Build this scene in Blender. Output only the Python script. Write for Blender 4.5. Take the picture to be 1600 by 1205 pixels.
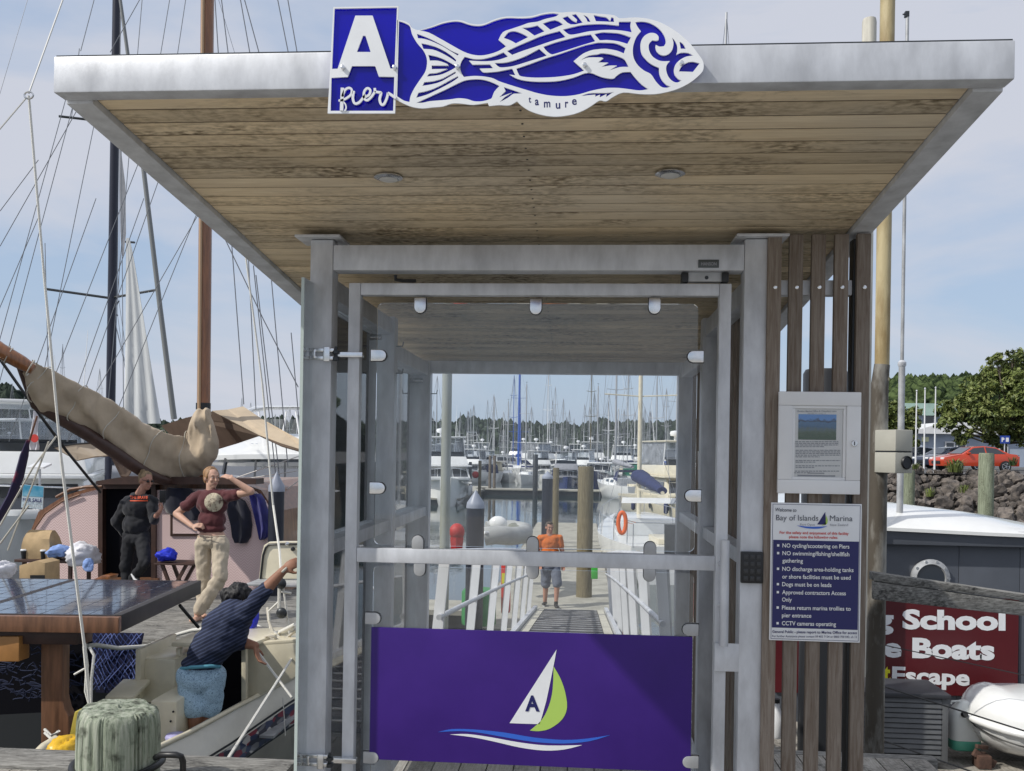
import bpy, bmesh, math, random
from mathutils import Vector, Matrix, noise
from math import sin, cos, pi, radians, atan2, sqrt
random.seed(7)
for o in list(bpy.data.objects): bpy.data.objects.remove(o)
sc = bpy.context.scene
COL = sc.collection
# ---------------------------------------------------------------- camera
FPX = 1450.0; CX = 800.0; CY = 703.0
PSI = math.atan(110/FPX); ROL = 0.0155
R0 = Vector((cos(PSI), sin(PSI), 0)); F0 = Vector((-sin(PSI), cos(PSI), 0)); U0 = Vector((0, 0, 1))
RR = R0*cos(ROL)+U0*sin(ROL); UU = U0*cos(ROL)-R0*sin(ROL)
EYE = Vector((0, 0, 1.6))
cam = bpy.data.objects.new('camera', bpy.data.cameras.new('camera')); COL.objects.link(cam)
cam.matrix_world = Matrix(((RR.x, UU.x, -F0.x, EYE.x), (RR.y, UU.y, -F0.y, EYE.y), (RR.z, UU.z, -F0.z, EYE.z), (0, 0, 0, 1)))
cam.data.sensor_width = 36; cam.data.lens = 36*FPX/1600
cam.data.shift_x = 0; cam.data.shift_y = (CY-602.5)/1600
cam.data.clip_start = 0.05; cam.data.clip_end = 6000
sc.camera = cam
# ---------------------------------------------------------------- light
SUN = Vector((.915, .50, -1.0)).normalized()       # direction the light travels
EL = math.asin(-SUN.z); AZ = atan2(-SUN.x, -SUN.y)
w = bpy.data.worlds.new('World'); sc.world = w; w.use_nodes = True
nt = w.node_tree; N = nt.nodes; L = nt.links; N.clear()
def nn(N_, t, **k):
    n = N_.new(t)
    for a, b in k.items(): setattr(n, a, b)
    return n
sky = nn(N, 'ShaderNodeTexSky', sky_type='NISHITA', sun_disc=False, sun_elevation=EL, sun_rotation=AZ, air_density=1.2, dust_density=1.2, ozone_density=1.5)
tc = nn(N, 'ShaderNodeTexCoord'); mp = nn(N, 'ShaderNodeMapping'); mp.inputs['Scale'].default_value = (1.0, 1.0, 3.2)
nz = nn(N, 'ShaderNodeTexNoise'); nz.inputs['Scale'].default_value = 2.6; nz.inputs['Detail'].default_value = 7; nz.inputs['Roughness'].default_value = .52; nz.inputs['Distortion'].default_value = .35
rp = nn(N, 'ShaderNodeValToRGB'); rp.color_ramp.elements[0].position = .47; rp.color_ramp.elements[1].position = .68
rp.color_ramp.elements[0].color = (.22, .22, .22, 1); rp.color_ramp.elements[1].color = (.92, .92, .92, 1)
mx = nn(N, 'ShaderNodeMix', data_type='RGBA'); mx.inputs['B'].default_value = (4.15, 4.3, 4.85, 1)
hsv = nn(N, 'ShaderNodeHueSaturation'); hsv.inputs['Saturation'].default_value = .95
bg = nn(N, 'ShaderNodeBackground'); bg.inputs['Strength'].default_value = .15
wo = nn(N, 'ShaderNodeOutputWorld')
L.new(tc.outputs['Generated'], mp.inputs['Vector']); L.new(mp.outputs[0], nz.inputs['Vector']); 
sz_w = nn(N, 'ShaderNodeSeparateXYZ'); L.new(tc.outputs['Generated'], sz_w.inputs[0])
ma = nn(N, 'ShaderNodeMath', operation='MULTIPLY_ADD'); ma.inputs[1].default_value = .42; ma.use_clamp = False; L.new(sz_w.outputs['Z'], ma.inputs[0]); L.new(nz.outputs['Fac'], ma.inputs[2]); L.new(ma.outputs[0], rp.inputs[0])
bl = nn(N, 'ShaderNodeMix', data_type='RGBA'); bl.inputs['Factor'].default_value = .72; bl.inputs['B'].default_value = (1.95, 2.95, 4.55, 1); L.new(sky.outputs[0], bl.inputs['A'])
L.new(rp.outputs[0], mx.inputs['Factor']); L.new(bl.outputs['Result'], mx.inputs['A']); L.new(mx.outputs['Result'], hsv.inputs['Color'])
L.new(hsv.outputs[0], bg.inputs[0]); L.new(bg.outputs[0], wo.inputs[0])
sun = bpy.data.objects.new('sun', bpy.data.lights.new('sun', 'SUN')); COL.objects.link(sun)
sun.data.energy = 3.5; sun.data.angle = radians(.9); sun.data.color = (1, .955, .88)
sun.rotation_euler = SUN.to_track_quat('-Z', 'Y').to_euler()
sc.view_settings.view_transform = 'Standard'; sc.view_settings.look = 'None'
sc.view_settings.exposure = 0.0; sc.view_settings.gamma = 1; sc.view_settings.use_curve_mapping = False
# ---------------------------------------------------------------- pixel rays -> real points
def ray(px, py): return F0 + RR*((px-CX)/FPX) + UU*((CY-py)/FPX)
def P(px, py, Y):
    d = ray(px, py); return EYE + d*(Y/d.y)
def PZ(px, py, z):
    d = ray(px, py); return EYE + d*((z-1.6)/d.z)
def PXX(px, py, X):
    d = ray(px, py); return EYE + d*(X/d.x)
# ---------------------------------------------------------------- objects
ORG = {}
def org(o):
    return ORG.get(o.name, Vector((0, 0, 0))) if o else Vector((0, 0, 0))
def tag(o, label=None, cat=None, group=None, kind=None):
    if label: o['label'] = label
    if cat: o['category'] = cat
    if group: o['group'] = group
    if kind: o['kind'] = kind
    return o
def thing(name, label, cat, loc=(0, 0, 0), group=None, kind=None):
    o = bpy.data.objects.new(name, None); COL.objects.link(o)
    o.location = loc; o.empty_display_size = .1; ORG[o.name] = Vector(loc)
    return tag(o, label, cat, group, kind)
def link(name, me, parent=None, loc=None, rot=None, scale=None):
    o = bpy.data.objects.new(name, me); COL.objects.link(o)
    if parent: o.parent = parent
    if loc is not None: o.location = Vector(loc)-org(parent)
    if rot is not None: o.rotation_euler = rot
    if scale is not None: o.scale = scale
    ORG[o.name] = Vector(loc) if loc is not None else org(parent)
    return o
def ctree(o, parent=None):
    c = o.copy(); COL.objects.link(c)
    if parent: c.parent = parent
    ORG[c.name] = org(o)
    for ch in list(o.children): ctree(ch, c)
    return c
def smooth(me, ang=35):
    for p in me.polygons: p.use_smooth = True
    me.set_sharp_from_angle(angle=radians(ang))
class MB:
    """collects shapes in world coordinates; build() links ONE mesh object"""
    def __init__(s): s.v = []; s.f = []; s.m = []; s.cur = 0
    def add(s, vs, fs):
        b = len(s.v); s.v += [Vector(v) for v in vs]
        for f in fs: s.f.append([b+i for i in f]); s.m.append(s.cur)
        return s
    def box(s, a, b, M=None):
        x0, y0, z0 = a; x1, y1, z1 = b
        vs = [Vector(v) for v in ((x0,y0,z0),(x1,y0,z0),(x1,y1,z0),(x0,y1,z0),(x0,y0,z1),(x1,y0,z1),(x1,y1,z1),(x0,y1,z1))]
        if M: vs = [M @ v for v in vs]
        return s.add(vs, [(0,3,2,1),(4,5,6,7),(0,1,5,4),(1,2,6,5),(2,3,7,6),(3,0,4,7)])
    def bar(s, a, b, w, h, up=(0, 0, 1)):
        a = Vector(a); b = Vector(b); d = (b-a).normalized(); up = Vector(up)
        if abs(d.dot(up)) > .98: up = Vector((0, 1, 0))
        x = d.cross(up).normalized()*w/2; y = x.cross(d).normalized()*h/2
        vs = [p+q for p in (a, b) for q in (-x-y, x-y, x+y, -x+y)]
        return s.add(vs, [(0,1,2,3),(7,6,5,4),(0,4,5,1),(1,5,6,2),(2,6,7,3),(3,7,4,0)])
    def tube(s, pts, r, n=8, cap=True, flat=1.0):
        pts = [Vector(p) for p in pts]; k = len(pts)
        rs = r if isinstance(r, (list, tuple)) else [r]*k
        vs = []; prev = None
        for i, p in enumerate(pts):
            d = (pts[min(i+1, k-1)]-pts[max(i-1, 0)]).normalized()
            if prev is None:
                u = Vector((0, 0, 1)) if abs(d.z) < .9 else Vector((1, 0, 0))
                x = d.cross(u).normalized()
            else: x = (prev-d*prev.dot(d)).normalized()
            prev = x; y = d.cross(x)
            for j in range(n):
                a = 2*pi*j/n; vs.append(p+x*cos(a)*rs[i]+y*sin(a)*rs[i]*flat)
        fs = [(i*n+j, i*n+(j+1) % n, (i+1)*n+(j+1) % n, (i+1)*n+j) for i in range(k-1) for j in range(n)]
        if cap: fs += [tuple(range(n))[::-1], tuple((k-1)*n+j for j in range(n))]
        return s.add(vs, fs)
    def lathe(s, c, prof, n=20, ax=None):
        """prof: list of (radius, height) round the vertical through c"""
        c = Vector(c); vs = []
        for r, h in prof:
            for j in range(n): a = 2*pi*j/n; vs.append(Vector((r*cos(a), r*sin(a), h)))
        if ax: q = Vector(ax).to_track_quat('Z', 'Y').to_matrix(); vs = [q @ v for v in vs]
        vs = [v+c for v in vs]; k = len(prof)
        fs = [(i*n+j, i*n+(j+1) % n, (i+1)*n+(j+1) % n, (i+1)*n+j) for i in range(k-1) for j in range(n)]
        fs += [tuple(range(n))[::-1], tuple((k-1)*n+j for j in range(n))]
        return s.add(vs, fs)
    def prism(s, poly, d):
        """poly: planar list of points, pushed along vector d"""
        poly = [Vector(p) for p in poly]; d = Vector(d); k = len(poly)
        fs = [tuple(range(k)), tuple(range(2*k-1, k-1, -1))] + [(i, k+i, k+(i+1) % k, (i+1) % k) for i in range(k)]
        return s.add(poly+[p+d for p in poly], fs)
    def ball(s, c, r, n=12, m=8, sc_=(1, 1, 1), M=None):
        vs = []; c = Vector(c)
        for i in range(1, m):
            t = pi*i/m
            for j in range(n):
                a = 2*pi*j/n; v = Vector((r*sin(t)*cos(a)*sc_[0], r*sin(t)*sin(a)*sc_[1], r*cos(t)*sc_[2]))
                vs.append((M @ v if M else v)+c)
        tv = Vector((0, 0, r*sc_[2])); bv = -tv
        vs += [(M @ tv if M else tv)+c, (M @ bv if M else bv)+c]; T = (m-1)*n
        fs = [(i*n+j, (i+1)*n+j, (i+1)*n+(j+1) % n, i*n+(j+1) % n) for i in range(m-2) for j in range(n)]
        fs += [(T, j, (j+1) % n) for j in range(n)]+[(T+1, (m-2)*n+(j+1) % n, (m-2)*n+j) for j in range(n)]
        return s.add(vs, fs)
    def loft(s, rings, closed=True, caps=True):
        n = len(rings[0]); vs = [Vector(p) for r in rings for p in r]; k = len(rings); jn = n if closed else n-1
        fs = [(i*n+j, i*n+(j+1) % n, (i+1)*n+(j+1) % n, (i+1)*n+j) for i in range(k-1) for j in range(jn)]
        if caps and closed: fs += [tuple(range(n))[::-1], tuple((k-1)*n+j for j in range(n))]
        return s.add(vs, fs)
    def mesh(s, name, mats, sm=None, off=Vector((0, 0, 0)), bevel=0, seg=2):
        me = bpy.data.meshes.new(name)
        me.from_pydata([v-off for v in s.v], [], s.f)
        for m in (mats if isinstance(mats, (list, tuple)) else [mats]): me.materials.append(m)
        for p, mi in zip(me.polygons, s.m): p.material_index = mi
        bm = bmesh.new(); bm.from_mesh(me); bmesh.ops.recalc_face_normals(bm, faces=bm.faces)
        if bevel:
            es = [e for e in bm.edges if len(e.link_faces) == 2 and e.calc_face_angle(0) > .5]
            bmesh.ops.bevel(bm, geom=es, offset=bevel, segments=seg, affect='EDGES', profile=.6, clamp_overlap=True)
        bm.to_mesh(me); bm.free()
        if sm: smooth(me, sm)
        elif bevel: smooth(me, 25)
        return me
    def build(s, name, mats, parent=None, sm=None, bevel=0, seg=2, top=None):
        me = s.mesh(name, mats, sm, org(parent), bevel, seg)
        return link(name, me, parent)
def cube_me(name, m, bevel=0):
    """unit plank mesh, to be scaled; shared between alike pieces"""
    b = MB().box((-.5, -.5, -.5), (.5, .5, .5)); return b.mesh(name, m, bevel=bevel)
# ---------------------------------------------------------------- materials
def mat(name, col, rough=.5, metal=0., var=.0, vscale=3., bump=0., bscale=40., stretch=(1, 1, 1), col2=None, rnd=0., spec=.5, trans=0., coat=0., detail=6, lo=.35, hi=.65, world=False, sheen=0., rvar=0.):
    m = bpy.data.materials.new(name); m.use_nodes = True; t = m.node_tree; n = t.nodes; l = t.links
    b = n['Principled BSDF']; b.inputs['Base Color'].default_value = (*col, 1); b.inputs['Roughness'].default_value = rough
    b.inputs['Metallic'].default_value = metal; b.inputs['Specular IOR Level'].default_value = spec
    if trans: b.inputs['Transmission Weight'].default_value = trans
    if coat: b.inputs['Coat Weight'].default_value = coat; b.inputs['Coat Roughness'].default_value = .05
    if sheen: b.inputs['Sheen Weight'].default_value = sheen
    if var or bump or col2 or rnd or rvar:
        if world:
            g = n.new('ShaderNodeNewGeometry'); src = g.outputs['Position']
        else:
            tcn = n.new('ShaderNodeTexCoord'); oi = n.new('ShaderNodeObjectInfo')
            ad = n.new('ShaderNodeVectorMath'); ad.operation = 'ADD'; ml = n.new('ShaderNodeMath'); ml.operation = 'MULTIPLY'; ml.inputs[1].default_value = 37
            l.new(oi.outputs['Random'], ml.inputs[0]); l.new(tcn.outputs['Object'], ad.inputs[0]); l.new(ml.outputs[0], ad.inputs[1]); src = ad.outputs[0]
        mpn = n.new('ShaderNodeMapping'); mpn.inputs['Scale'].default_value = stretch; l.new(src, mpn.inputs['Vector'])
        if var or col2 or rvar:
            z = n.new('ShaderNodeTexNoise'); z.inputs['Scale'].default_value = vscale; z.inputs['Detail'].default_value = detail; z.inputs['Roughness'].default_value = .6
            l.new(mpn.outputs[0], z.inputs['Vector'])
            r = n.new('ShaderNodeValToRGB'); r.color_ramp.elements[0].position = lo; r.color_ramp.elements[1].position = hi
            c2 = col2 if col2 else tuple(max(0, c*(1-var)) for c in col); c1 = col if col2 else tuple(min(1, c*(1+var*.5)) for c in col)
            r.color_ramp.elements[0].color = (*c2, 1); r.color_ramp.elements[1].color = (*c1, 1)
            l.new(z.outputs['Fac'], r.inputs[0]); out = r.outputs[0]
            if rvar:
                mr = n.new('ShaderNodeMapRange'); mr.inputs['To Min'].default_value = rough-rvar; mr.inputs['To Max'].default_value = rough+rvar
                l.new(z.outputs['Fac'], mr.inputs['Value']); l.new(mr.outputs[0], b.inputs['Roughness'])
        else:
            rg = n.new('ShaderNodeRGB'); rg.outputs[0].default_value = (*col, 1); out = rg.outputs[0]
        if rnd:
            oi2 = n.new('ShaderNodeObjectInfo'); mr2 = n.new('ShaderNodeMapRange'); mr2.inputs['To Min'].default_value = 1-rnd; mr2.inputs['To Max'].default_value = 1+rnd
            l.new(oi2.outputs['Random'], mr2.inputs['Value']); hs = n.new('ShaderNodeHueSaturation'); l.new(mr2.outputs[0], hs.inputs['Value']); l.new(out, hs.inputs['Color']); out = hs.outputs[0]
        l.new(out, b.inputs['Base Color'])
        if bump:
            z2 = n.new('ShaderNodeTexNoise'); z2.inputs['Scale'].default_value = bscale; z2.inputs['Detail'].default_value = 5
            l.new(mpn.outputs[0], z2.inputs['Vector']); bp = n.new('ShaderNodeBump'); bp.inputs['Strength'].default_value = min(1, bump); bp.inputs['Distance'].default_value = .01
            l.new(z2.outputs['Fac'], bp.inputs['Height']); l.new(bp.outputs[0], b.inputs['Normal'])
    return m
def glassmat(name, tint=(.93, .97, .96), dirt=.05, refl=1., tinted=None):
    """thin pane: see-through with a mirror at its faces and a film of dried salt"""
    m = bpy.data.materials.new(name); m.use_nodes = True; t = m.node_tree; n = t.nodes; l = t.links; n.clear()
    o = n.new('ShaderNodeOutputMaterial'); tr = n.new('ShaderNodeBsdfTransparent'); tr.inputs[0].default_value = (*tint, 1)
    gl = n.new('ShaderNodeBsdfGlossy'); gl.inputs['Roughness'].default_value = .02; gl.inputs[0].default_value = (refl, refl, refl, 1)
    fr = n.new('ShaderNodeFresnel'); fr.inputs[0].default_value = 1.45
    m1 = n.new('ShaderNodeMixShader'); l.new(fr.outputs[0], m1.inputs[0]); l.new(tr.outputs[0], m1.inputs[1]); l.new(gl.outputs[0], m1.inputs[2])
    df = n.new('ShaderNodeBsdfDiffuse'); df.inputs[0].default_value = (.75, .77, .8, 1)
    tcn = n.new('ShaderNodeTexCoord'); mpn = n.new('ShaderNodeMapping'); mpn.inputs['Scale'].default_value = (26, 5, 2.2)
    z = n.new('ShaderNodeTexNoise'); z.inputs['Scale'].default_value = 1.6; z.inputs['Detail'].default_value = 8; z.inputs['Roughness'].default_value = .65
    z2 = n.new('ShaderNodeTexNoise'); z2.inputs['Scale'].default_value = 2.3; z2.inputs['Detail'].default_value = 3
    l.new(tcn.outputs['Object'], mpn.inputs[0]); l.new(mpn.outputs[0], z.inputs['Vector']); l.new(tcn.outputs['Object'], z2.inputs['Vector'])
    ml = n.new('ShaderNodeMath'); ml.operation = 'MULTIPLY'; l.new(z.outputs[0], ml.inputs[0]); l.new(z2.outputs[0], ml.inputs[1])
    r = n.new('ShaderNodeMapRange'); r.inputs['From Min'].default_value = .12; r.inputs['From Max'].default_value = .45; r.inputs['To Min'].default_value = dirt*.35; r.inputs['To Max'].default_value = dirt*2.0
    l.new(ml.outputs[0], r.inputs['Value']); m2 = n.new('ShaderNodeMixShader'); l.new(r.outputs[0], m2.inputs[0]); l.new(m1.outputs[0], m2.inputs[1]); l.new(df.outputs[0], m2.inputs[2])
    l.new(m2.outputs[0], o.inputs[0]); return m
M = {}
M['galv'] = mat('galvanised_metal', (.62, .64, .675), .45, .22, var=.26, vscale=11, bump=.025, bscale=150, rvar=.14, stretch=(1.3, 1.3, .5), lo=.3, hi=.7)
M['galv_dull'] = mat('dull_aluminium', (.46, .47, .48), .5, .35, var=.3, vscale=5, bump=.05, bscale=120)
M['steel'] = mat('stainless', (.75, .76, .77), .22, .95, var=.15, vscale=12, rvar=.1)
M['black'] = mat('black_plastic', (.012, .013, .015), .42)
M['dark_metal'] = mat('dark_metal', (.05, .055, .06), .4, .6)
M['white_pl'] = mat('white_plate', (.80, .82, .84), .32, var=.05, vscale=9)
M['acryl'] = mat('blue_acrylic', (.012, .008, .46), .08, var=.12, vscale=6, coat=.6)
_n = M['acryl'].node_tree; _p = _n.nodes['Principled BSDF']; _t = _n.nodes.new('ShaderNodeBsdfTranslucent'); _t.inputs[0].default_value = (.02, .01, .95, 1); _m = _n.nodes.new('ShaderNodeMixShader'); _m.inputs[0].default_value = .5
_n.links.new(_p.outputs[0], _m.inputs[1]); _n.links.new(_t.outputs[0], _m.inputs[2]); _n.links.new(_m.outputs[0], _n.nodes['Material Output'].inputs[0])
M['purple'] = mat('purple_print', (.048, .015, .205), .42, vscale=2.6, spec=.3, col2=(.036, .011, .165), rvar=.16, detail=10, bump=.03, bscale=9)
M['navy'] = mat('navy_print', (.010, .012, .11), .35)
M['lime'] = mat('lime_print', (.42, .62, .12), .4)
M['skyblue'] = mat('blue_print', (.03, .13, .62), .4)
M['red_ink'] = mat('red_ink', (.6, .05, .04), .5)
M['grey_ink'] = mat('grey_ink', (.10, .11, .14), .5)
M['pale_ink'] = mat('pale_grey_ink', (.32, .33, .36), .5)
M['paper'] = mat('paper', (.72, .72, .70), .6)
M['white_paint'] = mat('white_paint', (.78, .79, .80), .35, var=.06, vscale=4)
M['gel'] = mat('white_gelcoat', (.78, .79, .78), .22, var=.07, vscale=2, coat=.4)
M['cream'] = mat('cream_gelcoat', (.72, .66, .50), .3, var=.12, vscale=5, coat=.3)
M['glass_gate'] = glassmat('gate_glass', (.975,.985,.99), dirt=.022)
M['glass_side'] = glassmat('side_glass', (.95, .975, .97), dirt=.025)
M['glass_edge'] = mat('glass_edge', (.50, .58, .55), .15, spec=.8)
M['dark_glass'] = mat('dark_window', (.012, .017, .025), .06, spec=.9, coat=.5)
# ================================================================ ENTRANCE SHELTER
YG = 3.0
def woodmat(name, c1, c2, stretch, stain=None, rough=.75, rnd=.14, scale=9, bump=.35, pos=False, grey=None):
    """weathered timber: long grain, board-to-board change, optional stains that run across boards"""
    m = bpy.data.materials.new(name); m.use_nodes = True; t = m.node_tree; n = t.nodes; l = t.links; b = n['Principled BSDF']
    b.inputs['Roughness'].default_value = rough; b.inputs['Specular IOR Level'].default_value = .25
    g = n.new('ShaderNodeNewGeometry'); oi = n.new('ShaderNodeObjectInfo'); ml = n.new('ShaderNodeMath'); ml.operation = 'MULTIPLY'; ml.inputs[1].default_value = 31
    ad = n.new('ShaderNodeVectorMath'); l.new(oi.outputs['Random'], ml.inputs[0]); l.new(g.outputs['Position'], ad.inputs[0]); l.new(ml.outputs[0], ad.inputs[1])
    mp_ = n.new('ShaderNodeMapping'); mp_.inputs['Scale'].default_value = stretch; l.new(ad.outputs[0], mp_.inputs[0])
    z = n.new('ShaderNodeTexNoise'); z.inputs['Scale'].default_value = scale; z.inputs['Detail'].default_value = 9; z.inputs['Roughness'].default_value = .68; z.inputs['Distortion'].default_value = .6
    l.new(mp_.outputs[0], z.inputs['Vector'])
    r = n.new('ShaderNodeValToRGB'); r.color_ramp.elements[0].position = .33; r.color_ramp.elements[1].position = .68; r.color_ramp.elements[0].color = (*c2, 1); r.color_ramp.elements[1].color = (*c1, 1)
    l.new(z.outputs['Fac'], r.inputs[0]); out = r.outputs[0]
    if grey:
        gn = n.new('ShaderNodeTexNoise'); gn.inputs['Scale'].default_value = 1.7; gn.inputs['Detail'].default_value = 6; l.new(g.outputs['Position'], gn.inputs['Vector']); gr = n.new('ShaderNodeMapRange'); gr.inputs['From Min'].default_value = .42; gr.inputs['From Max'].default_value = .62; gr.inputs['To Max'].default_value = .35; l.new(gn.outputs['Fac'], gr.inputs['Value'])
        gi = n.new('ShaderNodeMix'); gi.data_type = 'RGBA'; gi.inputs['B'].default_value = (*grey, 1); l.new(gr.outputs[0], gi.inputs['Factor']); l.new(out, gi.inputs['A']); out = gi.outputs['Result']
    if stain:
        s = n.new('ShaderNodeTexNoise'); s.inputs['Scale'].default_value = stain[1]; s.inputs['Detail'].default_value = 8; s.inputs['Roughness'].default_value = .7; s.inputs['Distortion'].default_value = 1.0
        sm_ = n.new('ShaderNodeMapping'); sm_.inputs['Scale'].default_value = stain[2]; m4 = n.new('ShaderNodeMath'); m4.operation = 'MULTIPLY'; m4.inputs[1].default_value = .42; l.new(oi.outputs['Random'], m4.inputs[0]); a4 = n.new('ShaderNodeVectorMath'); l.new(g.outputs['Position'], a4.inputs[0]); l.new(m4.outputs[0], a4.inputs[1]); l.new(a4.outputs[0], sm_.inputs[0]); l.new(sm_.outputs[0], s.inputs['Vector'])
        sr = n.new('ShaderNodeMapRange'); sr.inputs['From Min'].default_value = .43; sr.inputs['From Max'].default_value = .66; l.new(s.outputs['Fac'], sr.inputs['Value'])
        # fine mould specks inside the stains
        sp = n.new('ShaderNodeTexNoise'); sp.inputs['Scale'].default_value = 90; sp.inputs['Detail'].default_value = 4; spm = n.new('ShaderNodeMapping'); spm.inputs['Scale'].default_value = (.45, 1, 1)
        l.new(g.outputs['Position'], spm.inputs[0]); l.new(spm.outputs[0], sp.inputs['Vector'])
        sq = n.new('ShaderNodeMapRange'); sq.inputs['From Min'].default_value = .35; sq.inputs['From Max'].default_value = .62; l.new(sp.outputs['Fac'], sq.inputs['Value'])
        mu = n.new('ShaderNodeMath'); mu.operation = 'MULTIPLY'; l.new(sr.outputs[0], mu.inputs[0]); l.new(sq.outputs[0], mu.inputs[1])
        mi = n.new('ShaderNodeMix'); mi.data_type = 'RGBA'; mi.inputs['B'].default_value = (*stain[0], 1); l.new(mu.outputs[0], mi.inputs['Factor']); l.new(out, mi.inputs['A']); out = mi.outputs['Result']
    hs = n.new('ShaderNodeHueSaturation'); mr = n.new('ShaderNodeMapRange'); mr.inputs['To Min'].default_value = 1-rnd; mr.inputs['To Max'].default_value = 1+rnd
    l.new(oi.outputs['Random'], mr.inputs['Value']); l.new(mr.outputs[0], hs.inputs['Value']); l.new(out, hs.inputs['Color']); l.new(hs.outputs[0], b.inputs['Base Color'])
    bp = n.new('ShaderNodeBump'); bp.inputs['Strength'].default_value = bump; bp.inputs['Distance'].default_value = .004; l.new(z.outputs['Fac'], bp.inputs['Height']); l.new(bp.outputs[0], b.inputs['Normal'])
    return m
M['paper'].node_tree.nodes['Principled BSDF'].inputs['Base Color'].default_value = (.84, .84, .82, 1)
M['soffit'] = woodmat('soffit_timber', (.80, .67, .47), (.62, .49, .32), (.5, 9, 5), ((.10, .07, .035), 1.6, (.9, 2.4, 1)), rnd=.20, grey=(.44, .43, .40), bump=.3)
M['slat'] = woodmat('slat_timber', (.27, .235, .20), (.14, .105, .08), (14, 14, .8), None, rnd=.16)
M['deck_wood'] = woodmat('deck_timber', (.42, .40, .36), (.2, .18, .15), (12, .9, 6), ((.05, .05, .045), 3, (1, 1, 1)), rnd=.2)
M['grey_wood'] = woodmat('grey_weathered_timber', (.40, .39, .36), (.10, .095, .085), (1.0, 8, 12), ((.03, .03, .028), 5, (.5, 1, 1)), rnd=.1)
TS = .1034
def sz(Y): return 1.6+.703+TS*(3.0-Y)        # underside of the roof boards
def gx(px): return P(px, 700, YG).x
xl0, xl1 = gx(480), gx(515.5); xr0, xr1 = gx(1159), gx(1196)
ZD = 0.0
SH = thing('entrance_shelter', 'metal and glass walkway shelter with flat overhanging timber-lined roof at the pier entrance', 'shelter', (0, 3.0, 0))
PW = xl1-xl0
YR = 4.99; YM = 4.02
for (x0, x1, ya) in ((xl0, xl1, YG), (xr0, xr1, YG), (xl0, xl1, YM), (xl0, xl1, YR), (xr0, xr1, YR), (xr0, xr1, YM)):
    MB().box((x0, ya, ZD), (x1, ya+PW, sz(ya+PW)-.012)).build('post', M['galv'], SH, bevel=.006)
for (x0, x1) in ((xl0-.045, xl1+.03), (xr0-.03, xr1+.06)):
    MB().box((x0, YG-.03, sz(YG+PW)-.010), (x1, YG+PW+.03, sz(YG+PW)-.001)).build('cap_plate', M['galv'], SH, bevel=.003)
zl1 = P(800, 382, YG).z; zl0 = P(800, 422.5, YG).z
MB().box((xl1, YG+.002, zl0), (xr0, YG+PW-.004, zl1)).build('lintel', M['galv'], SH, bevel=.005)
MB().box((xl1, YR+.002, sz(YR)-.085), (xr0, YR+PW-.004, sz(YR)-.02)).build('lintel', M['galv'], SH, bevel=.005)
zr = 1.285
for (ya, yb) in ((YG+PW, YM), (YM+PW, YR)):
    for (xa, xb) in ((xl0+.008, xl1-.012), (xr0+.012, xr1-.008)):
        for (za, zb) in ((zr-.05, zr), (sz(yb)-.10, sz(yb)-.03), (.12, .17)):
            MB().box((xa, ya, za), (xb, yb, zb)).build('side_rail', M['galv'], SH, bevel=.003)
# left glass wall outside the posts, on round stand-offs
xg = P(469.5, 700, YG-.10).x
for (ya, yb) in ((YG-.10, YM+.03), (YM+.05, YR+.1)):
    b = MB(); b.box((xg-.005, ya, .06), (xg+.005, yb, sz(yb)-.055)); b.cur = 1
    b.box((xg-.005, ya-.0015, .06), (xg+.005, ya-.0002, sz(yb)-.055))
    b.build('glass_panel', [M['glass_side'], M['glass_edge']], SH)
    for z_ in (P(470, 408, YG).z, P(468, 858, YG).z, .25):
        for yy in (ya+.13, yb-.12):
            z2 = min(z_, sz(yb)-.12); MB().lathe((xg-.016, yy, z2), [(.024, 0), (.024, .008), (.013, .010), (.013, .045)], 14, ax=(1, 0, 0)).build('standoff', M['steel'], SH, sm=40)
# little coat hooks on the inner face of the left posts
for (yy, zz) in ((YM, 1.93), (YM, 2.05), (YR, 1.9)):
    MB().tube([(xl1+.002, yy+.03, zz), (xl1+.03, yy+.03, zz), (xl1+.034, yy+.03, zz+.02)], .003, 6).build('hook', M['dark_metal'], SH)
# roof
YF = 2.04; YB = 5.22
XL = P(83, 143, YF).x; XR = P(1586, 127, YF).x; ztop = .083
zf = sz(YF)
b = MB(); b.box((XL, YF, zf), (XR, YF+.052, zf+ztop)); FR = b.build('front_fascia', M['galv'], SH, bevel=.004)
def sbar(x0, x1, y0, y1, dz0, dz1, nm, m_, bev=.003):
    vs = []
    for y in (y0, y1):
        vs += [(x0, y, sz(y)+dz0), (x1, y, sz(y)+dz0), (x1, y, sz(y)+dz1), (x0, y, sz(y)+dz1)]
    b = MB(); b.add(vs, [(0, 1, 2, 3), (7, 6, 5, 4), (0, 4, 5, 1), (1, 5, 6, 2), (2, 6, 7, 3), (3, 7, 4, 0)]); return b.build(nm, m_, SH, bevel=bev)
sbar(XL+.001, XL+.066, YF+.0525, YB, -.001, ztop-.003, 'side_fascia', M['galv'])
sbar(XR-.066, XR-.001, YF+.0525, YB, -.001, ztop-.003, 'side_fascia', M['galv'])
sbar(XL+.066, XR-.066, YB-.06, YB, -.003, ztop-.004, 'rear_fascia', M['galv'])
sbar(XL+.004, XR-.004, YF+.004, YB-.01, ztop-.001, ztop+.004, 'roof_sheet', M['dark_metal'], 0)
y = YF+.054; i = 0
while y < YB-.065:
    y2 = min(y+.0628, YB-.0615)
    sbar(XL+.068, XR-.068, y, y2, .014, .032, 'soffit_board', M['soffit'], .0022); y += .0695; i += 1
jm = MB(); y = YF+.054
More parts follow.
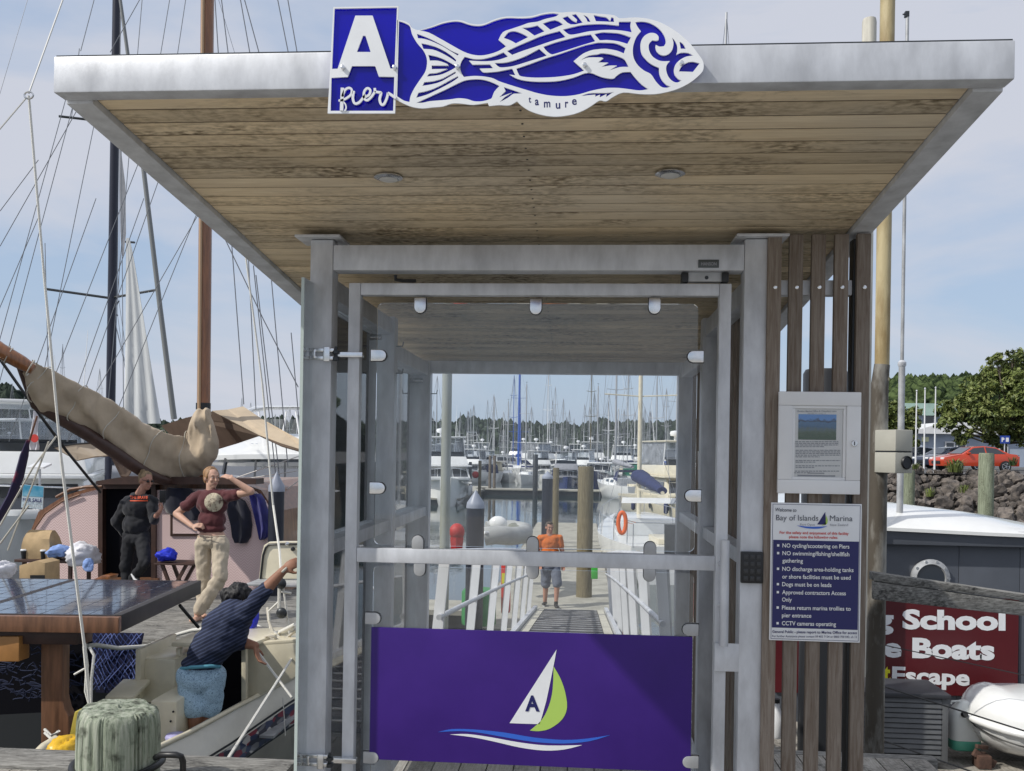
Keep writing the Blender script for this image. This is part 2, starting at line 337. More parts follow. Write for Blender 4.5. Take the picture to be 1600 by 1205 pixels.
while y < YB-.065:
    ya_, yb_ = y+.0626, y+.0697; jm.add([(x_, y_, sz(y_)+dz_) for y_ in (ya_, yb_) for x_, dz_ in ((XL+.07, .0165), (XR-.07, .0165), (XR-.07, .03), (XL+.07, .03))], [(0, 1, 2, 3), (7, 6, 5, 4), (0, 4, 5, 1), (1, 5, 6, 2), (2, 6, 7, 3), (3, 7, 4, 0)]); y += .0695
jm.build('joint_shade_strips', mat('joint_shade', (.045, .034, .024), .95, spec=.1), SH)['kind'] = 'stuff'  # near-black strips paint in the shade lines between the boards
b = MB()
y = YF+.054+.033
while y < YB-.1:
    for xx in (P(828, 300, 2.6).x,): b.lathe((xx+random.uniform(-.002, .002), y+.015, sz(y)+.0145), [(.0028, 0), (.0028, -.0015)], 6); b.lathe((xx, y-.015, sz(y)+.0145), [(.0028, 0), (.0028, -.0015)], 6)
    y += .0695
b.build('board_nails', M['dark_metal'], SH)['kind'] = 'stuff'
for (px, py) in ((607, 281), (1047, 278)):
    Yl = (1.0132+.0)/((703-py)/FPX+TS); p = P(px, py, Yl); p.z = sz(Yl)+.013
    r_ = MB().lathe((p.x, p.y, p.z), [(.030, 0), (.041, -.001), (.041, -.004), (.034, -.007), (.028, -.008), (.026, -.003)], 28).build('downlight', M['steel'], SH, sm=40)
    MB().lathe((p.x, p.y, p.z-.008), [(.026, 0), (.026, -.001), (.018, -.004), (.002, -.0055)], 24).build('lens', mat('frosted_lens', (.62, .62, .6), .3), r_, sm=50)
# slatted screen to the right of the gate
ss = [((1199, 1219), (1192.6, 1209)), ((1233, 1254.5), (1223, 1244)), ((1268.6, 1290), (1258.7, 1278)), ((1303, 1326), (1295.5, 1314)), ((1340, 1361), (1329, 1348))]
ysl = YG-.012
for k, ((a0, a1), (b0, b1)) in enumerate(ss):
    ta = P((a0+a1)/2, 372, ysl); bb = P((b0+b1)/2, 1205, ysl); xm = (ta.x+bb.x)/2
    zt = sz(YG+.02)-.006 if k < 4 else sz(YG+.02)-.004
    sl = MB().box((xm-.0215, ysl, .03), (xm+.0215, ysl+.022, zt)).build('slat', M['slat'], SH, bevel=.003)
    zs = P(xm*FPX/3+910, 449, ysl).z
    for z_ in (zs, .25): MB().lathe((xm+.002, ysl-.0035, z_), [(.0035, 0), (.0062, .001), (.0062, .0034)], 10, ax=(0, 1, 0)).build('screw', M['steel'], sl)
zs = P(1270, 451, YG+.03).z
xw = P(1345, 700, YG).x
MB().box((xr1, YG+.013, zs-.024), (xw-.03, YG+.05, zs+.024)).build('slat_rail', M['galv'], SH, bevel=.003)
MB().box((xr1, YG+.013, .22), (xw-.03, YG+.05, .27)).build('slat_rail', M['galv'], SH, bevel=.003)
MB().box((xw-.028, YG+.012, .0), (xw+.0, YG+.062, sz(YG+.06)-.01)).build('screen_post', M['dark_metal'], SH, bevel=.003)
# right side wall: boards on edge outside the right posts
ys = YG+.14
while ys < YR+.05:
    MB().box((xr1+.004, ys, .05), (xr1+.026, ys+.042, sz(ys+.05)-.02)).build('side_slat', M['slat'], SH, bevel=.002); ys += .105
# bracket bits under the roof
MB().tube([P(618, 430, 3.03), P(618, 437, 3.03), P(630, 439, 3.03), P(650, 439, 3.03)], .006, 6).build('door_stop', M['black'], SH)
# ---------------------------------------------------------------- gate
GA = thing('entrance_gate', 'metal framed glass gate with a purple sail-emblem panel across its lower half', 'gate', (P(545, 700, YG).x, YG+.03, .1))
yg0 = YG+.018; yg1 = yg0+.040
def gp(px, py): return P(px, py, yg0)
gl = gp(541, 700).x; gl1 = gp(559.5, 700).x; gr = gp(1139.5, 700).x; gr1 = gp(1120.5, 700).x
zt = gp(840, 442.5).z; zt1 = gp(840, 461.5).z; zb0 = .12
MB().box((gl, yg0, zb0), (gl1, yg1, zt)).build('stile', M['galv'], GA, bevel=.004)
MB().box((gr1, yg0, zb0), (gr, yg1, zt)).build('stile', M['galv'], GA, bevel=.004)
for (za, zb_) in ((zt1, zt), (gp(840, 885.5).z, gp(840, 862.5).z), (zb0, zb0+.045)):
    MB().box((gl1, yg0+.001, za), (gr1, yg1-.001, zb_)).build('rail', M['galv'], GA, bevel=.004)
zm1, zm0 = gp(840, 862.5).z, gp(840, 885.5).z
xa, xb = gp(588, 480).x, gp(1092, 480).x; yp = yg0+.016
def pane(x0, x1, z0, z1, r=.02):
    pts = []
    for (cx, cz, a0) in ((x1-r, z1-r, 0), (x0+r, z1-r, 90), (x0+r, z0+r, 180), (x1-r, z0+r, 270)):
        for k in range(5): a = radians(a0+k*22.5); pts.append((cx+r*cos(a), yp, cz+r*sin(a)))
    return MB().prism(pts, (0, .008, 0)).build('glass_pane', M['glass_gate'], GA)
pane(xa, xb, zm1+.010, gp(840, 473).z); pane(xa, xb, .19, zm0-.012)
def clamp(px, py, dirn):
    c = gp(px, py); w_ = .019; Lc = .044; n = 8; pts = []
    d = {'d': (0, -1), 'u': (0, 1), 'r': (1, 0), 'l': (-1, 0)}[dirn]; e = (-d[1], d[0])
    for s_, (yy0, yy1) in enumerate(((yp-.013, yp-.001), (yp+.009, yp+.019))):
        pts = [(c.x+e[0]*w_-d[0]*.028, yy0, c.z+e[1]*w_-d[1]*.028)]
        for k in range(n+1):
            a = -pi/2+pi*k/n; q = (cos(a)*w_, -sin(a)*w_); pts.append((c.x+d[0]*(.004+q[0])+e[0]*q[1], yy0, c.z+d[1]*(.004+q[0])+e[1]*q[1]))
        pts.append((c.x-e[0]*w_-d[0]*.028, yy0, c.z-e[1]*w_-d[1]*.028))
        if s_ == 0:
            gk = [(c.x+(x_-c.x)*1.09, yp-.0012, c.z+(z_-c.z)*1.09) for x_, y_, z_ in pts]; MB().prism(gk, (0, .001, 0)).build('gasket', M['black'], GA)
            o = MB().prism(pts, (0, yy1-yy0, 0)).build('glass_clamp', M['galv_dull'] if py > 800 else M['steel'], GA, bevel=.002)
        else: MB().prism(pts, (0, yy1-yy0, 0)).build('clamp_back', M['galv_dull'], o, bevel=.002)
for (a, b_, c_) in ((656, 478, 'd'), (837, 480, 'd'), (1023, 479, 'd'), (592, 555, 'r'), (590, 763, 'r'), (583, 967, 'r'), (580, 1185, 'r'), (1086, 557, 'l'), (1082, 775, 'l'), (1078, 985, 'l'), (1078, 1192, 'l'),
                    (652, 848, 'u'), (832, 850, 'u'), (1016, 858, 'u'), (655, 890, 'd'), (832, 894, 'd'), (1015, 898, 'd')): clamp(a, b_, c_)
# hinges
for py in (553, 1187):
    h = MB(); c = P(505, py, YG-.004); hz = c.z
    h.box((xl0+.002, YG-.014, hz+.006), (xl1+.012, YG-.001, hz+.018)); h.box((xl0+.002, YG-.014, hz-.020), (xl1+.012, YG-.001, hz-.008)); h.box((xl0+.018, YG-.020, hz-.016), (xl0+.028, YG-.001, hz+.014)); h.box((xl1-.022, YG-.022, hz-.026), (xl1+.0, YG-.013, hz+.022))
    h.box((xl1+.014, YG-.006, hz-.010), (gl1+.015, YG+.017, hz+.007))
    hh = h.build('hinge', M['steel'], GA, bevel=.002)
    k = MB(); k.lathe((xl1+.017, YG-.006, hz-.024), [(.006, 0), (.012, .002), (.012, .014), (.006, .016), (.006, .022), (.012, .024), (.012, .034), (.005, .036), (.005, .048)], 12); k.build('pin', M['dark_metal'], hh, sm=40)
# handle, latch plate, magnetic lock
hx = gp(1129, 900).x
MB().tube([(hx, yg0-.042, gp(1127, 1000).z-.01), (hx, yg0-.042, gp(1130, 842).z)], .0145, 16).build('pull_handle', M['galv'], GA, sm=40)
for py in (880, 945): c = gp(1119, py); MB().tube([(c.x+.012, yg0, c.z), (hx, yg0-.04, c.z)], .008, 8).build('handle_bracket', M['galv'], GA, sm=40)
c0 = gp(1115, 1047); c1 = gp(1170, 1005)
MB().box((c0.x, yg0-.016, c0.z), (c1.x, yg0-.011, c1.z)).build('latch_plate', M['galv'], GA, bevel=.004)
LK = MB(); c0 = P(1065, 441, YG+.03); c1 = P(1132, 426, YG+.03); LK.box((c0.x, YG+.02, c0.z), (c1.x, YG+.05, c1.z)); LKo = LK.build('magnetic_lock', M['galv_dull'], SH, bevel=.003)
for px in (1070, 1133): c = P(px, 434, YG+.02); MB().box((c.x-.011, YG+.012, c.z-.015), (c.x+.011, YG+.052, c.z+.016)).build('end_block', M['black'], LKo, bevel=.002)
c = P(1104, 434, YG+.02); MB().lathe((c.x, YG+.018, c.z), [(.006, 0), (.006, .004)], 12, ax=(0, 1, 0)).build('lock_bolt', M['dark_metal'], LKo)
# ---------------------------------------------------------------- flat shapes and letters
def cat(pts, k=3):
    out = []; n = len(pts)
    for i in range(n):
        p0, p1, p2, p3 = (Vector(pts[(i+j-1) % n]) for j in range(4))
        a1 = (p1-p0); a2 = (p2-p1); a3 = (p3-p2)
        s1 = a1.length > 0 and a2.length > 0 and a1.angle(a2) > .85; s2 = a2.length > 0 and a3.length > 0 and a2.angle(a3) > .85
        m1 = a2*.5 if s1 else (p2-p0)*.5; m2 = a2*.5 if s2 else (p3-p1)*.5
        lm = a2.length*1.1
        if m1.length > lm: m1 *= lm/m1.length
        if m2.length > lm: m2 *= lm/m2.length
        if s1 and s2: out.append(p1); continue
        for q in range(k):
            t = q/k; out.append((2*t**3-3*t**2+1)*p1+(t**3-2*t**2+t)*m1+(-2*t**3+3*t**2)*p2+(t**3-t**2)*m2)
    return out
def flat(name, outer, holes, Y, th, m_, parent, sm=True, bev=0):
    """plate with cut-outs standing in the plane Y, traced as outline + holes"""
    cu = bpy.data.curves.new(name, 'CURVE'); cu.dimensions = '2D'; cu.fill_mode = 'BOTH'; cu.extrude = th/2; cu.bevel_depth = bev; cu.bevel_resolution = 1
    for pl in [outer]+holes:
        q = cat([Vector(p) for p in pl]) if sm else [Vector(p) for p in pl]
        w_ = [P(p.x, p.y, Y) for p in q]
        sp = cu.splines.new('POLY'); sp.points.add(len(w_)-1); sp.use_cyclic_u = True
        for i, v in enumerate(w_): sp.points[i].co = (v.x, v.z, 0, 1)
    o = bpy.data.objects.new('tmp', cu); COL.objects.link(o); dg = bpy.context.evaluated_depsgraph_get()
    me = bpy.data.meshes.new_from_object(o.evaluated_get(dg)); bpy.data.objects.remove(o)
    og = org(parent)
    for v in me.vertices: x, y_, z_ = v.co; v.co = Vector((x, Y-z_, y_))-og
    me.materials.clear(); me.materials.append(m_)
    for p in me.polygons: p.material_index = 0; p.use_smooth = False
    return link(name, me, parent)
def ribbon(mb, pts, w_, Y, th, k=4):
    q = []; V = [Vector(p) for p in pts]; n = len(V)
    for i in range(n-1):
        p0, p1, p2, p3 = V[max(0, i-1)], V[i], V[i+1], V[min(n-1, i+2)]
        for j in range(k):
            t = j/k; q.append((2*t**3-3*t**2+1)*p1+(t**3-2*t**2+t)*(p2-p0)*.5+(-2*t**3+3*t**2)*p2+(t**3-t**2)*(p3-p1)*.5)
    q.append(V[-1]); rings = []
    ww = w_ if isinstance(w_, (list, tuple)) else [w_]*len(q)
    for i, p in enumerate(q):
        d = (q[min(i+1, len(q)-1)]-q[max(0, i-1)]).normalized(); e = Vector((-d.y, d.x))
        wi = ww[int(i/(len(q)-1)*(len(ww)-1)+.5)] if len(ww) != len(q) else ww[i]
        a, c = P(*(p+e*wi/2), Y), P(*(p-e*wi/2), Y); rings.append([a, c, c+Vector((0, -th, 0)), a+Vector((0, -th, 0))])
    mb.loft(rings)
TXT = {}
def text_me(s, bold=0., ex=.0):
    key = (s, bold, ex)
    if key in TXT: return TXT[key]
    cu = bpy.data.curves.new('t', 'FONT'); cu.body = s; cu.size = 1; cu.offset = bold; cu.resolution_u = 3
    o = bpy.data.objects.new('tmp', cu); COL.objects.link(o); dg = bpy.context.evaluated_depsgraph_get()
    me = bpy.data.meshes.new_from_object(o.evaluated_get(dg)); bpy.data.objects.remove(o)
    vs = [v.co.copy() for v in me.vertices]; fs = [tuple(p.vertices) for p in me.polygons]; bpy.data.meshes.remove(me)
    TXT[key] = (vs, fs); return TXT[key]
def put_text(mb, s, p_left, p_right, ref_h, bold=0., refc='H', n=(0, -1, 0), lift=0., shear=0.):
    """flat lettering: baseline from p_left to p_right (world points), capital height ref_h metres"""
    vs, fs = text_me(s, bold); xs = [v.x for v in vs]; x0, x1 = min(xs), max(xs)
    hs = [v.y for v in text_me(refc, bold)[0]]; hh = max(hs)-min(hs); y0 = min(hs)
    a = Vector(p_left); d = Vector(p_right)-a; n = Vector(n); up = d.normalized().cross(n) * -1
    if up.z < 0: up = -up
    out = [a+d*((v.x-x0)/(x1-x0))+up*((v.y-y0)/hh*ref_h)+d.normalized()*(v.y*shear*ref_h)+n*lift for v in vs]
    mb.add(out, fs)
def ptext(mb, s, xl, xr_, yb_l, hpx, Y, bold=0., yb_r=None, lift=.001, shear=0., refc='H'):
    a = P(xl, yb_l, Y); c = P(xr_, yb_l if yb_r is None else yb_r, Y); put_text(mb, s, a, c, hpx*Y/FPX, bold, refc, lift=lift, shear=shear)
# purple panel with emblem
ypp = yg0+.006
q = [(580, 980), (1083, 995), (1078, 1203), (576.6, 1189.5)]
z0 = P(830, 1197, ypp).z; z1 = P(830, 987.5, ypp).z; x0 = P(578.5, 1080, ypp).x; x1 = P(1081, 1080, ypp).x
PN = MB().box((x0, ypp, z0), (x1, ypp+.006, z1)).build('purple_panel', M['purple'], GA, bevel=.0015)
c7 = lambda l_: [(600+a/3.2, 840+b_/3.2) for a, b_ in l_]
yq = ypp-.0006
flat('white_sail', c7([(863, 560), (810, 643), (750, 737), (690, 830), (628, 928), (700, 931), (778, 933), (790, 895), (812, 815), (832, 720), (852, 620)]), [], yq, .0008, M['white_pl'], PN, False)
flat('green_sail', c7([(848, 645), (880, 700), (905, 770), (915, 850), (890, 910), (830, 955), (775, 968), (730, 965), (790, 910), (825, 840), (843, 760)]), [], yq, .0008, M['lime'], PN)
flat('blue_wave', c7([(270, 973), (340, 958), (450, 960), (600, 975), (750, 1000), (900, 1012), (1020, 1005), (1130, 988), (1030, 1018), (900, 1030), (750, 1022), (600, 998), (470, 975), (370, 968)]), [], yq, .0008, M['skyblue'], PN)
flat('white_wave', c7([(330, 985), (420, 983), (540, 1000), (680, 1025), (820, 1040), (990, 1038), (900, 1060), (800, 1065), (680, 1050), (550, 1020), (440, 998)]), [], yq, .0008, M['white_pl'], PN)
b = MB(); ptext(b, 'A', 600+706/3.2, 600+778/3.2, 840+869/3.2, 80/3.2, yq-.0009, .035, 840+870/3.2); b.build('letter', M['navy'], PN)
# ---------------------------------------------------------------- PIER A + FISH SIGNS on the fascia
YS = YF-.022
A1 = lambda l_: [(510+a/6.694, 5+b_/6.694) for a, b_ in l_]
SG = thing('pier_letter_sign', 'tall blue plate with large white letter A over the word pier', 'sign', P(568, 178, YS))
flat('backing', A1([(80, 50), (750, 40), (716, 1150), (20, 1150)]), [], YS+.006, .004, M['acryl'], SG, False)
flat('white_cutout', A1([(75, 45), (757, 35), (720, 1157), (15, 1157)]), [A1([(88, 62), (740, 50), (715, 688), (672, 688), (485, 135), (305, 135), (120, 690), (60, 692)]), A1([(385, 345), (410, 345), (465, 515), (320, 515)]), A1([(55, 785), (225, 775), (270, 662), (512, 662), (550, 772), (712, 775), (700, 1130), (45, 1130)])], YS, .004, M['white_pl'], SG, False)
b = MB(); yt = YS-.001
for st, w_ in (([(172, 892), (168, 980), (162, 1130)], 5.2), ([(132, 1022), (160, 1025), (215, 1000), (262, 960), (268, 910), (235, 893), (195, 920), (170, 985)], 3.4), ([(195, 1135), (210, 1100), (200, 1060), (175, 1035)], 2.2),
               ([(290, 925), (280, 1000), (300, 1055), (345, 1045), (385, 1000), (415, 965)], 3.8), ([(400, 990), (450, 965), (462, 915), (430, 897), (398, 935), (398, 1000), (430, 1022), (475, 985), (515, 925)], 3.6),
               ([(510, 895), (515, 930), (560, 940), (575, 948), (560, 1010), (575, 1062), (605, 1062), (635, 1000), (648, 945)], 3.8), ([(645, 945), (680, 965), (730, 1000)], 4.2)):
    ribbon(b, A1(st), w_, yt, .004)
b.build('script_lettering', M['white_pl'], SG)
FA = lambda l_: [(500+a/5, b_/5) for a, b_ in l_]; FB = lambda l_: [(800+a/5, b_/5) for a, b_ in l_]
T2 = lambda l_: [(640+a/7.531, 20+b_/7.531) for a, b_ in l_]; F3 = lambda l_: [(780+a/6.883, 15+b_/6.883) for a, b_ in l_]; F4 = lambda l_: [(940+a/7.088, 15+b_/7.088) for a, b_ in l_]
FS = thing('fish_sign', 'long blue and white cut-out fish sign with curling wave patterns and the word tamure', 'sign', P(850, 182, YS))
fo = FA([(606, 160), (660, 168), (700, 190), (722, 222), (760, 238), (800, 233), (880, 206), (960, 176), (1040, 161), (1110, 164), (1170, 186), (1235, 194), (1290, 186), (1360, 156), (1430, 136), (1490, 132)]) + \
    FB([(80, 134), (160, 127), (240, 106), (320, 96), (385, 102), (470, 96), (560, 104), (640, 108), (720, 114), (800, 124), (840, 146), (960, 140), (1060, 150), (1160, 180), (1260, 235), (1340, 295), (1400, 355), (1450, 420), (1485, 470), (1497, 510), (1488, 560), (1440, 610), (1380, 655), (1300, 695), (1220, 720), (1120, 738), (1000, 738), (870, 726), (790, 760), (735, 795), (685, 788), (620, 830), (560, 865), (480, 895), (380, 912), (300, 912), (210, 895), (130, 865), (70, 825), (40, 795)]) + \
    FA([(1480, 826), (1400, 824), (1322, 832), (1310, 806), (1200, 822), (1100, 812), (1030, 812), (960, 835), (880, 842), (800, 850), (720, 838), (650, 810), (595, 780)])
holes = [
 FA([(618, 170), (655, 180), (700, 205), (712, 240), (722, 275), (760, 340), (810, 400), (835, 460), (835, 520), (820, 570), (780, 630), (740, 690), (710, 750), (700, 800), (660, 790), (625, 770), (603, 755)]),
 FA([(780, 242), (880, 215), (960, 187), (1040, 172), (1100, 175), (1170, 198), (1235, 206), (1290, 197), (1360, 168), (1430, 148), (1490, 143)]) + FB([(80, 146), (160, 139), (240, 117), (320, 107), (368, 114), (340, 133), (260, 152), (200, 173), (130, 183), (75, 203), (0, 228)]) + FA([(1430, 255), (1395, 315), (1455, 365), (1400, 400), (1330, 425), (1260, 437), (1190, 430), (1130, 410), (1080, 385), (1010, 345), (930, 300), (850, 258)]),
 T2([(88, 252), (180, 285), (280, 330), (400, 395), (500, 455), (580, 490), (568, 508), (480, 455), (380, 395), (260, 340), (170, 312), (100, 305)]),
 T2([(140, 365), (220, 380), (320, 410), (420, 460), (500, 515), (550, 560), (545, 580), (470, 530), (380, 480), (280, 440), (165, 430)]),
 T2([(222, 500), (320, 520), (420, 560), (540, 628), (540, 650), (460, 695), (360, 735), (205, 755), (235, 720), (330, 710), (445, 665), (262, 668), (262, 625), (460, 625), (440, 605), (340, 570), (240, 568)]),
 T2([(175, 820), (280, 808), (380, 780), (460, 740), (540, 695), (545, 715), (460, 765), (370, 815), (270, 845), (150, 865)]),
 T2([(105, 945), (200, 925), (300, 890), (400, 840), (490, 790), (570, 750), (575, 768), (500, 820), (400, 875), (300, 925), (200, 970), (78, 1005)]),
 T2([(80, 1065), (200, 1010), (320, 955), (430, 905), (540, 850), (640, 805), (740, 788), (850, 790), (950, 815), (1060, 865), (1000, 930), (975, 990), (960, 1015), (860, 1045), (760, 1045), (680, 1020), (580, 1010), (470, 1025), (360, 1035), (240, 1045), (160, 1062)]),
 T2([(650, 522), (740, 545), (840, 550), (940, 530), (1020, 505), (1105, 470), (1160, 520), (1060, 555), (960, 572), (850, 575), (700, 568), (740, 615), (945, 612), (985, 658), (825, 662), (870, 705), (1000, 700)]) + F3([(0, 668), (140, 640), (175, 712), (110, 703), (200, 750), (330, 775), (500, 780), (650, 770), (800, 735), (960, 682), (1100, 730)]) + F4([(125, 770), (170, 735), (230, 700), (320, 695), (380, 770), (450, 840), (520, 885), (420, 900), (300, 885), (180, 872), (60, 872)]) + F3([(1100, 855), (980, 880), (860, 915), (720, 935), (560, 930), (420, 905), (300, 870), (150, 825), (0, 775)]) + T2([(980, 775), (880, 755), (760, 748), (640, 760), (610, 710), (595, 640), (610, 580)]),
 T2([(1002, 596)]) + F3([(90, 570), (270, 510), (430, 427), (515, 500), (340, 555), (160, 610), (60, 625), (0, 622)]),
 F3([(85, 450), (200, 395), (330, 340), (450, 290), (560, 258), (650, 235), (715, 300), (560, 345), (400, 400), (250, 450), (140, 492)]),
 F3([(185, 640), (330, 590), (480, 535), (640, 485), (800, 430), (920, 390), (1050, 362)]) + F4([(0, 370), (130, 375), (200, 395), (265, 430), (245, 490), (170, 460), (60, 440), (0, 440)]) + F3([(1050, 433), (1000, 440), (900, 480), (800, 560), (915, 660), (800, 700), (650, 725), (500, 735), (350, 735), (230, 720), (205, 690)]),
 F3([(475, 405), (600, 360), (750, 320), (870, 290), (985, 272), (1035, 345), (900, 385), (760, 430), (600, 480), (560, 485), (510, 450)]),
 F3([(685, 220), (800, 190), (900, 170), (1020, 162)]) + F4([(0, 165), (60, 168), (190, 182), (190, 140), (325, 138), (318, 190), (335, 258), (240, 240), (120, 230), (0, 232)]) + F3([(1060, 230), (960, 240), (860, 262), (780, 275), (740, 265)]),
 F3([(1022, 268)]) + F4([(0, 258), (60, 258), (200, 270), (325, 312), (285, 385), (180, 355), (60, 342), (0, 345)]) + F3([(1080, 335), (1060, 310)]),
 F3([(50, 310), (100, 250), (170, 238), (250, 265), (315, 300), (180, 368), (120, 335)]), F3([(245, 200), (330, 195), (410, 175), (490, 238), (380, 285), (310, 235)]), F3([(468, 155), (600, 118), (690, 165), (550, 222)]),
 F3([(680, 95), (735, 75), (785, 120), (830, 140), (838, 115), (780, 62), (825, 54), (900, 145), (770, 165)]), F3([(905, 64), (950, 85), (985, 138), (950, 135), (935, 100)]), F3([(1015, 64), (1100, 80), (1150, 88), (1195, 128), (1205, 88), (1228, 92), (1236, 138), (1040, 130)]),
 F3([(875, 550), (960, 500), (1060, 485)]) + F4([(0, 488), (100, 500), (200, 530), (255, 560), (300, 640), (200, 642), (85, 680), (170, 625), (90, 625), (0, 640), (75, 592), (-40, 590), (20, 545)]) + F3([(1100, 520), (960, 520)]),
 F4([(372, 145), (440, 138), (520, 150), (600, 190), (660, 245), (700, 310), (710, 370), (690, 410), (640, 415), (600, 395), (595, 420), (610, 470), (650, 505), (700, 512), (750, 490), (785, 440), (795, 370), (778, 315), (810, 350), (835, 400), (838, 460), (825, 505), (880, 482), (960, 485), (1015, 515), (940, 525), (870, 560), (820, 610), (800, 670), (810, 730), (850, 775), (885, 788), (840, 812), (790, 800), (740, 750), (715, 680), (720, 620), (755, 575), (660, 575), (590, 545), (545, 500), (522, 440), (525, 385), (560, 345), (605, 350), (630, 340), (628, 300), (590, 268), (530, 265), (470, 300), (435, 360), (430, 430), (445, 500), (490, 560), (550, 610), (635, 650), (640, 720), (670, 790), (720, 840), (765, 855), (720, 870), (660, 860), (600, 800), (545, 720), (470, 680), (400, 620), (355, 540), (345, 450), (360, 370), (390, 300), (435, 245), (400, 200)]),
 F4([(862, 360), (900, 385), (935, 440), (875, 438)]), F4([(855, 690), (880, 640), (940, 595), (1010, 582), (1085, 600), (1010, 695)]),
 F3([(50, 838), (150, 870), (250, 905), (195, 908), (150, 912), (90, 955), (5, 1000), (60, 945), (138, 897), (60, 925), (0, 948), (70, 880)]),
 F3([(880, 935), (960, 905), (1080, 900), (1160, 900), (1239, 890), (1210, 903), (1150, 945), (1155, 912), (1080, 948), (1085, 918), (1030, 942), (1035, 918), (960, 925)]),
]
bo = [(x, y) for x, y in fo]
cxm = sum(p[0] for p in bo)/len(bo)
flat('blue_backing', [(x*.997+cxm*.003, y*.992+105*.008) for x, y in bo], [], YS+.006, .004, M['acryl'], FS)
flat('white_cutout', fo, holes, YS, .004, M['white_pl'], FS)
b = MB()
for ch, x, yb_, h in (('t', 828, 161, 9), ('a', 839, 165, 9), ('m', 855, 168.5, 9), ('u', 872, 170.5, 9), ('r', 885.5, 168.5, 9), ('e', 897.5, 164.5, 9)):
    wd = {'t': 4, 'a': 6, 'm': 10, 'u': 7, 'r': 5, 'e': 7.5}[ch]
    ptext(b, ch, x-wd/2, x+wd/2, yb_, h, YS-.0013, .02, refc='x' if ch != 't' else 't', yb_r=yb_-wd*.05)
b.build('lettering', M['navy'], FS)
for (px, py, pr) in ((536, 106, SG), (617, 106, SG), (715, 105, FS), (913.5, 102, FS), (1065, 99, FS)):
    c = P(px, py, YS-.003); MB().lathe((c.x, YS-.009, c.z), [(.0025, .0), (.0048, .001), (.0052, .007)], 14, ax=(0, 1, 0)).build('bolt', M['steel'], pr, sm=40)
for px in (540, 605): c = P(px, 118, YS); MB().tube([(c.x, YS+.008, c.z), (c.x, YF-.0005, c.z)], .006, 8).build('spacer', M['steel'], SG)
for px in (715, 913, 1060): c = P(px, 104, YS); MB().tube([(c.x, YS+.008, c.z), (c.x, YF-.0005, c.z)], .006, 8).build('spacer', M['steel'], FS)
# maker's plate on the lintel
c0 = P(1091, 418.5, YG); c1 = P(1123.5, 406, YG)
PL = thing('maker_plate', 'tiny dark rectangular maker plate on the lintel above the gate', 'plate', c0)
MB().box((c0.x, YG-.0025, c0.z), (c1.x, YG+.0015, c1.z)).build('plate', mat('plate_metal', (.10, .11, .11), .4, .5), PL, bevel=.0008)
b = MB(); ptext(b, 'HANSON', 1095.5, 1119.5, 415, 5, YG-.003, .02); b.build('lettering', M['pale_ink'], PL)
# keypad
c0 = P(1156, 910, YG); c1 = P(1191, 862, YG)
KP = thing('keypad', 'black keypad on the right-hand post beside the pull handle', 'keypad', (c0.x, YG, c0.z))
MB().box((c0.x, YG-.02, c0.z), (c1.x, YG-.0005, c1.z)).build('case', M['black'], KP, bevel=.004)
km = MB().box((-.0065, -.0015, -.007), (.0065, .0015, .007)).mesh('key', mat('key_rubber', (.03, .032, .036), .35), bevel=.001)
for i in range(3):
    for j in range(4): link('key', km, KP, (c0.x+(c1.x-c0.x)*(i+.75)/3.5, YG-.0214, c0.z+(c1.z-c0.z)*(j+.7)/4.4))
# lockable notice case
cw = lambda px, py, d=0: P(px, py, YG-.03-d)
NB = thing('notice_case', 'white framed lockable notice case with a printed letter and seaside photo behind its pane', 'notice board', cw(1282, 772))
tl, br = cw(1217, 612), cw(1343, 772); X0 = (cw(1217, 612).x+cw(1212, 770).x)/2; X1 = (cw(1344.5, 614).x+cw(1341, 773).x)/2; Z1 = (cw(1217, 612).z+cw(1344, 613.5).z)/2; Z0 = (cw(1212, 770).z+cw(1341, 773).z)/2
MB().box((X0+.004, YG-.03, Z0+.004), (X1-.004, YG-.013, Z1-.004)).build('case', M['white_paint'], NB, bevel=.002)
fw = .047*.92; fr = MB()
for (a, b_, c_, d_) in ((X0, X1, Z1-fw, Z1), (X0, X1, Z0, Z0+fw), (X0, X0+fw, Z0+fw, Z1-fw), (X1-fw, X1, Z0+fw, Z1-fw)):
    MB().box((a, YG-.046, c_), (b_, YG-.0305, d_)).build('door_frame', M['white_paint'], NB, bevel=.003)
for (a, b_, c_, d_) in ((X0+fw, X1-fw, Z1-fw-.009, Z1-fw), (X0+fw, X1-fw, Z0+fw, Z0+fw+.009), (X0+fw, X0+fw+.009, Z0+fw+.009, Z1-fw-.009), (X1-fw-.009, X1-fw, Z0+fw+.009, Z1-fw-.009)):
    MB().box((a, YG-.040, c_), (b_, YG-.0308, d_)).build('bead', M['white_paint'], NB, bevel=.002)
pa = MB().box((X0+fw+.009, YG-.0325, Z0+fw+.009), (X1-fw-.009, YG-.0312, Z1-fw-.009)).build('paper_sheet', M['paper'], NB)
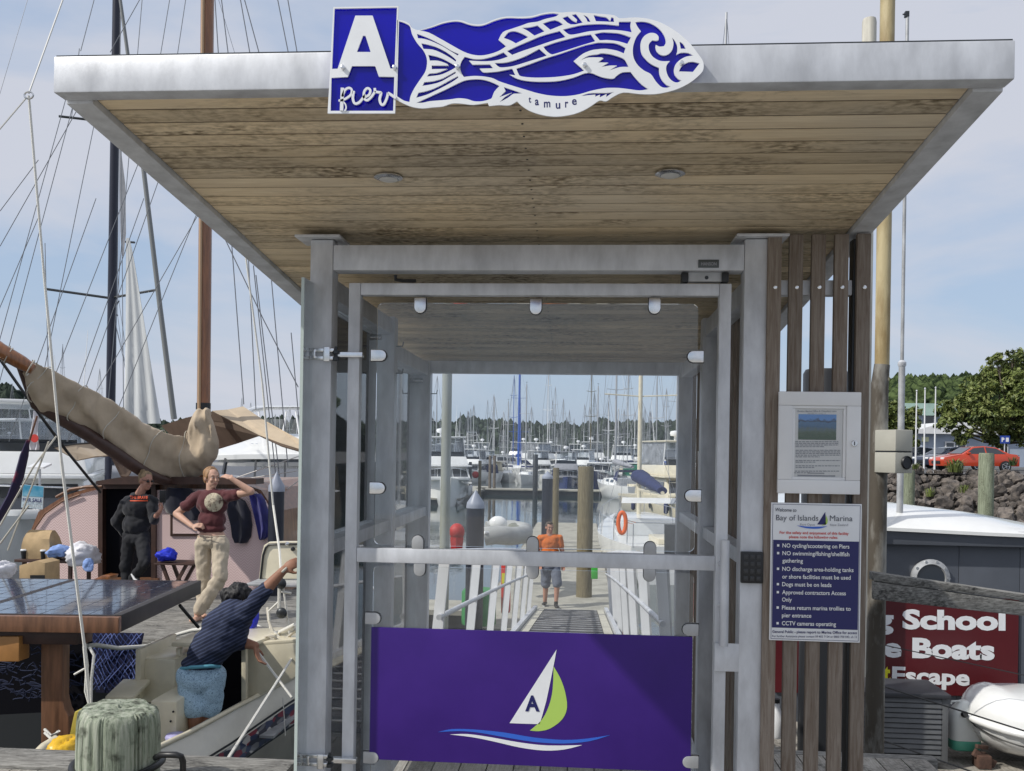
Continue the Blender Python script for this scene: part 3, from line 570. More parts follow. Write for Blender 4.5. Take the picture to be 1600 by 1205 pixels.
# photograph of a bay printed on the sheet
mm = bpy.data.materials.new('bay_photo'); mm.use_nodes = True; n = mm.node_tree.nodes; l = mm.node_tree.links
tcn = n.new('ShaderNodeTexCoord'); sx = n.new('ShaderNodeSeparateXYZ'); l.new(tcn.outputs['Generated'], sx.inputs[0]); zz = n.new('ShaderNodeTexNoise'); zz.inputs['Scale'].default_value = 7; zz.inputs['Detail'].default_value = 8; l.new(tcn.outputs['Generated'], zz.inputs['Vector'])
aa = n.new('ShaderNodeMath'); aa.operation = 'MULTIPLY_ADD'; aa.inputs[1].default_value = .38; l.new(zz.outputs[0], aa.inputs[0]); l.new(sx.outputs['Z'], aa.inputs[2])
rr = n.new('ShaderNodeValToRGB'); e = rr.color_ramp.elements; e[0].position = .25; e[0].color = (.03, .09, .03, 1); e[1].position = 1.12; e[1].color = (.12, .35, .75, 1)
for ps_, cc in ((.45, (.06, .12, .05, 1)), (.6, (.10, .17, .17, 1)), (.72, (.05, .16, .30, 1)), (.86, (.07, .22, .42, 1)), (.93, (.01, .03, .06, 1)), (1.0, (.08, .26, .6, 1))): q_ = e.new(min(ps_, .999)); q_.color = cc
l.new(aa.outputs[0], rr.inputs[0]); l.new(rr.outputs[0], n['Principled BSDF'].inputs['Base Color']); n['Principled BSDF'].inputs['Roughness'].default_value = .4
yt = YG-.0328
a = P(1247, 687, yt); c = P(1307, 648, yt); MB().box((a.x, yt-.0005, a.z), (c.x, yt+.0002, c.z)).build('photo', mm, pa)
b = MB()
ptext(b, 'Bay of Islands', 1260, 1278, 636.5, 3, yt, .01); ptext(b, 'Marina', 1284, 1295, 636.5, 3, yt, .01)
ptext(b, 'Exciting Marina Office & Chandlery news', 1246, 1307, 644, 2.6, yt, .02); ptext(b, 'Saturday 9 to Sunday 12', 1262, 1290, 647, 1.8, yt)
random.seed(3)
yy = 691
for cnt, x0_, x1_ in ((4, 1238, 1310), (5, 1243, 1313), (2, 1243, 1313), (2, 1243, 1312), (2, 1238, 1311)):
    for k in range(cnt):
        xe = x1_ if k < cnt-1 else x0_+(x1_-x0_)*random.uniform(.3, .7); x = x0_
        while x < xe:
            wd = random.uniform(2.5, 6.5); a = P(x, yy, yt); c = P(min(x+wd, xe), yy-1.3, yt); b.box((a.x, yt-.0006, a.z), (c.x, yt-.0002, c.z)); x += wd+1.0
        yy += 2.55
    yy += 3.2
for k in range(2):
    a = P(1262 if k == 0 else 1246, 740+k*4, yt); c = P(1288 if k == 0 else 1305, 738.9+k*4, yt); b.box((a.x, yt-.0006, a.z), (c.x, yt-.0002, c.z))
b.build('print', M['pale_ink'], pa)
MB().box((X0+fw+.006, YG-.0350, Z0+fw+.006), (X1-fw-.006, YG-.0342, Z1-fw-.006)).build('pane', glassmat('case_pane', (.99, .99, .99), .008), NB)
c = cw(1335, 693, .02); lk = MB().lathe((c.x, YG-.052, c.z), [(.0085, 0), (.0095, .001), (.0095, .006)], 18, ax=(0, 1, 0)).build('lock', M['steel'], NB, sm=40)
MB().box((c.x-.0012, YG-.0535, c.z-.006), (c.x+.0012, YG-.0522, c.z+.006)).build('keyhole', M['black'], lk)
# rules sign
yr = YG-.022
RS = thing('rules_sign', 'white and navy printed rules sign under the notice case', 'sign', P(1272, 1003, yr))
Q = lambda px, py: P(px, py, yr)
X0 = (Q(1205.5, 786).x+Q(1201.5, 1000).x)/2; X1 = (Q(1347, 787).x+Q(1343.5, 1005).x)/2; Z1 = Q(1275, 786.5).z; Z0 = Q(1275, 1002.5).z
MB().box((X0, yr, Z0), (X1, yr+.008, Z1)).build('board', M['white_pl'], RS, bevel=.0015)
zn1 = Q(1275, 845).z; zn0 = Q(1275, 982.5).z
MB().box((X0+.0075, yr-.0010, zn0), (X1-.0075, yr-.0002, zn1)).build('navy_field', M['navy'], RS)
bd = MB(); i_ = .0045
for (a, b_, c_, d_) in ((X0+i_, X1-i_, Z1-i_-.0013, Z1-i_), (X0+i_, X1-i_, Z0+i_, Z0+i_+.0013), (X0+i_, X0+i_+.0013, Z0+i_, Z1-i_), (X1-i_-.0013, X1-i_, Z0+i_, Z1-i_)): bd.box((a, yr-.0006, c_), (b_, yr-.0002, d_))
bd.build('border_line', M['navy'], RS)
y2 = yr-.0012
k = MB(); ptext(k, 'Welcome to', 1210.5, 1244, 799, 5.4, y2, .012, 800, shear=.25); ptext(k, 'Bay of Islands', 1212.5, 1278.5, 813, 8.4, y2, .0, 813.8); ptext(k, 'Marina', 1296.5, 1332, 814, 8.4, y2, .0, 814.5)
k.build('heading', M['grey_ink'], RS)
k = MB(); ptext(k, 'Port Opua', 1250, 1273, 821.5, 3.6, y2); ptext(k, 'New Zealand', 1297, 1325, 822, 3.6, y2); k.build('subheading', M['pale_ink'], RS)
flat('emblem_sail', [(1289.5, 800), (1277, 819.5), (1290.5, 820)], [], y2-.0004, .0004, M['navy'], RS, False)
flat('emblem_green_sail', [(1290.5, 805), (1293.5, 813), (1292, 819), (1284, 821.5), (1289.5, 816)], [], y2-.0004, .0004, M['lime'], RS)
flat('emblem_wave', [(1245, 821), (1262, 823), (1280, 823), (1293, 822.5), (1280, 826), (1265, 826), (1253, 824)], [], y2-.0004, .0004, M['skyblue'], RS)
k = MB(); ptext(k, 'For the safety and enjoyment of this facility', 1218, 1326, 834, 4.2, y2, .018, 836); ptext(k, 'please note the following rules:', 1233, 1309, 841, 4.2, y2, .018, 842); k.build('red_lettering', M['red_ink'], RS)
k = MB()
for s_, xe, yy in (('NO cycling/scootering on Piers', 1327, 855.5), ('NO swimming/fishing/shellfish', 1327, 867.5), ('gathering', 1254.5, 879), ('NO discharge area-holding tanks', 1333.5, 892), ('or shore facilities must be used', 1329, 904), ('Dogs must be on leads', 1299, 916), ('Approved contractors Access', 1321.5, 928.5), ('Only', 1237, 940), ('Please return marina trollies to', 1329, 952.5), ('pier entrance', 1267.5, 964.5), ('CCTV cameras operating', 1306, 977)):
    xs_ = 1222.5-(yy-855)*.008; ptext(k, s_, xs_, xe, yy, 6.3, y2-.0006, .014, yy+(xe-xs_)*.018)
    if s_ not in ('gathering', 'or shore facilities must be used', 'Only', 'pier entrance'):
        a = Q(xs_-8.6, yy-1.5); c = Q(xs_-5.0, yy-5.1); k.box((a.x, y2-.0012, a.z), (c.x, y2-.0008, c.z))
k.build('white_lettering', M['white_pl'], RS)
k = MB(); ptext(k, 'General Public - please report to Marina Office for access', 1206.5, 1339, 989, 4.2, y2, .016, 991); ptext(k, 'For further Assistance please contact 09 402 7124 or 0800 700 043, ch 12', 1206.5, 1339, 995.5, 3.2, y2, .005, 997); k.build('footer_lettering', M['navy'], RS)
# ================================================================ SETTING
WZ = -1.87; PZN = -1.42
def hor(px): return CY+(px-CX)*ROL
def tri(co, f): return co
# ---- water
wm = bpy.data.materials.new('harbour_water'); wm.use_nodes = True; n = wm.node_tree.nodes; l = wm.node_tree.links; b = n['Principled BSDF']
b.inputs['Base Color'].default_value = (.012, .032, .034, 1); b.inputs['Roughness'].default_value = .05; b.inputs['Specular IOR Level'].default_value = .6
g = n.new('ShaderNodeNewGeometry'); mpn = n.new('ShaderNodeMapping'); mpn.inputs['Scale'].default_value = (1, .45, 1); l.new(g.outputs['Position'], mpn.inputs[0])
z1 = n.new('ShaderNodeTexNoise'); z1.inputs['Scale'].default_value = 2.2; z1.inputs['Detail'].default_value = 4; z1.inputs['Distortion'].default_value = .6; l.new(mpn.outputs[0], z1.inputs['Vector'])
bp = n.new('ShaderNodeBump'); bp.inputs['Strength'].default_value = .12; bp.inputs['Distance'].default_value = .05; l.new(z1.outputs[0], bp.inputs['Height']); l.new(bp.outputs[0], b.inputs['Normal'])
tag(MB().add([(-2500, -200, WZ), (2500, -200, WZ), (2500, 4000, WZ), (-2500, 4000, WZ)], [(0, 1, 2, 3)]).build('water', wm), kind='structure')
# ---- pier deck: planks as parts
PD = thing('pier_deck', None, None, (0, 3, 0), kind='structure')
pk = cube_me('plank', M['deck_wood'])
x = -1.4
while x < 1.75:
    link('plank', pk, PD, (x+.066, 3.05, -.022), None, (.128, 4.0, .04)); x += .135
x = -6.0
while x < -1.45:
    link('plank', pk, PD, (x+.066, 2.3, -.022), None, (.128, 4.1, .04)); x += .135
MB().box((-6, 4.36, -.30), (-1.42, 4.62, .012)).build('edge_beam', M['grey_wood'], PD, bevel=.012)
MB().box((-1.42, 5.06, -.30), (1.9, 5.14, -.004)).build('edge_beam', M['grey_wood'], PD, bevel=.01)
for x in (-4.6, -1.3, 1.7): MB().tube([(x, 4.3 if x < -2 else 4.9, -.05), (x, 4.3 if x < -2 else 4.9, -4)], .16, 14).build('support_pile', M['dark_metal'], PD, sm=40)
apr = mat('unseen_pale_paving', (.40, .385, .35), .9, var=.15, vscale=1.5, world=True)
tag(MB().box((-14, -16, -.30), (14, .22, -.012)).build('unseen_promenade', apr), kind='structure')  # unseen ground behind the camera, added to bounce sunlight under the roof
# ---- far wooded hills
fol = mat('far_foliage', (.050, .068, .048), .9, var=.75, vscale=.25, spec=.1, world=True, col2=(.022, .032, .026), lo=.4, hi=.62)
fol2 = mat('near_hill_foliage', (.085, .12, .045), .9, spec=.1, vscale=.8, world=True, col2=(.012, .022, .010), lo=.42, hi=.6)
hill = mat('hill_ground', (.05, .065, .035), .95, var=.5, vscale=.05, world=True)
def ico(sub=1):
    bm = bmesh.new(); bmesh.ops.create_icosphere(bm, subdivisions=sub, radius=1); vs = [v.co.copy() for v in bm.verts]; fs = [tuple(v.index for v in f.verts) for f in bm.faces]; bm.free(); return vs, fs
ICO1 = ico(1); ICO2 = ico(2)
def ridge(name, pts, depth, m_):
    """pts: (x, y, crest z) ; a long mound"""
    mb = MB(); rings = []
    for (x, y, z) in pts: rings.append([(x, y-depth, WZ-1), (x, y-depth*.5, WZ+(z-WZ)*.55), (x, y, z), (x, y+depth*.6, WZ+(z-WZ)*.6), (x, y+depth, WZ-1)])
    mb.loft(rings, closed=False); return tag(mb.build(name, m_, sm=60), kind='structure')
def wood(name, pts, depth, cnt, r, m_, sub=1, seed=1, label=None, parent=None):
    random.seed(seed); mb = MB(); vs, fs = ICO1 if sub == 1 else ICO2
    for i in range(cnt):
        t = random.random()*(len(pts)-1); k = int(t); f = t-k; a, c = pts[k], pts[min(k+1, len(pts)-1)]
        s = random.random(); x = a[0]+(c[0]-a[0])*f+random.uniform(-r, r); cz = a[2]+(c[2]-a[2])*f; y = a[1]+(c[1]-a[1])*f-depth*s; z = WZ+(cz-WZ)*(1-s*s*.9)
        rr = r*random.uniform(.5, 1.25); kz = random.uniform(.8, 1.9)
        q = Vector((random.random()*50, random.random()*50, 0))
        mb.add([Vector((x, y, z))+Vector((v.x*rr, v.y*rr, v.z*rr*kz))*(1+.55*noise.noise(v*2.3+q)) for v in vs], fs)
    o = mb.build(name, m_, parent, sm=None); o['kind'] = 'stuff'
    if label: tag(o, label, 'trees')
    return o
def px_ridge(lst, Y): return [(P(px, py, Y).x, Y, P(px, py, Y).z) for px, py in lst]
rg = px_ridge([(560, 668), (600, 664), (660, 668), (700, 672), (740, 664), (790, 668), (830, 676), (870, 671), (905, 676), (950, 667), (1000, 671), (1060, 668), (1120, 672), (1220, 676), (1330, 682)], 520)
ridge('far_hill', [(x, y, z-6) for x, y, z in rg], 90, hill)
wood('wooded_shore', rg, 60, 2600, 2.7, fol, 1, 4, 'dark line of pine woods on the far shore beyond all the masts')
rl = px_ridge([(-260, 612), (-60, 606), (0, 612), (25, 616), (60, 640), (110, 668), (200, 672), (330, 668), (420, 664), (520, 670)], 300)
ridge('left_hill', [(x, y, z-3) for x, y, z in rl], 60, hill)
wood('wooded_hillside', rl, 40, 1500, 1.9, fol, 1, 5, 'wooded hillside rising behind the yachts at the left edge')
rr_ = px_ridge([(1300, 640), (1370, 612), (1400, 602), (1440, 606), (1475, 603), (1520, 598), (1600, 600), (1720, 604)], 170)
ridge('right_hill', [(x, y, z-1.5) for x, y, z in rr_], 40, hill)
wood('bush_covered_hill', rr_, 30, 1600, 1.1, fol2, 1, 6, 'dark bush-covered hill behind the car park building')
# ---- car park and rock wall
CZ = .78
asph = mat('asphalt', (.11, .11, .11), .9, var=.3, vscale=3, world=True)
xs0 = P(1330, 733, 44).x
tag(MB().add([(xs0-2, 45, CZ), (90, 45, CZ), (120, 170, CZ), (xs0-2, 170, CZ)], [(0, 1, 2, 3)]).build('car_park', asph), kind='structure')
bank = mat('rock_bank_soil', (.07, .06, .045), .95, var=.5, vscale=2, world=True)
BK = thing('rock_bank', None, None, (xs0, 42, 0), kind='structure')
def bankpt(x, t): return Vector((x, 45.6-t*7, CZ+.02-t*t*.2-t*(CZ-WZ+.3)))
mb = MB(); rings = []
for i in range(24): x = xs0-2+i*2.2; rings.append([bankpt(x, t)-Vector((0, 0, .12)) for t in (0, .2, .4, .6, .8, 1.15)]+[Vector((x, 39, -6)), Vector((x, 48, -6))])
mb.loft(rings, closed=True); mb.build('bank', bank, BK, sm=50)
random.seed(11)
rock_m = mat('volcanic_rock', (.17, .145, .125), .92, var=.55, vscale=2.2, bump=.9, bscale=6, rnd=.35, col2=(.05, .045, .042))
rmes = []
for k in range(8):
    vs, fs = ICO2; q = Vector((k*7.3, k*3.1, 0))
    mb = MB().add([Vector((v.x*random.uniform(.96, 1.04), v.y, v.z*.8))*(1+.55*noise.noise(v*1.2+q)+.12*noise.noise(v*3.5+q)) for v in vs], fs); rmes.append(mb.mesh('rock', rock_m))
cnt = 0; xx0 = P(1372, 760, 44).x; xx1 = P(1612, 760, 44).x
for j in range(9):
    t = .02+j*.085
    x = xx0+random.uniform(0, .3)
    while x < xx1 and cnt < 300:
        s = random.choice([.11, .14, .18, .22, .27, .38])*random.uniform(.85, 1.15); p = bankpt(x, t+random.uniform(-.03, .03))
        link('rock', rmes[random.randrange(8)], BK, p+Vector((0, 0, .02)), (random.random()*6, random.random()*6, random.random()*6), (s*random.uniform(.8, 1.3), s, s*random.uniform(.8, 1.1))); x += s*1.5; cnt += 1
flax = mat('flax_leaves', (.16, .20, .05), .7, rnd=.2)
def tuft(px, py, Y, h, w_, label, nb=70, m_=None):
    base = P(px, py, Y); o = thing('grass_tuft', label, 'plant', base, 'tufts along the rock bank'); mb = MB()
    for i in range(nb):
        a = random.uniform(0, 2*pi); r0 = random.uniform(0, w_*.35); q = base+Vector((cos(a)*r0, sin(a)*r0, 0)); hh = h*random.uniform(.5, 1.1); ln = random.uniform(.1, .6)*w_
        d = Vector((cos(a), sin(a), 0)); e = Vector((-d.y, d.x, 0))*.018
        mb.add([q-e, q+e, q+d*ln*.4+Vector((0, 0, hh*.7))+e*.8, q+d*ln*.4+Vector((0, 0, hh*.7))-e*.8, q+d*ln+Vector((0, 0, hh*.85))], [(0, 1, 2, 3), (3, 2, 4)])
    x = mb.build('blades', m_ or flax, o); x['kind'] = 'stuff'
tuft(1492, 738, 45.2, .75, .95, 'wide yellow-green flax clump in front of the red car', 120)
tuft(1428, 733, 45.2, .35, .6, 'low grass tuft at the top of the bank left of the flagpoles')
tuft(1583, 728, 45.2, .5, .5, 'small dark shrub behind the tail of the red car', 50, mat('shrub_leaf', (.04, .08, .02), .8))
tuft(1452, 776, 43, .5, .5, 'dry grass tuft growing low among the bank rocks', 40)
tuft(1505, 770, 43.3, .45, .6, 'straggly dry grass between rocks in the middle of the bank', 40)
# ---- broad-leaved trees
bark = mat('bark', (.14, .115, .09), .9, var=.4, vscale=6, bump=.5, bscale=20)
leafm = []
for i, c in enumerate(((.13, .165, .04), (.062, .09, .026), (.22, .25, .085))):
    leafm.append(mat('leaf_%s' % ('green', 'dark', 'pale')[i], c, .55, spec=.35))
def tree(name, label, base, h, blobs, nleaf, ls, seed, mats_=None, group=None, trunk=.25):
    """blobs: (dx, dy, z, radius) clusters carrying the crown"""
    random.seed(seed); root = thing(name, label, 'tree', base, group)
    mb = MB(); base = Vector(base)
    fork = base+Vector((0, 0, h*.28)); mb.tube([base-Vector((0, 0, .3)), base+Vector((.05, 0, h*.15)), fork], [trunk, trunk*.8, trunk*.65], 8)
    for (dx, dy, z, r) in blobs:
        c = base+Vector((dx, dy, z)); mid = fork.lerp(c, .5)+Vector((random.uniform(-.3, .3), random.uniform(-.3, .3), -.1*h*.3))
        mb.tube([fork, mid, c], [trunk*.45, trunk*.25, .03], 6)
        for k in range(4):
            e = c+Vector((random.uniform(-1, 1), random.uniform(-1, 1), random.uniform(-.6, 1))).normalized()*r*.85; mb.tube([mid.lerp(c, .6), e], [trunk*.12, .01], 5)
    mb.build('trunk', bark, root, sm=50)
    vs = []; fs = []; mi = []; tot = sum(b_[3]**2 for b_ in blobs)
    for (dx, dy, z, r) in blobs:
        c = base+Vector((dx, dy, z)); ncl = max(10, int(nleaf*r*r/tot/26))
        for k in range(ncl):
            d = Vector((random.gauss(0, 1), random.gauss(0, 1), random.gauss(0, .9)))
            d.normalize(); rad = r*random.uniform(.55, 1.08); cc = c+Vector((d.x*rad, d.y*rad, d.z*rad*.82)); tone = random.random()
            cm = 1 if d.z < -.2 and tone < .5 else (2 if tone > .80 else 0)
            cr = r*random.uniform(.13, .25)
            for q in range(26):
                o = Vector((random.gauss(0, 1), random.gauss(0, 1), random.gauss(0, .8)))*cr*.6+cc
                nrm = (d*.7+Vector((random.gauss(0, .6), random.gauss(0, .6), random.gauss(.4, .6)))).normalized()
                u = nrm.orthogonal().normalized(); u = Matrix.Rotation(random.random()*6.28, 3, nrm) @ u; v = nrm.cross(u); L_ = ls*random.uniform(.6, 1.2)
                b0 = len(vs); vs += [o-u*L_, o+v*L_*.45, o+u*L_, o-v*L_*.45]; fs.append((b0, b0+1, b0+2, b0+3)); mi.append(cm if random.random() < .75 else random.randrange(3))
    me = bpy.data.meshes.new('crown'); me.from_pydata([v-base for v in vs], [], fs)
    for m_ in (mats_ or leafm): me.materials.append(m_)
    me.polygons.foreach_set('material_index', mi); o = link('crown', me, root); o['kind'] = 'stuff'; return root
def pb(lst, Y, base):
    out = []
    for px, py, rpx, dy in lst:
        yy = Y+dy; p = P(px, py, yy)-base; out.append((p.x, p.y, p.z, rpx*yy/FPX))
    return out
TY = 62; tb = P(1568, 718, TY); tb.z = CZ
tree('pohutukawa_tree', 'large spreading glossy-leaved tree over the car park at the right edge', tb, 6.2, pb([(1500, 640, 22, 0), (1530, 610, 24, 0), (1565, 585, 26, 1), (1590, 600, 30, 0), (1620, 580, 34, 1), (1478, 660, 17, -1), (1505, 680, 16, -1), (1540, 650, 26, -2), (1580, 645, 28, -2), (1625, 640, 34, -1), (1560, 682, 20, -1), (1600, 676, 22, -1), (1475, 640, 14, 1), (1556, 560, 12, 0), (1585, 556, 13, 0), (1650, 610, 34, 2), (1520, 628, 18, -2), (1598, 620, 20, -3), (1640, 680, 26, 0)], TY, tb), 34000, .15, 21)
TY2 = 75; tb2 = P(1405, 722, TY2); tb2.z = CZ
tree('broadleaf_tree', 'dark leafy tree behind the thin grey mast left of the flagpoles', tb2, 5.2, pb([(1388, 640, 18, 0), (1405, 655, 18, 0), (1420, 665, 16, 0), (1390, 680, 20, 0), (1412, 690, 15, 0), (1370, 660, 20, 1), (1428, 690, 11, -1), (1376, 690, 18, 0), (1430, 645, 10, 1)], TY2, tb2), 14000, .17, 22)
# ---- car park building
BL = thing('office_building', 'low pale blue-grey building with green roof behind the parked cars', 'building', (P(1530, 730, 82).x, 82, CZ))
wl = mat('pale_blue_wall', (.36, .42, .52), .7, var=.08, vscale=1, world=True); roofg = mat('green_roofing', (.30, .42, .37), .6, var=.15, vscale=1, world=True)
a = P(1441, 676, 82); c = P(1640, 676, 82)
MB().box((a.x, 82, CZ-.2), (c.x, 90, a.z)).build('wall', wl, BL)
MB().prism([(a.x-.9, 81.4, a.z-.1), (a.x-.9, 81.4, a.z+.12), (a.x+1.7, 81.4, a.z+.9), (c.x, 81.4, a.z+.9), (c.x, 81.4, a.z-.1)], (0, 9, 0)).build('roof', M['white_paint'], BL)
for (x0, x1, y0, y1) in ((1476, 1492, 690, 712), (1494, 1510, 690, 712), (1560, 1575, 690, 710)):
    q0 = P(x0, y1, 81.95); q1 = P(x1, y0, 81.95); w_ = MB().box((q0.x, 81.9, q0.z), (q1.x, 81.96, q1.z)).build('window', M['white_paint'], BL); MB().box((q0.x+.12, 81.86, q0.z+.12), (q1.x-.12, 81.899, q1.z-.12)).build('pane', M['dark_glass'], w_)
BL2 = thing('upper_building', 'two storey building with a light green roof and dark window, half hidden by trees', 'building', (P(1435, 700, 92).x, 92, CZ))
a = P(1400, 638, 92); c = P(1500, 638, 92); MB().box((a.x, 92, CZ), (c.x, 100, a.z)).build('wall', wl, BL2)
MB().prism([(a.x-.8, 91, a.z-.7), (a.x+.4, 91, a.z+.45), (c.x, 91, a.z+.45), (c.x+.6, 91, a.z-.7)], (0, 10, 0)).build('roof', roofg, BL2)
q0 = P(1446, 668, 91.9); q1 = P(1459, 646, 91.9); w_ = MB().box((q0.x-.1, 91.9, q0.z-.1), (q1.x+.1, 91.97, q1.z+.1)).build('window', M['white_paint'], BL2); MB().box((q0.x, 91.86, q0.z), (q1.x, 91.899, q1.z)).build('pane', M['dark_glass'], w_)
q0 = P(1441, 690, 81.7); q1 = P(1452, 683, 81.7); o = thing('office_sign', 'small pale yellow sign on the corner of the pale blue building', 'sign', q0); MB().box((q0.x, 81.8, q0.z), (q1.x, 81.84, q1.z)).build('panel', mat('pale_yellow', (.7, .72, .45), .5), o)
q0 = P(1563, 693, 58); q1 = P(1578, 681, 58); o = thing('parking_sign', 'blue square parking sign with white symbols under the big tree', 'sign', ((q0.x+q1.x)/2, 58, CZ)); MB().box((q0.x, 58, q0.z), (q1.x, 58.03, q1.z)).build('panel', mat('sign_blue', (.02, .06, .35), .4), o)
mb = MB(); mb.tube([((q0.x+q1.x)/2, 58.06, CZ), ((q0.x+q1.x)/2, 58.06, q1.z)], .035, 8); mb.build('pole', M['galv'], o, sm=40)
mb = MB(); ptext(mb, 'P', 1565, 1569.5, 690.5, 6.5, 57.99, .05); mb.box((P(1571.5, 690, 58).x, 57.98, P(1571.5, 690.5, 58).z), (P(1576, 690, 58).x, 57.99, P(1571, 684, 58).z)); mb.build('symbol', M['white_pl'], o)
# flagpoles
for k, (px, t, bt) in enumerate(((1431.5, 612, 727), (1444.5, 608.5, 732), (1461, 607, 732))):
    a = P(px-.9, bt, 49); c = P(px+.9, t, 49); o = thing('flagpole', ('leftmost white bare flagpole on the car park edge', 'middle one of three white flagpoles on the car park edge', 'rightmost white flagpole, in front of the dark car')[k], 'flagpole', (a.x, 49, CZ), 'flagpoles at the car park')
    MB().tube([(a.x, 49, CZ), (a.x, 49, c.z)], [.05, .028], 8).build('pole', M['white_paint'], o, sm=40); MB().ball((a.x, 49, c.z+.04), .05, 8, 6).build('finial', M['galv'], o, sm=40)
# guard rail
o = thing('guard_rail', 'thin pale guard rail along the car park edge behind the cars', 'railing', (P(1500, 716, 60).x, 60, CZ))
mb = MB(); xa, xb = P(1395, 716, 60).x, P(1640, 716, 60).x; mb.tube([(xa, 64, CZ+.95), (xb, 64, CZ+.95)], .03, 6); mb.build('rail', M['galv'], o)
x = xa
while x < xb: MB().tube([(x, 64, CZ), (x, 64, CZ+.95)], .03, 6).build('rail_post', M['galv'], o); x += 2.2
# ---- cars
def car(label, pos, rotz, paint, L_=4.4):
    r = thing('parked_car', label, 'car', (0, 0, 0), 'cars parked above the rock bank'); pm = mat('car_paint', paint, .25, .2, coat=.8); tyre = M['black']
    side = [(-2.15, .30), (-2.2, .62), (-2.1, .78), (-1.45, .93), (-1.1, .97), (-.45, 1.36), (.2, 1.43), (.9, 1.36), (1.6, 1.02), (2.05, .98), (2.2, .75), (2.18, .32)]
    hw = lambda z, x: (.86 if z < .95 else .86-(z-.95)*.52)*(1-.10*max(0, abs(x)-1.5))
    rings = []
    for (x, z) in side: w_ = hw(z, x); rings.append([(x, -w_, z), (x, -w_*.5, z+.015), (x, w_*.5, z+.015), (x, w_, z)])
    mb = MB(); vs = []
    top = [(x, z) for x, z in side]; k = len(top)
    for sgn in (-1, 1): vs += [(x, sgn*hw(z, x), z) for x, z in top]
    beltz = .90
    fs = [(i, i+1, k+i+1, k+i) for i in range(k-1)]+[tuple(range(k))[::-1], tuple(range(k, 2*k)), (0, k, 2*k-1, k-1)]
    mb.add(vs, fs); mb.build('body', pm, r, sm=40, bevel=.03)
    for sgn in (-1, 1):
        pts = [(-.95, .99), (-.42, 1.31), (.2, 1.375), (.2, .99)]; f = lambda x, z: (x, sgn*(hw(z, x)+.006), z)
        MB().prism([f(*p) for p in pts], (0, -sgn*.02, 0)).build('side_window', M['dark_glass'], r)
        pts = [(.28, .99), (.28, 1.375), (.88, 1.31), (1.38, 1.01)]; MB().prism([f(*p) for p in pts], (0, -sgn*.02, 0)).build('side_window', M['dark_glass'], r)
        for wx in (-1.38, 1.36):
            wh = MB().lathe((wx, sgn*.80, .31), [(.19, -.1), (.31, -.09), (.315, .06), (.27, .075)], 20, ax=(0, sgn, 0)).build('wheel', tyre, r, sm=40)
            rm = MB().lathe((wx, sgn*.80, .31), [(.20, .05), (.215, .078), (.05, .06)], 20, ax=(0, sgn, 0))
            for s_ in range(5): a = s_*2*pi/5; rm.bar((wx, sgn*.885, .31), (wx+.2*cos(a), sgn*.885, .31+.2*sin(a)), .06, .02)
            rm.build('rim', M['steel'], wh, sm=40)
        MB().box((-.86, sgn*.88-.07, .98), (-.70, sgn*.88+.07, 1.08)).build('mirror', pm, r, bevel=.02)
        MB().box((-2.17, sgn*.60-.16, .66), (-2.02, sgn*.60+.16, .77)).build('headlight', M['white_pl'], r, bevel=.02)
        MB().box((2.06, sgn*.62-.16, .76), (2.205, sgn*.62+.16, .88)).build('tail_light', M['red_ink'], r, bevel=.02)
    MB().prism([(-1.08, -.62, .99), (-1.08, .62, .99), (-.5, .56, 1.335), (-.5, -.56, 1.335)], (-.015, 0, .015)).build('windscreen', M['dark_glass'], r)
    MB().box((-2.215, -.45, .42), (-2.18, .45, .58)).build('grille', M['black'], r, bevel=.01)
    r.location = pos; r.rotation_euler.z = rotz; return r
car('orange-red hatchback parked broadside behind the flax and a timber pile', (P(1521, 736, 54).x, 54, CZ), radians(8), (.60, .055, .012))
car('dark blue car with raised nose half behind the red hatchback', (P(1482, 731, 60).x, 60, CZ), radians(20), (.02, .03, .06))
car('dark car just right of the grey electric box, behind the leftmost flagpole', (P(1428, 727, 64).x, 64, CZ), radians(2), (.015, .02, .045))
# ---- timber piles on the right
pilem = woodmat('green_treated_pile', (.30, .33, .24), (.12, .14, .09), (8, 8, .5), ((.05, .05, .03), 3, (2, 2, .6)), rnd=.1)
def pile(label, px, py, wpx, Y, m_, name='timber_pile', zb=-3.0, group=None, n=14, lean=0):
    p = P(px, py, Y); r = wpx*Y/FPX/2; o = thing(name, label, 'pile', (p.x, Y, WZ if zb < WZ else zb), group)
    MB().tube([(p.x-lean, Y, zb), (p.x, Y, p.z-.03), (p.x, Y, p.z)], [r, r, r*.9], n).build('shaft', m_, o, sm=40); return o
pile('thick weathered timber pile in front of the red car', 1541.5, 708, 22, 17, pilem)
pile('shorter timber pile beneath the grey electric box', 1421, 735, 16, 20, pilem)
pile('tall whitish pile whose top pokes above the roof beside the ochre pole', 1358.5, 30, 21, 8.5, mat('pale_pole', (.55, .53, .46), .7, var=.3, vscale=5, stretch=(3, 3, .4)), 'pale_pole', -2.5)
pile('thick black pile with cut top seen between the screen slats', 1290, 578, 66, 7.2, M['black'], 'black_pile', -2.5, n=20)
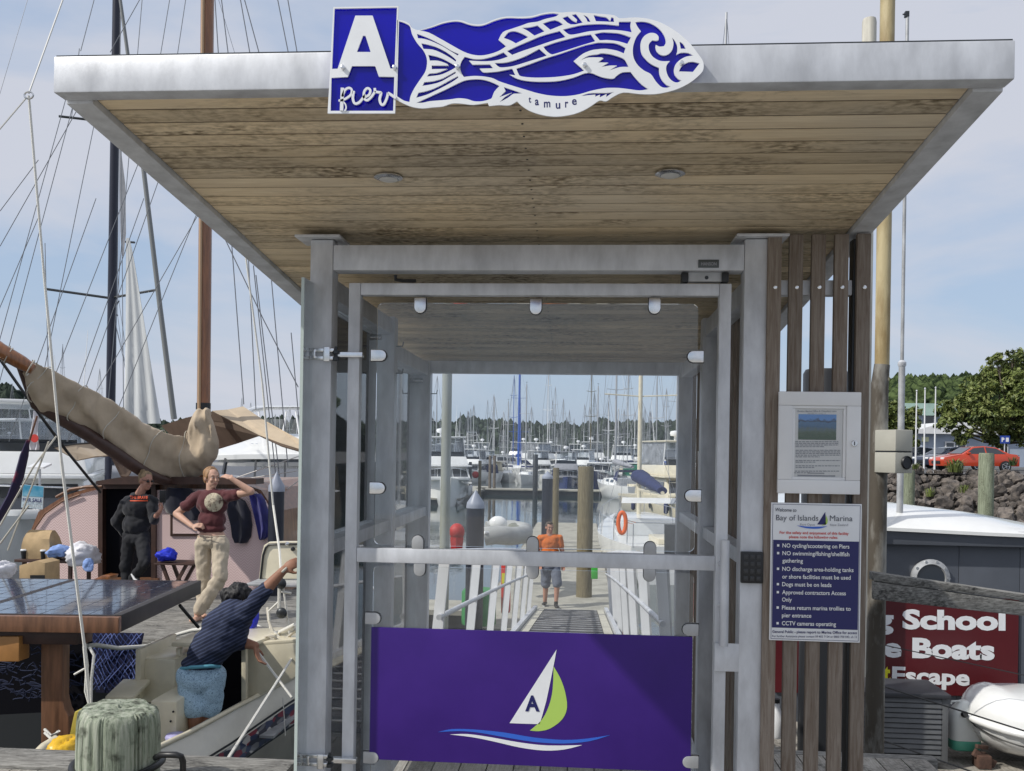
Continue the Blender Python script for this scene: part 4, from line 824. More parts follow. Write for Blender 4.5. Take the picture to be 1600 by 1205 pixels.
# tall ochre pole and electric box
om = mat('ochre_pole_paint', (.50, .42, .24), .55, var=.5, vscale=4, col2=(.30, .22, .10), stretch=(2, 2, .5), lo=.4, hi=.6, bump=.2, bscale=30)
rm_ = mat('rusty_shaded_sleeve', (.30, .29, .26), .6, col2=(.075, .062, .045), vscale=5, stretch=(1.5, 1.5, .5), lo=.46, hi=.66, bump=.3, bscale=30)  # rusty mottle, coloured darker for the shade over the lower pole
pp = P(1387, 0, 6.0); o = thing('tall_pole', 'tall ochre painted steel pole behind the screen, rising above the roof', 'pole', (pp.x, 6, -.5))
MB().tube([(pp.x, 6, P(1375, 595, 6).z), (pp.x, 6, 6.5)], .0445, 20).build('upper_pole', om, o, sm=40)
MB().tube([(pp.x-.012, 6, -2.4), (pp.x-.012, 6, P(1375, 600, 6).z), (pp.x, 6, P(1375, 570, 6).z)], [.064, .052, .047], 20).build('sleeve', rm_, o, sm=40)
EB = thing('electric_box', 'beige electric box with round black socket on the side of the ochre pole', 'box', P(1394, 740, 5.9))
c = P(1396, 707, 5.9); Mx = Matrix.Translation(c) @ Matrix.Rotation(radians(24), 4, 'Z'); beige = mat('beige_enamel', (.44, .43, .37), .45, var=.1, vscale=5)
hx_ = .066; zt_ = P(1400, 672, 5.9).z-c.z; zb_ = P(1400, 739, 5.9).z-c.z; zm_ = P(1400, 706, 5.9).z-c.z
for a_, b_ in ((zm_+.004, zt_), (zb_, zm_-.004)): MB().box((-hx_, -.09, a_), (hx_, .09, b_), Mx).build('housing', beige, EB, bevel=.006)
MB().box((-hx_+.004, -.08, zm_-.004), (hx_-.004, .085, zm_+.004), Mx).build('joint', M['black'], EB)
q = Mx @ Vector((.018, -.092, (zm_+zb_)/2)); nrm = (Mx.to_3x3() @ Vector((0, -1, 0)))
MB().lathe(q, [(.040, 0), (.042, .004), (.037, .012), (.033, .004), (.006, .003)], 24, ax=nrm).build('socket', M['black'], EB, sm=40)
# thin grey mast pole right
pp = P(1412, 400, 9.0); o = thing('thin_mast', 'thin grey metal pole with a stepped joint, right of the ochre pole', 'pole', (pp.x, 9, -1))
MB().tube([(pp.x, 9, P(1405, 567, 9).z), (pp.x, 9, P(1418, 22, 9).z)], .0165, 12).build('upper_tube', M['galv_dull'], o, sm=40)
MB().tube([(pp.x, 9, -1.9), (pp.x, 9, P(1408, 568, 9).z)], .030, 12).build('lower_tube', M['galv_dull'], o, sm=40)
zc = P(1408, 568, 9).z; MB().lathe((pp.x, 9, zc-.03), [(.031, 0), (.038, .01), (.038, .04), (.02, .06)], 14).build('collar', M['galv'], o, sm=40)
zc = P(1418, 22, 9).z; mb = MB(); mb.box((pp.x-.025, 8.98, zc-.03), (pp.x+.012, 9.02, zc+.02)); mb.box((pp.x-.045, 8.99, zc-.01), (pp.x-.02, 9.0, zc+.0)); mb.build('head_fitting', M['dark_metal'], o)
# ================================================================ RIGHT: floating charter office
HB = thing('floating_office', 'grey floating cabin with curved white roof and a maroon sign board', 'houseboat', (4.4, 9, -1.0))
gw = mat('slate_grey_cladding', (.085, .095, .115), .5, var=.15, vscale=1.5, world=True)
Yw = 8.7; xa = P(1200, 900, Yw).x; xs1 = P(1498, 900, Yw).x; xb = P(1593.5, 900, Yw).x; zt_ = P(1490, 851, Yw).z
for (a, b_) in ((xa, xs1), (xs1, xb), (xb, xb+1.3)): MB().box((a+.002, Yw, -1.02), (b_-.002, Yw+.05, zt_)).build('wall_panel', gw, HB, bevel=.002)
MB().box((xa, Yw+.05, -1.02), (xb+1.3, Yw+4, zt_-.01)).build('cabin', gw, HB)
MB().box((xa-.1, Yw-.10, P(1490, 853, Yw-.1).z), (xb+1.4, Yw+.02, P(1490, 829, Yw-.1).z)).build('fascia', gw, HB, bevel=.006)
# white cambered roof edge: profile traced, pushed back
yy = Yw-.14; tp = [(1200, 800), (1300, 793), (1381, 791.5), (1430, 793), (1469, 796), (1505, 799.5), (1541, 805), (1600, 817), (1650, 830)]; bt = [(1650, 838.5), (1600, 834.5), (1490, 829.5), (1381, 824), (1200, 818)]
bt2 = [(1200, 818), (1300, 821), (1381, 824), (1430, 826.3), (1469, 828.3), (1505, 830.2), (1541, 832), (1600, 834.5), (1650, 838.5)]
MB().loft([[P(x, y2_, yy)+Vector((0, 0, -.03)), P(x, y2_, yy), P(x, y2_+(y_-y2_)*.45, yy+.12), P(x, y_, yy+.75), P(x, y_, yy+.75)+Vector((0, 4, -.05)), P(x, y2_, yy)+Vector((0, 4.6, 0))] for (x, y_), (_, y2_) in zip(tp, bt2)]).build('roof', M['gel'], HB, sm=40)
# maroon board
maroon = mat('maroon_print', (.095, .009, .013), .3, var=.1, vscale=2)
q = [P(1213, 921, Yw-.02), P(1592, 937, Yw-.02), P(1590, 1089, Yw-.02), P(1211, 1082, Yw-.02)]
SB = MB().prism(q, (0, .018, 0)).build('sign_board', maroon, HB)
yb_ = Yw-.0215
mb = MB(); ptext(mb, 'g School', 1366, 1571, 983, 31, yb_, .045, 986, refc='S'); ptext(mb, 'e Boats', 1380, 1554, 1027, 31, yb_, .045, 1032, refc='B'); ptext(mb, 'Escape', 1393.5, 1515, 1067, 25, yb_, .035, 1072, refc='E'); mb.build('white_lettering', M['white_pl'], SB)
mb = MB(); ptext(mb, 't', 1381, 1391.5, 1066, 24, yb_, .035, 1066, refc='t'); mb.build('yellow_lettering', mat('yellow_print', (.75, .72, .03), .4), SB)
# porthole
c = P(1453, 903, Yw-.01); ph = MB().lathe((c.x, Yw-.001, c.z), [(.170, -.0), (.172, .03), (.13, .05), (.12, .03)], 30, ax=(0, -1, 0)).build('porthole', M['galv_dull'], HB, sm=40)
MB().lathe((c.x, Yw-.025, c.z), [(.12, .0), (.12, .012)], 30, ax=(0, -1, 0)).build('glass', M['dark_glass'], ph)
for k in range(10): a = k*pi/5; MB().lathe((c.x+.155*cos(a), Yw-.03, c.z+.155*sin(a)), [(.012, 0), (.012, .02)], 8, ax=(0, -1, 0)).build('bolt', M['steel'], ph)
# deck of the float
dz = P(1520, 1180, 7.9).z
fd = thing('float_deck', 'pale worn boards of the float under the louvred cabinet', 'deck', (4.2, 7.8, dz))
pkf = cube_me('board', M['deck_wood'], .02)
y = 6.3
while y < Yw+.1: link('board', pkf, fd, (4.6, y, dz-.03), (0, 0, .03), (6.8, .14, .05)); y += .146
MB().box((1.4, 6.2, WZ-.4), (8, 8.7, dz-.06)).build('float', mat('float_concrete', (.25, .25, .24), .9, var=.3, vscale=2), fd)
# louvred cabinet
LC = thing('louvred_cabinet', 'dark grey slatted cabinet standing under the maroon sign', 'cabinet', P(1430, 1190, 7.5))
grp = mat('grey_grp', (.12, .125, .13), .5, var=.2, vscale=4); yc = 7.5
a = P(1340, 1185, yc); c = P(1482, 1092, yc); dzz = P(1430, 1190, yc).z
MB().box((a.x, yc+.02, dzz), (c.x, yc+.55, c.z)).build('cabinet_body', mat('cabinet_inside', (.03, .03, .035), .6), LC)
MB().prism([(a.x-.02, yc-.03, c.z+.003), (c.x+.01, yc-.03, c.z+.003), (c.x+.01, yc-.03, c.z+.035), (a.x-.02, yc-.03, c.z+.04)], (0, .50, .0)).build('lid', mat('lid_grp', (.05, .052, .06), .45, var=.2, vscale=5), LC, bevel=.006)
MB().box((c.x-.05, yc-.004, dzz), (c.x, yc+.03, c.z-.003)).build('corner_trim', grp, LC, bevel=.003); MB().box((a.x, yc-.004, dzz), (c.x-.052, yc+.018, dzz+.05)).build('base_trim', grp, LC, bevel=.003)
sl = MB().box((-.5, -.012, -.017), (.5, .003, .017)).mesh('louvre', grp, bevel=.002); nl = 11
for k in range(nl): z_ = dzz+.075+(c.z-dzz-.10)*k/(nl-1); link('louvre', sl, LC, ((a.x+c.x-.05)/2, yc+.006, z_), (radians(-20), 0, 0), (c.x-.055-a.x, 1, 1))
# jerry can
JC = thing('jerry_can', 'translucent white jerry can with green liquid beside the louvred cabinet', 'jerry can', P(1506, 1168, 7.8))
p = P(1505, 1169, 7.8); bz = p.z; s = 7.8/FPX
prof = [(1, 0), (1, .02)]; rings = []
for h, w_, d_ in ((0, 20, 16), (2, 22, 18), (30, 22.5, 18), (46, 22, 17.5), (56, 19, 15), (64, 13, 11), (70, 7, 8), (72, 5, 6)):
    ring = []
    for k in range(20):
        a = 2*pi*k/20; cs, sn = cos(a), sin(a); e = .55; ring.append((p.x+math.copysign(abs(cs)**e, cs)*w_*s, 7.8+math.copysign(abs(sn)**e, sn)*d_*s, bz+h*s))
    rings.append(ring)
can = mat('translucent_plastic', (.72, .74, .70), .35, var=.05, vscale=6); cang = mat('green_liquid_plastic', (.10, .42, .30), .3)
mb = MB(); mb.loft(rings[2:]); 
mb = MB(); lo_ = [[(x, y_, bz+2.2*s) for x, y_, z_ in rings[1]], [(x, y_, bz+15*s) for x, y_, z_ in rings[2]]]
MB().loft([rings[0], rings[1]]+[lo_[1]]).build('liquid_level', cang, JC, sm=50)
MB().loft([[(x, y_, bz+15.3*s) for x, y_, z_ in rings[2]]]+rings[2:]).build('can_body', can, JC, sm=50)
c = P(1505, 1117, 7.8-.1); MB().lathe(c, [(.022, 0), (.026, .01), (.024, .03)], 12, ax=(.3, -1, .5)).build('cap', M['black'], JC, sm=40)
MB().tube([P(1486, 1100, 7.8), P(1487, 1096, 7.8), P(1498, 1095.5, 7.8), P(1510, 1099, 7.8), P(1512, 1107, 7.8)], .008, 8).build('handle', can, JC, sm=50)
# white dinghy resting bow-up
DH = thing('upturned_dinghy', 'white fibreglass dinghy stored on the float at the right edge', 'dinghy', P(1590, 1190, 7.6))
rings = []; Yd = 7.5
secs = [(1532, 1118, 1122), (1536, 1112, 1152), (1548, 1100, 1168), (1562, 1091, 1178), (1580, 1087, 1186), (1600, 1091, 1190), (1640, 1092, 1192), (1690, 1096, 1192)]
for i, (x, yt_, yb2) in enumerate(secs):
    ring = []; zc1 = P(x, yt_, Yd).z; zc0 = P(x, yb2, Yd).z; X = P(x, 1140, Yd).x; w_ = [.02, .16, .28, .38, .46, .52, .56, .58][i]; zr_ = P(x, 1128+i*1.5, Yd).z
    for k in range(20):
        a = 2*pi*k/20; r_ = w_*abs(cos(a))**.8*math.copysign(1, cos(a)); z_ = zr_+((zc1-zr_)*sin(a) if sin(a) > 0 else (zr_-zc0)*sin(a)); ring.append((X, Yd+.3+r_, z_))
    rings.append(ring)
MB().loft(rings).build('hull', M['gel'], DH, sm=50)
mb = MB(); mb.tube([(r_[10][0]-.004, r_[10][1]-.012, r_[10][2]-.02) for r_ in rings], .026, 8); mb.build('gunwale', M['gel'], DH, sm=50)
mb = MB(); mb.tube([(r_[11][0]-.004, r_[11][1]-.008, r_[11][2]-.03) for r_ in rings], .006, 6); mb.build('rubbing_cord', M['black'], DH, sm=50)
o = thing('brown_bracket', 'rusty brown bracket lying between the jerry can and the dinghy', 'bracket', P(1536, 1172, 7.6)); c = P(1536, 1165, 7.6)
mb = MB(); mb.box((c.x-.05, 7.55, dz), (c.x+.05, 7.68, dz+.10)); mb.bar((c.x-.07, 7.6, dz+.12), (c.x+.10, 7.62, dz+.02), .03, .06); mb.bar((c.x-.06, 7.58, dz+.17), (c.x+.04, 7.62, dz+.15), .03, .03); mb.build('bracket', mat('rusty_brown', (.10, .055, .04), .8, var=.4, vscale=20), o, bevel=.004)
# white jug behind the slats
o = thing('white_jug', 'white plastic jug on the float seen through the lowest gap of the screen', 'jug', P(1212, 1150, 7.4)); c = P(1212, 1152, 7.4)
MB().lathe((c.x, 7.4, c.z), [(.05, 0), (.06, .02), (.06, .16), (.03, .23), (.025, .27)], 14).build('jug_body', M['white_paint'], o, sm=50); MB().lathe((c.x, 7.4, c.z+.271), [(.028, 0), (.028, .03)], 12).build('cap', M['black'], o)
# weathered gangway rail crossing in front
GR = thing('timber_handrail', 'weathered grey timber handrail sloping down across the floating office', 'handrail', P(1490, 930, 5.6))
for (t0, t1, b0, b1, nm) in ((895, 929, 908, 940, 'top_board'), (909, 941, 937, 962, 'lower_board')):
    a = P(1366, t0, 5.6); c = P(1640, t1+6, 5.9); e = P(1640, b1+5, 5.9); g_ = P(1366, b0, 5.6)
    MB().prism([a, c, e, g_], (0, .05 if nm == 'lower_board' else .10, 0)).build(nm, M['grey_wood'], GR, bevel=.004)
# ================================================================ GANGWAY and pontoons
gxc = P(882.5, 985, 10.4).x
def gz(Y): t = (Y-5.2)/11.6; return -.01-1.26*(t*.92+.08*t*t)
GW = thing('gangway', 'long sloping metal gangway with white raked balusters leading down to the pontoon', 'gangway', (gxc, 5.2, 0))
ys = [5.16+i*.725 for i in range(17)]
creamk = mat('cream_kerb', (.52, .50, .42), .7, var=.15, vscale=4)
gm = mat('black_grip_mesh', (.035, .033, .04), .7, var=.3, vscale=8, bump=.6, bscale=60)
def strip(x0, x1, z0, z1, nm, m_):
    mb = MB(); rings = [[(gxc+x0, y, gz(y)+z0), (gxc+x1, y, gz(y)+z0), (gxc+x1, y, gz(y)+z1), (gxc+x0, y, gz(y)+z1)] for y in ys]; mb.loft(rings); return mb.build(nm, m_, GW)
strip(-.47, .47, -.05, 0, 'tread', gm)
for s_ in (-1, 1):
    strip(*(sorted((s_*.472, s_*.58))), -.06, .012, 'kerb', creamk); strip(*(sorted((s_*.60, s_*.66))), -.16, .06, 'side_beam', M['galv'])
for k in range(30):
    y = 5.4+k*.385; MB().box((gxc-.46, y, gz(y)+.002), (gxc+.46, y+.018, gz(y)+.012)).build('cleat', M['galv_dull'], GW)
MB().box((gxc-.012, 5.4, gz(5.4)), (gxc+.012, 5.41, gz(5.4)+.01)).build('end_tab', M['galv'], GW)
for s_ in (-1, 1):
    for (h, r, nm) in ((1.02, .024, 'handrail'), (.66, .017, 'mid_rail')):
        MB().tube([(gxc+s_*(.655-.05*h), y, gz(y)+h) for y in ys], r, 8).build(nm, M['galv'], GW, sm=50)
    k = 0; y = 5.25
    while y < 16.9:
        MB().bar((gxc+s_*.69, y-.05, gz(y)-.05), (gxc+s_*.615, y+.06, gz(y)+1.0), .06, .03).build('baluster', M['white_paint'], GW)
        MB().bar((gxc+s_*.72, y+.30, gz(y)-.05), (gxc+s_*.66, y+.34, gz(y)+1.0), .055, .02).build('outer_post', M['galv_dull'], GW)
        y += 1.7
conc = mat('pontoon_concrete', (.36, .35, .30), .9, var=.25, vscale=2.2, bump=.2, bscale=30, world=True)
def pont(label, x0, x1, y0, y1, z=PZN):
    o = thing('pontoon', label, 'pontoon', ((x0+x1)/2, y0, WZ), 'floating pontoons')
    mb = MB(); mb.box((x0, y0, z-.09), (x1, y1, z)); mb.build('concrete_deck', conc, o)
    MB().box((x0+.1, y0+.1, WZ-.4), (x1-.1, y1-.1, z-.09)).build('float', M['dark_metal'], o)
    for xx in (x0-.05, x1): MB().box((xx, y0, z-.16), (xx+.05, y1, z-.03)).build('timber_waler', M['grey_wood'], o)
    return o
px_ = P(880, 850, 30).x
pont('concrete pontoon walkway at the foot of the gangway', px_-1.25, px_+1.2, 15.6, 39)
pont('cross pontoon between the near basin and the far boats', P(745, 765, 72).x, P(1150, 762, 72).x, 71, 73.2)
pont('pontoon finger running along the left of the open water', P(700, 775, 60).x-3, P(700, 775, 60).x+1.2, 56, 76)
pont('short finger beside the right-hand sailing boat', px_+1.2, px_+9.5, 29.5, 30.6)
pont('short finger pontoon by the red buoy on the left', px_-9.5, px_-1.3, 17.2, 18.4)
# piles seen through the gate
dkp = mat('black_pile_sleeve', (.018, .022, .035), .4, var=.2, vscale=4); cap = mat('grey_pile_cap', (.30, .33, .40), .4)
def cpile(label, px, capy, shy, wpx, Y, zb=-3):
    p = P(px, shy, Y); r = wpx*Y/FPX/2; o = thing('capped_pile', label, 'pile', (p.x, Y, WZ), 'dark piles with cone caps')
    MB().tube([(p.x, Y, zb), (p.x, Y, p.z)], r, 18).build('shaft', dkp, o, sm=40)
    zc = P(px, capy, Y).z; h = zc-p.z; MB().lathe((p.x, Y, p.z), [(r*1.04, 0), (r*1.04, h*.12), (r*.98, h*.3), (r*.12, h*.93), (r*.05, h)], 18).build('cone_cap', cap, o, sm=30); return o
cpile('nearest dark pile with grey cone cap, beside the red buoy', 743, 766, 794, 28, 15.5)
cpile('dark pile with cone cap standing behind the pontoon, left of the ochre stained pile', 855.5, 736, 748, 17, 28)
cpile('small dark pile at the end of the left-hand pontoon finger', 727, 722, 731, 9, 66)
cpile('dark pile with cone cap among ropes beside the pink cabin', 432, 737, 768, 25, 11.6)
yp_ = woodmat('ochre_stained_pile', (.21, .18, .11), (.09, .075, .045), (8, 8, .5))
pile('thick timber pile on the pontoon right of the man in orange', 915.5, 729, 25, 19.3, yp_)
pile('slim ochre stained timber pile with light cap beyond the pontoon', 869, 731, 10, 29, yp_)
pile('slim brown pile between the small launches', 750, 720, 5, 62, yp_); pile('thin pile left of the red mooring buoy', 735, 722, 5, 64, M['dark_metal'])
pile('dark broad pile right of the blue-masted boat', 837, 710, 8, 70, M['dark_metal']); pile('pair of brown piles, left one, before the round-sterned boat', 766, 712, 4.5, 72, bark); pile('pair of brown piles, right one, before the round-sterned boat', 773, 712, 4.5, 72, bark)
pp = P(697, 700, 9); o = thing('lamp_post', 'plain round grey post just behind the shelter, left of the open view', 'post', (pp.x, 9, -1.9))
MB().tube([(pp.x, 9, -2.2), (pp.x, 9, 4.5)], .049, 20).build('shaft', mat('grey_green_post', (.34, .37, .36), .5, col2=(.26, .27, .22), vscale=3, stretch=(3, 3, .5)), o, sm=40)
# ================================================================ BOAT BUILDERS
navy_c = mat('navy_canvas', (.018, .028, .10), .85, var=.25, vscale=6); grey_c = mat('grey_canvas', (.30, .31, .34), .85, var=.15, vscale=5)
blue_c = mat('blue_canvas', (.02, .07, .32), .8, var=.2, vscale=6); hullblue = mat('blue_hull', (.02, .035, .14), .2, coat=.5); alu = mat('mast_aluminium', (.48, .49, .50), .4, .4)
teak = mat('varnished_wood', (.26, .10, .035), .3, var=.35, vscale=6, stretch=(5, 5, .5), coat=.5); anti = mat('antifouling', (.03, .05, .12), .7); clearv = glassmat('clear_vinyl', (.8, .83, .86), .12)
wire = mat('rigging_wire', (.22, .23, .25), .4, .5); wireb = mat('pale_wire', (.62, .62, .60), .5); bluemast = mat('blue_mast_paint', (.03, .10, .42), .4); redc = mat('red_canvas', (.45, .02, .02), .6, var=.2, vscale=5); dkgreen = mat('green_canvas', (.01, .13, .08), .8)
def hullmb(L_, B, f0, f1, tr=.75, dr=.35, ns=12):
    """bow at -Y, waterline at z=0; returns rings of an open-ended closed section"""
    rings = []
    for i in range(ns+1):
        t = i/ns; y = -L_/2+L_*t; w_ = B/2*(min(1, (sin(min(1, t*1.25)*pi/2))**.8)*(1-(1-tr)*max(0, (t-.6)/.4)**1.5)); w_ = max(w_, .02)
        z1 = f0+(f1-f0)*t-.08*sin(t*pi); rake = (1-t)**3*.9
        r_ = []
        for (a, h) in ((1, z1), (.985, z1*.75), (.9, z1*.3), (.78, -.05), (.4, -dr)): r_.append((w_*a*(1 if h > 0 else 1), y+rake*(1-h/z1)*.9*(1 if h < z1 else 0), h))
        rings.append([(-x, yy, z) for x, yy, z in r_]+[(x, yy, z) for x, yy, z in r_[::-1]])
    return rings
def sheer(rings, t):
    i = min(len(rings)-1, int(t*(len(rings)-1)+.5)); return rings[i][0][1], abs(rings[i][0][0]), rings[i][0][2]
def at(root, px, ywl, Y=None, yaw=0, sc_=1):
    Yb = Y or (1.6-WZ)*FPX/(ywl-hor(px)); p = P(px, ywl, Yb); root.location = (p.x, Yb, WZ); root.rotation_euler.z = yaw; root.scale = (sc_,)*3; return root
def L0(name, label, cat, group=None): return thing(name, label, cat, (0, 0, 0), group)
def motor(label, L_=11, B=3.9, hull=None, top=None, fly=True, tower=False, cover=None, simple=False, group=None, win=None, name='motor_launch'):
    r = L0(name, label, 'motor boat', group); hull = hull or M['gel']; top = top or M['gel']; rg_ = hullmb(L_, B, 1.75, 1.2, .95)
    MB().loft(rg_).build('hull', hull, r, sm=45)
    bs = [[(x*1.006, y, z) for x, y, z in (rr_[3], rr_[2])] for rr_ in rg_]
    for sg in (1, -1):
        MB().loft([[(sg*rr_[3][0]*1.01, rr_[3][1], -.08), (sg*rr_[3][0]*1.02, rr_[3][1], .1)] for rr_ in rg_], closed=False).build('boot_stripe', anti, r)
    # deckhouse
    y0, y1, w0, h = -L_*.14, L_*.30, B*.40, 1.05; zb = 1.3
    def ring(y, w_, z0_, z1_): return [(-w_, y, z0_), (w_, y, z0_), (w_*.88, y+.0, z1_), (-w_*.88, y+.0, z1_)]
    v = [(-w0, y0-.9, zb), (w0, y0-.9, zb), (w0, y1, zb), (-w0, y1, zb), (-w0*.86, y0, zb+h), (w0*.86, y0, zb+h), (w0*.88, y1, zb+h), (-w0*.88, y1, zb+h)]
    bx_ = [(0, 3, 2, 1), (4, 5, 6, 7), (0, 1, 5, 4), (1, 2, 6, 5), (2, 3, 7, 6), (3, 0, 4, 7)]
    MB().add(v, bx_).build('deckhouse', top, r, bevel=.06)
    MB().prism([(-w0*.70, -L_*.40, 1.58), (w0*.70, -L_*.40, 1.58), (w0*.98, y0-.95, 1.38), (-w0*.98, y0-.95, 1.38)], (0, 0, .22)).build('foredeck_trunk', top, r, bevel=.06)
    MB().box((-w0*1.02, y0-.55, zb+h), (w0*1.02, y1+1.0, zb+h+.09)).build('cabin_roof', top, r, bevel=.03)
    wt = win or M['dark_glass']
    for i in range(3):
        xa, xb = -w0*.9+i*w0*.61, -w0*.9+(i+1)*w0*.61-.06; k = .86
        q = [(xa, y0-.76, zb+.18), (xb, y0-.76, zb+.18), (xb*.9, y0-.13, zb+h-.14), (xa*.9, y0-.13, zb+h-.14)]; MB().prism([(x, y-.03, z) for x, y, z in q], (0, .02, 0)).build('windscreen', wt, r)
    for sg in (-1, 1):
        for i in range(3):
            ya = y0-.1+i*(y1-y0)*.33; yb2 = ya+(y1-y0)*.29; f = lambda y, t: (sg*(w0*(1-.13*t)+.012), y, zb+h*t)
            MB().prism([f(ya+(.35 if i == 0 else 0)*0, .3), f(yb2, .3), f(yb2, .8), f(ya+(.25 if i == 0 else 0), .8)], (sg*.012, 0, 0)).build('side_window', wt, r)
        pts = []
        for i in range(9): t = i/8*.62; y_, w_, z_ = sheer(rg_, t); pts.append((sg*(w_-.06), y_+.1, z_+.62))
        mb = MB(); mb.tube(pts, .022, 6, False)
        for p_ in pts[::2]: mb.tube([p_, (p_[0], p_[1], p_[2]-.64)], .016, 5, False)
        mb.build('bow_rail', M['steel'], r, sm=50)
        if not simple:
            for i in (0, 1): y_, w_, z_ = sheer(rg_, .32+i*.2); MB().lathe((sg*(w_+.005), y_, .85), [(.16, -.01), (.17, .012)], 14, ax=(sg, 0, 0)).build('porthole', M['dark_glass'], r)
    if fly:
        zf = zb+h+.09; fw_ = w0*.92
        MB().loft([[(-fw_, y0+.1, zf), (fw_, y0+.1, zf), (fw_*.92, y0+.35, zf+.55), (-fw_*.92, y0+.35, zf+.55)], [(-fw_, y1, zf), (fw_, y1, zf), (fw_*.95, y1, zf+.5), (-fw_*.95, y1, zf+.5)]]).build('flybridge', top, r, bevel=.05)
        MB().prism([(-fw_*.85, y0+.38, zf+.52), (fw_*.85, y0+.38, zf+.52), (fw_*.8, y0+.75, zf+.85), (-fw_*.8, y0+.75, zf+.85)], (0, .02, 0)).build('fly_screen', wt, r)
        mb = MB()
        for sg in (-1, 1):
            for yy in (y0+.7, y1-.2): mb.tube([(sg*fw_*.9, yy, zf+.5), (sg*fw_*.82, yy+.1, zf+1.75)], .03, 6)
        mb.build('top_frame', M['white_paint'], r, sm=50)
        MB().box((-fw_*.9, y0+.3, zf+1.75), (fw_*.9, y1+.1, zf+1.83)).build('hardtop', top, r, bevel=.03)
        for sg in (-1, 1): MB().prism([(sg*fw_*.88, y0+.72, zf+.55), (sg*fw_*.88, y1-.25, zf+.55), (sg*fw_*.82, y1-.2, zf+1.7), (sg*fw_*.82, y0+.85, zf+1.7)], (sg*.008, 0, 0)).build('clear_curtain', clearv, r)
        MB().prism([(-fw_*.82, y0+.66, zf+.85), (fw_*.82, y0+.66, zf+.85), (fw_*.8, y0+.8, zf+1.7), (-fw_*.8, y0+.8, zf+1.7)], (0, .008, 0)).build('clear_curtain', clearv, r)
        zt2 = zf+1.83
        MB().lathe((0, y1*.4, zt2), [(.05, 0), (.05, .25), (.24, .28), (.28, .4), (.24, .52), (.05, .56)], 14).build('radar_dome', M['white_paint'], r, sm=50)
        for sg in (-1, 1): MB().tube([(sg*fw_*.7, y1*.5, zt2), (sg*fw_*.75, y1*.6, zt2+2.2)], [.02, .008], 5).build('whip_aerial', M['white_paint'], r)
        if tower:
            mb = MB()
            for sg in (-1, 1):
                for yy in (y0+.9, y1-.5): mb.tube([(sg*fw_*.8, yy, zt2), (sg*fw_*.4, y0+1.6, zt2+2.1)], .03, 5)
            mb.tube([(-fw_*.45, y0+1.5, zt2+1.1), (fw_*.45, y0+1.5, zt2+1.1)], .02, 5); mb.box((-fw_*.45, y0+1.1, zt2+2.1), (fw_*.45, y0+2.1, zt2+2.16)); mb.build('lookout_tower', M['steel'], r)
            for sg in (-1, 1): MB().tube([(sg*fw_, y1*.5, zb+h), (sg*fw_*1.9, y1*.5+.5, zb+h+6)], [.03, .012], 5).build('outrigger', M['white_paint'], r)
    else:
        MB().lathe((0, 0, zb+h+.09), [(.04, 0), (.04, .2), (.2, .24), (.22, .34), (.15, .42), (.03, .44)], 12).build('radar_dome', M['white_paint'], r, sm=50)
    if cover:
        MB().loft([[(-B*.46, L_*.32, 1.1), (B*.46, L_*.32, 1.1), (B*.4, L_*.32, zb+h+.05), (-B*.4, L_*.32, zb+h+.05)], [(-B*.46, L_*.47, 1.1), (B*.46, L_*.47, 1.1), (B*.42, L_*.46, zb+h-.2), (-B*.42, L_*.46, zb+h-.2)]]).build('cockpit_cover', cover, r, bevel=.04)
    for sg in (-1, 1):
        for t in (.35, .65): y_, w_, z_ = sheer(rg_, t); MB().lathe((sg*(w_+.12), y_, z_*.35), [(.03, 0), (.12, .08), (.13, .5), (.03, .62)], 10).build('fender', M['white_paint'] if sg > 0 else navy_c, r, sm=50)
    return r
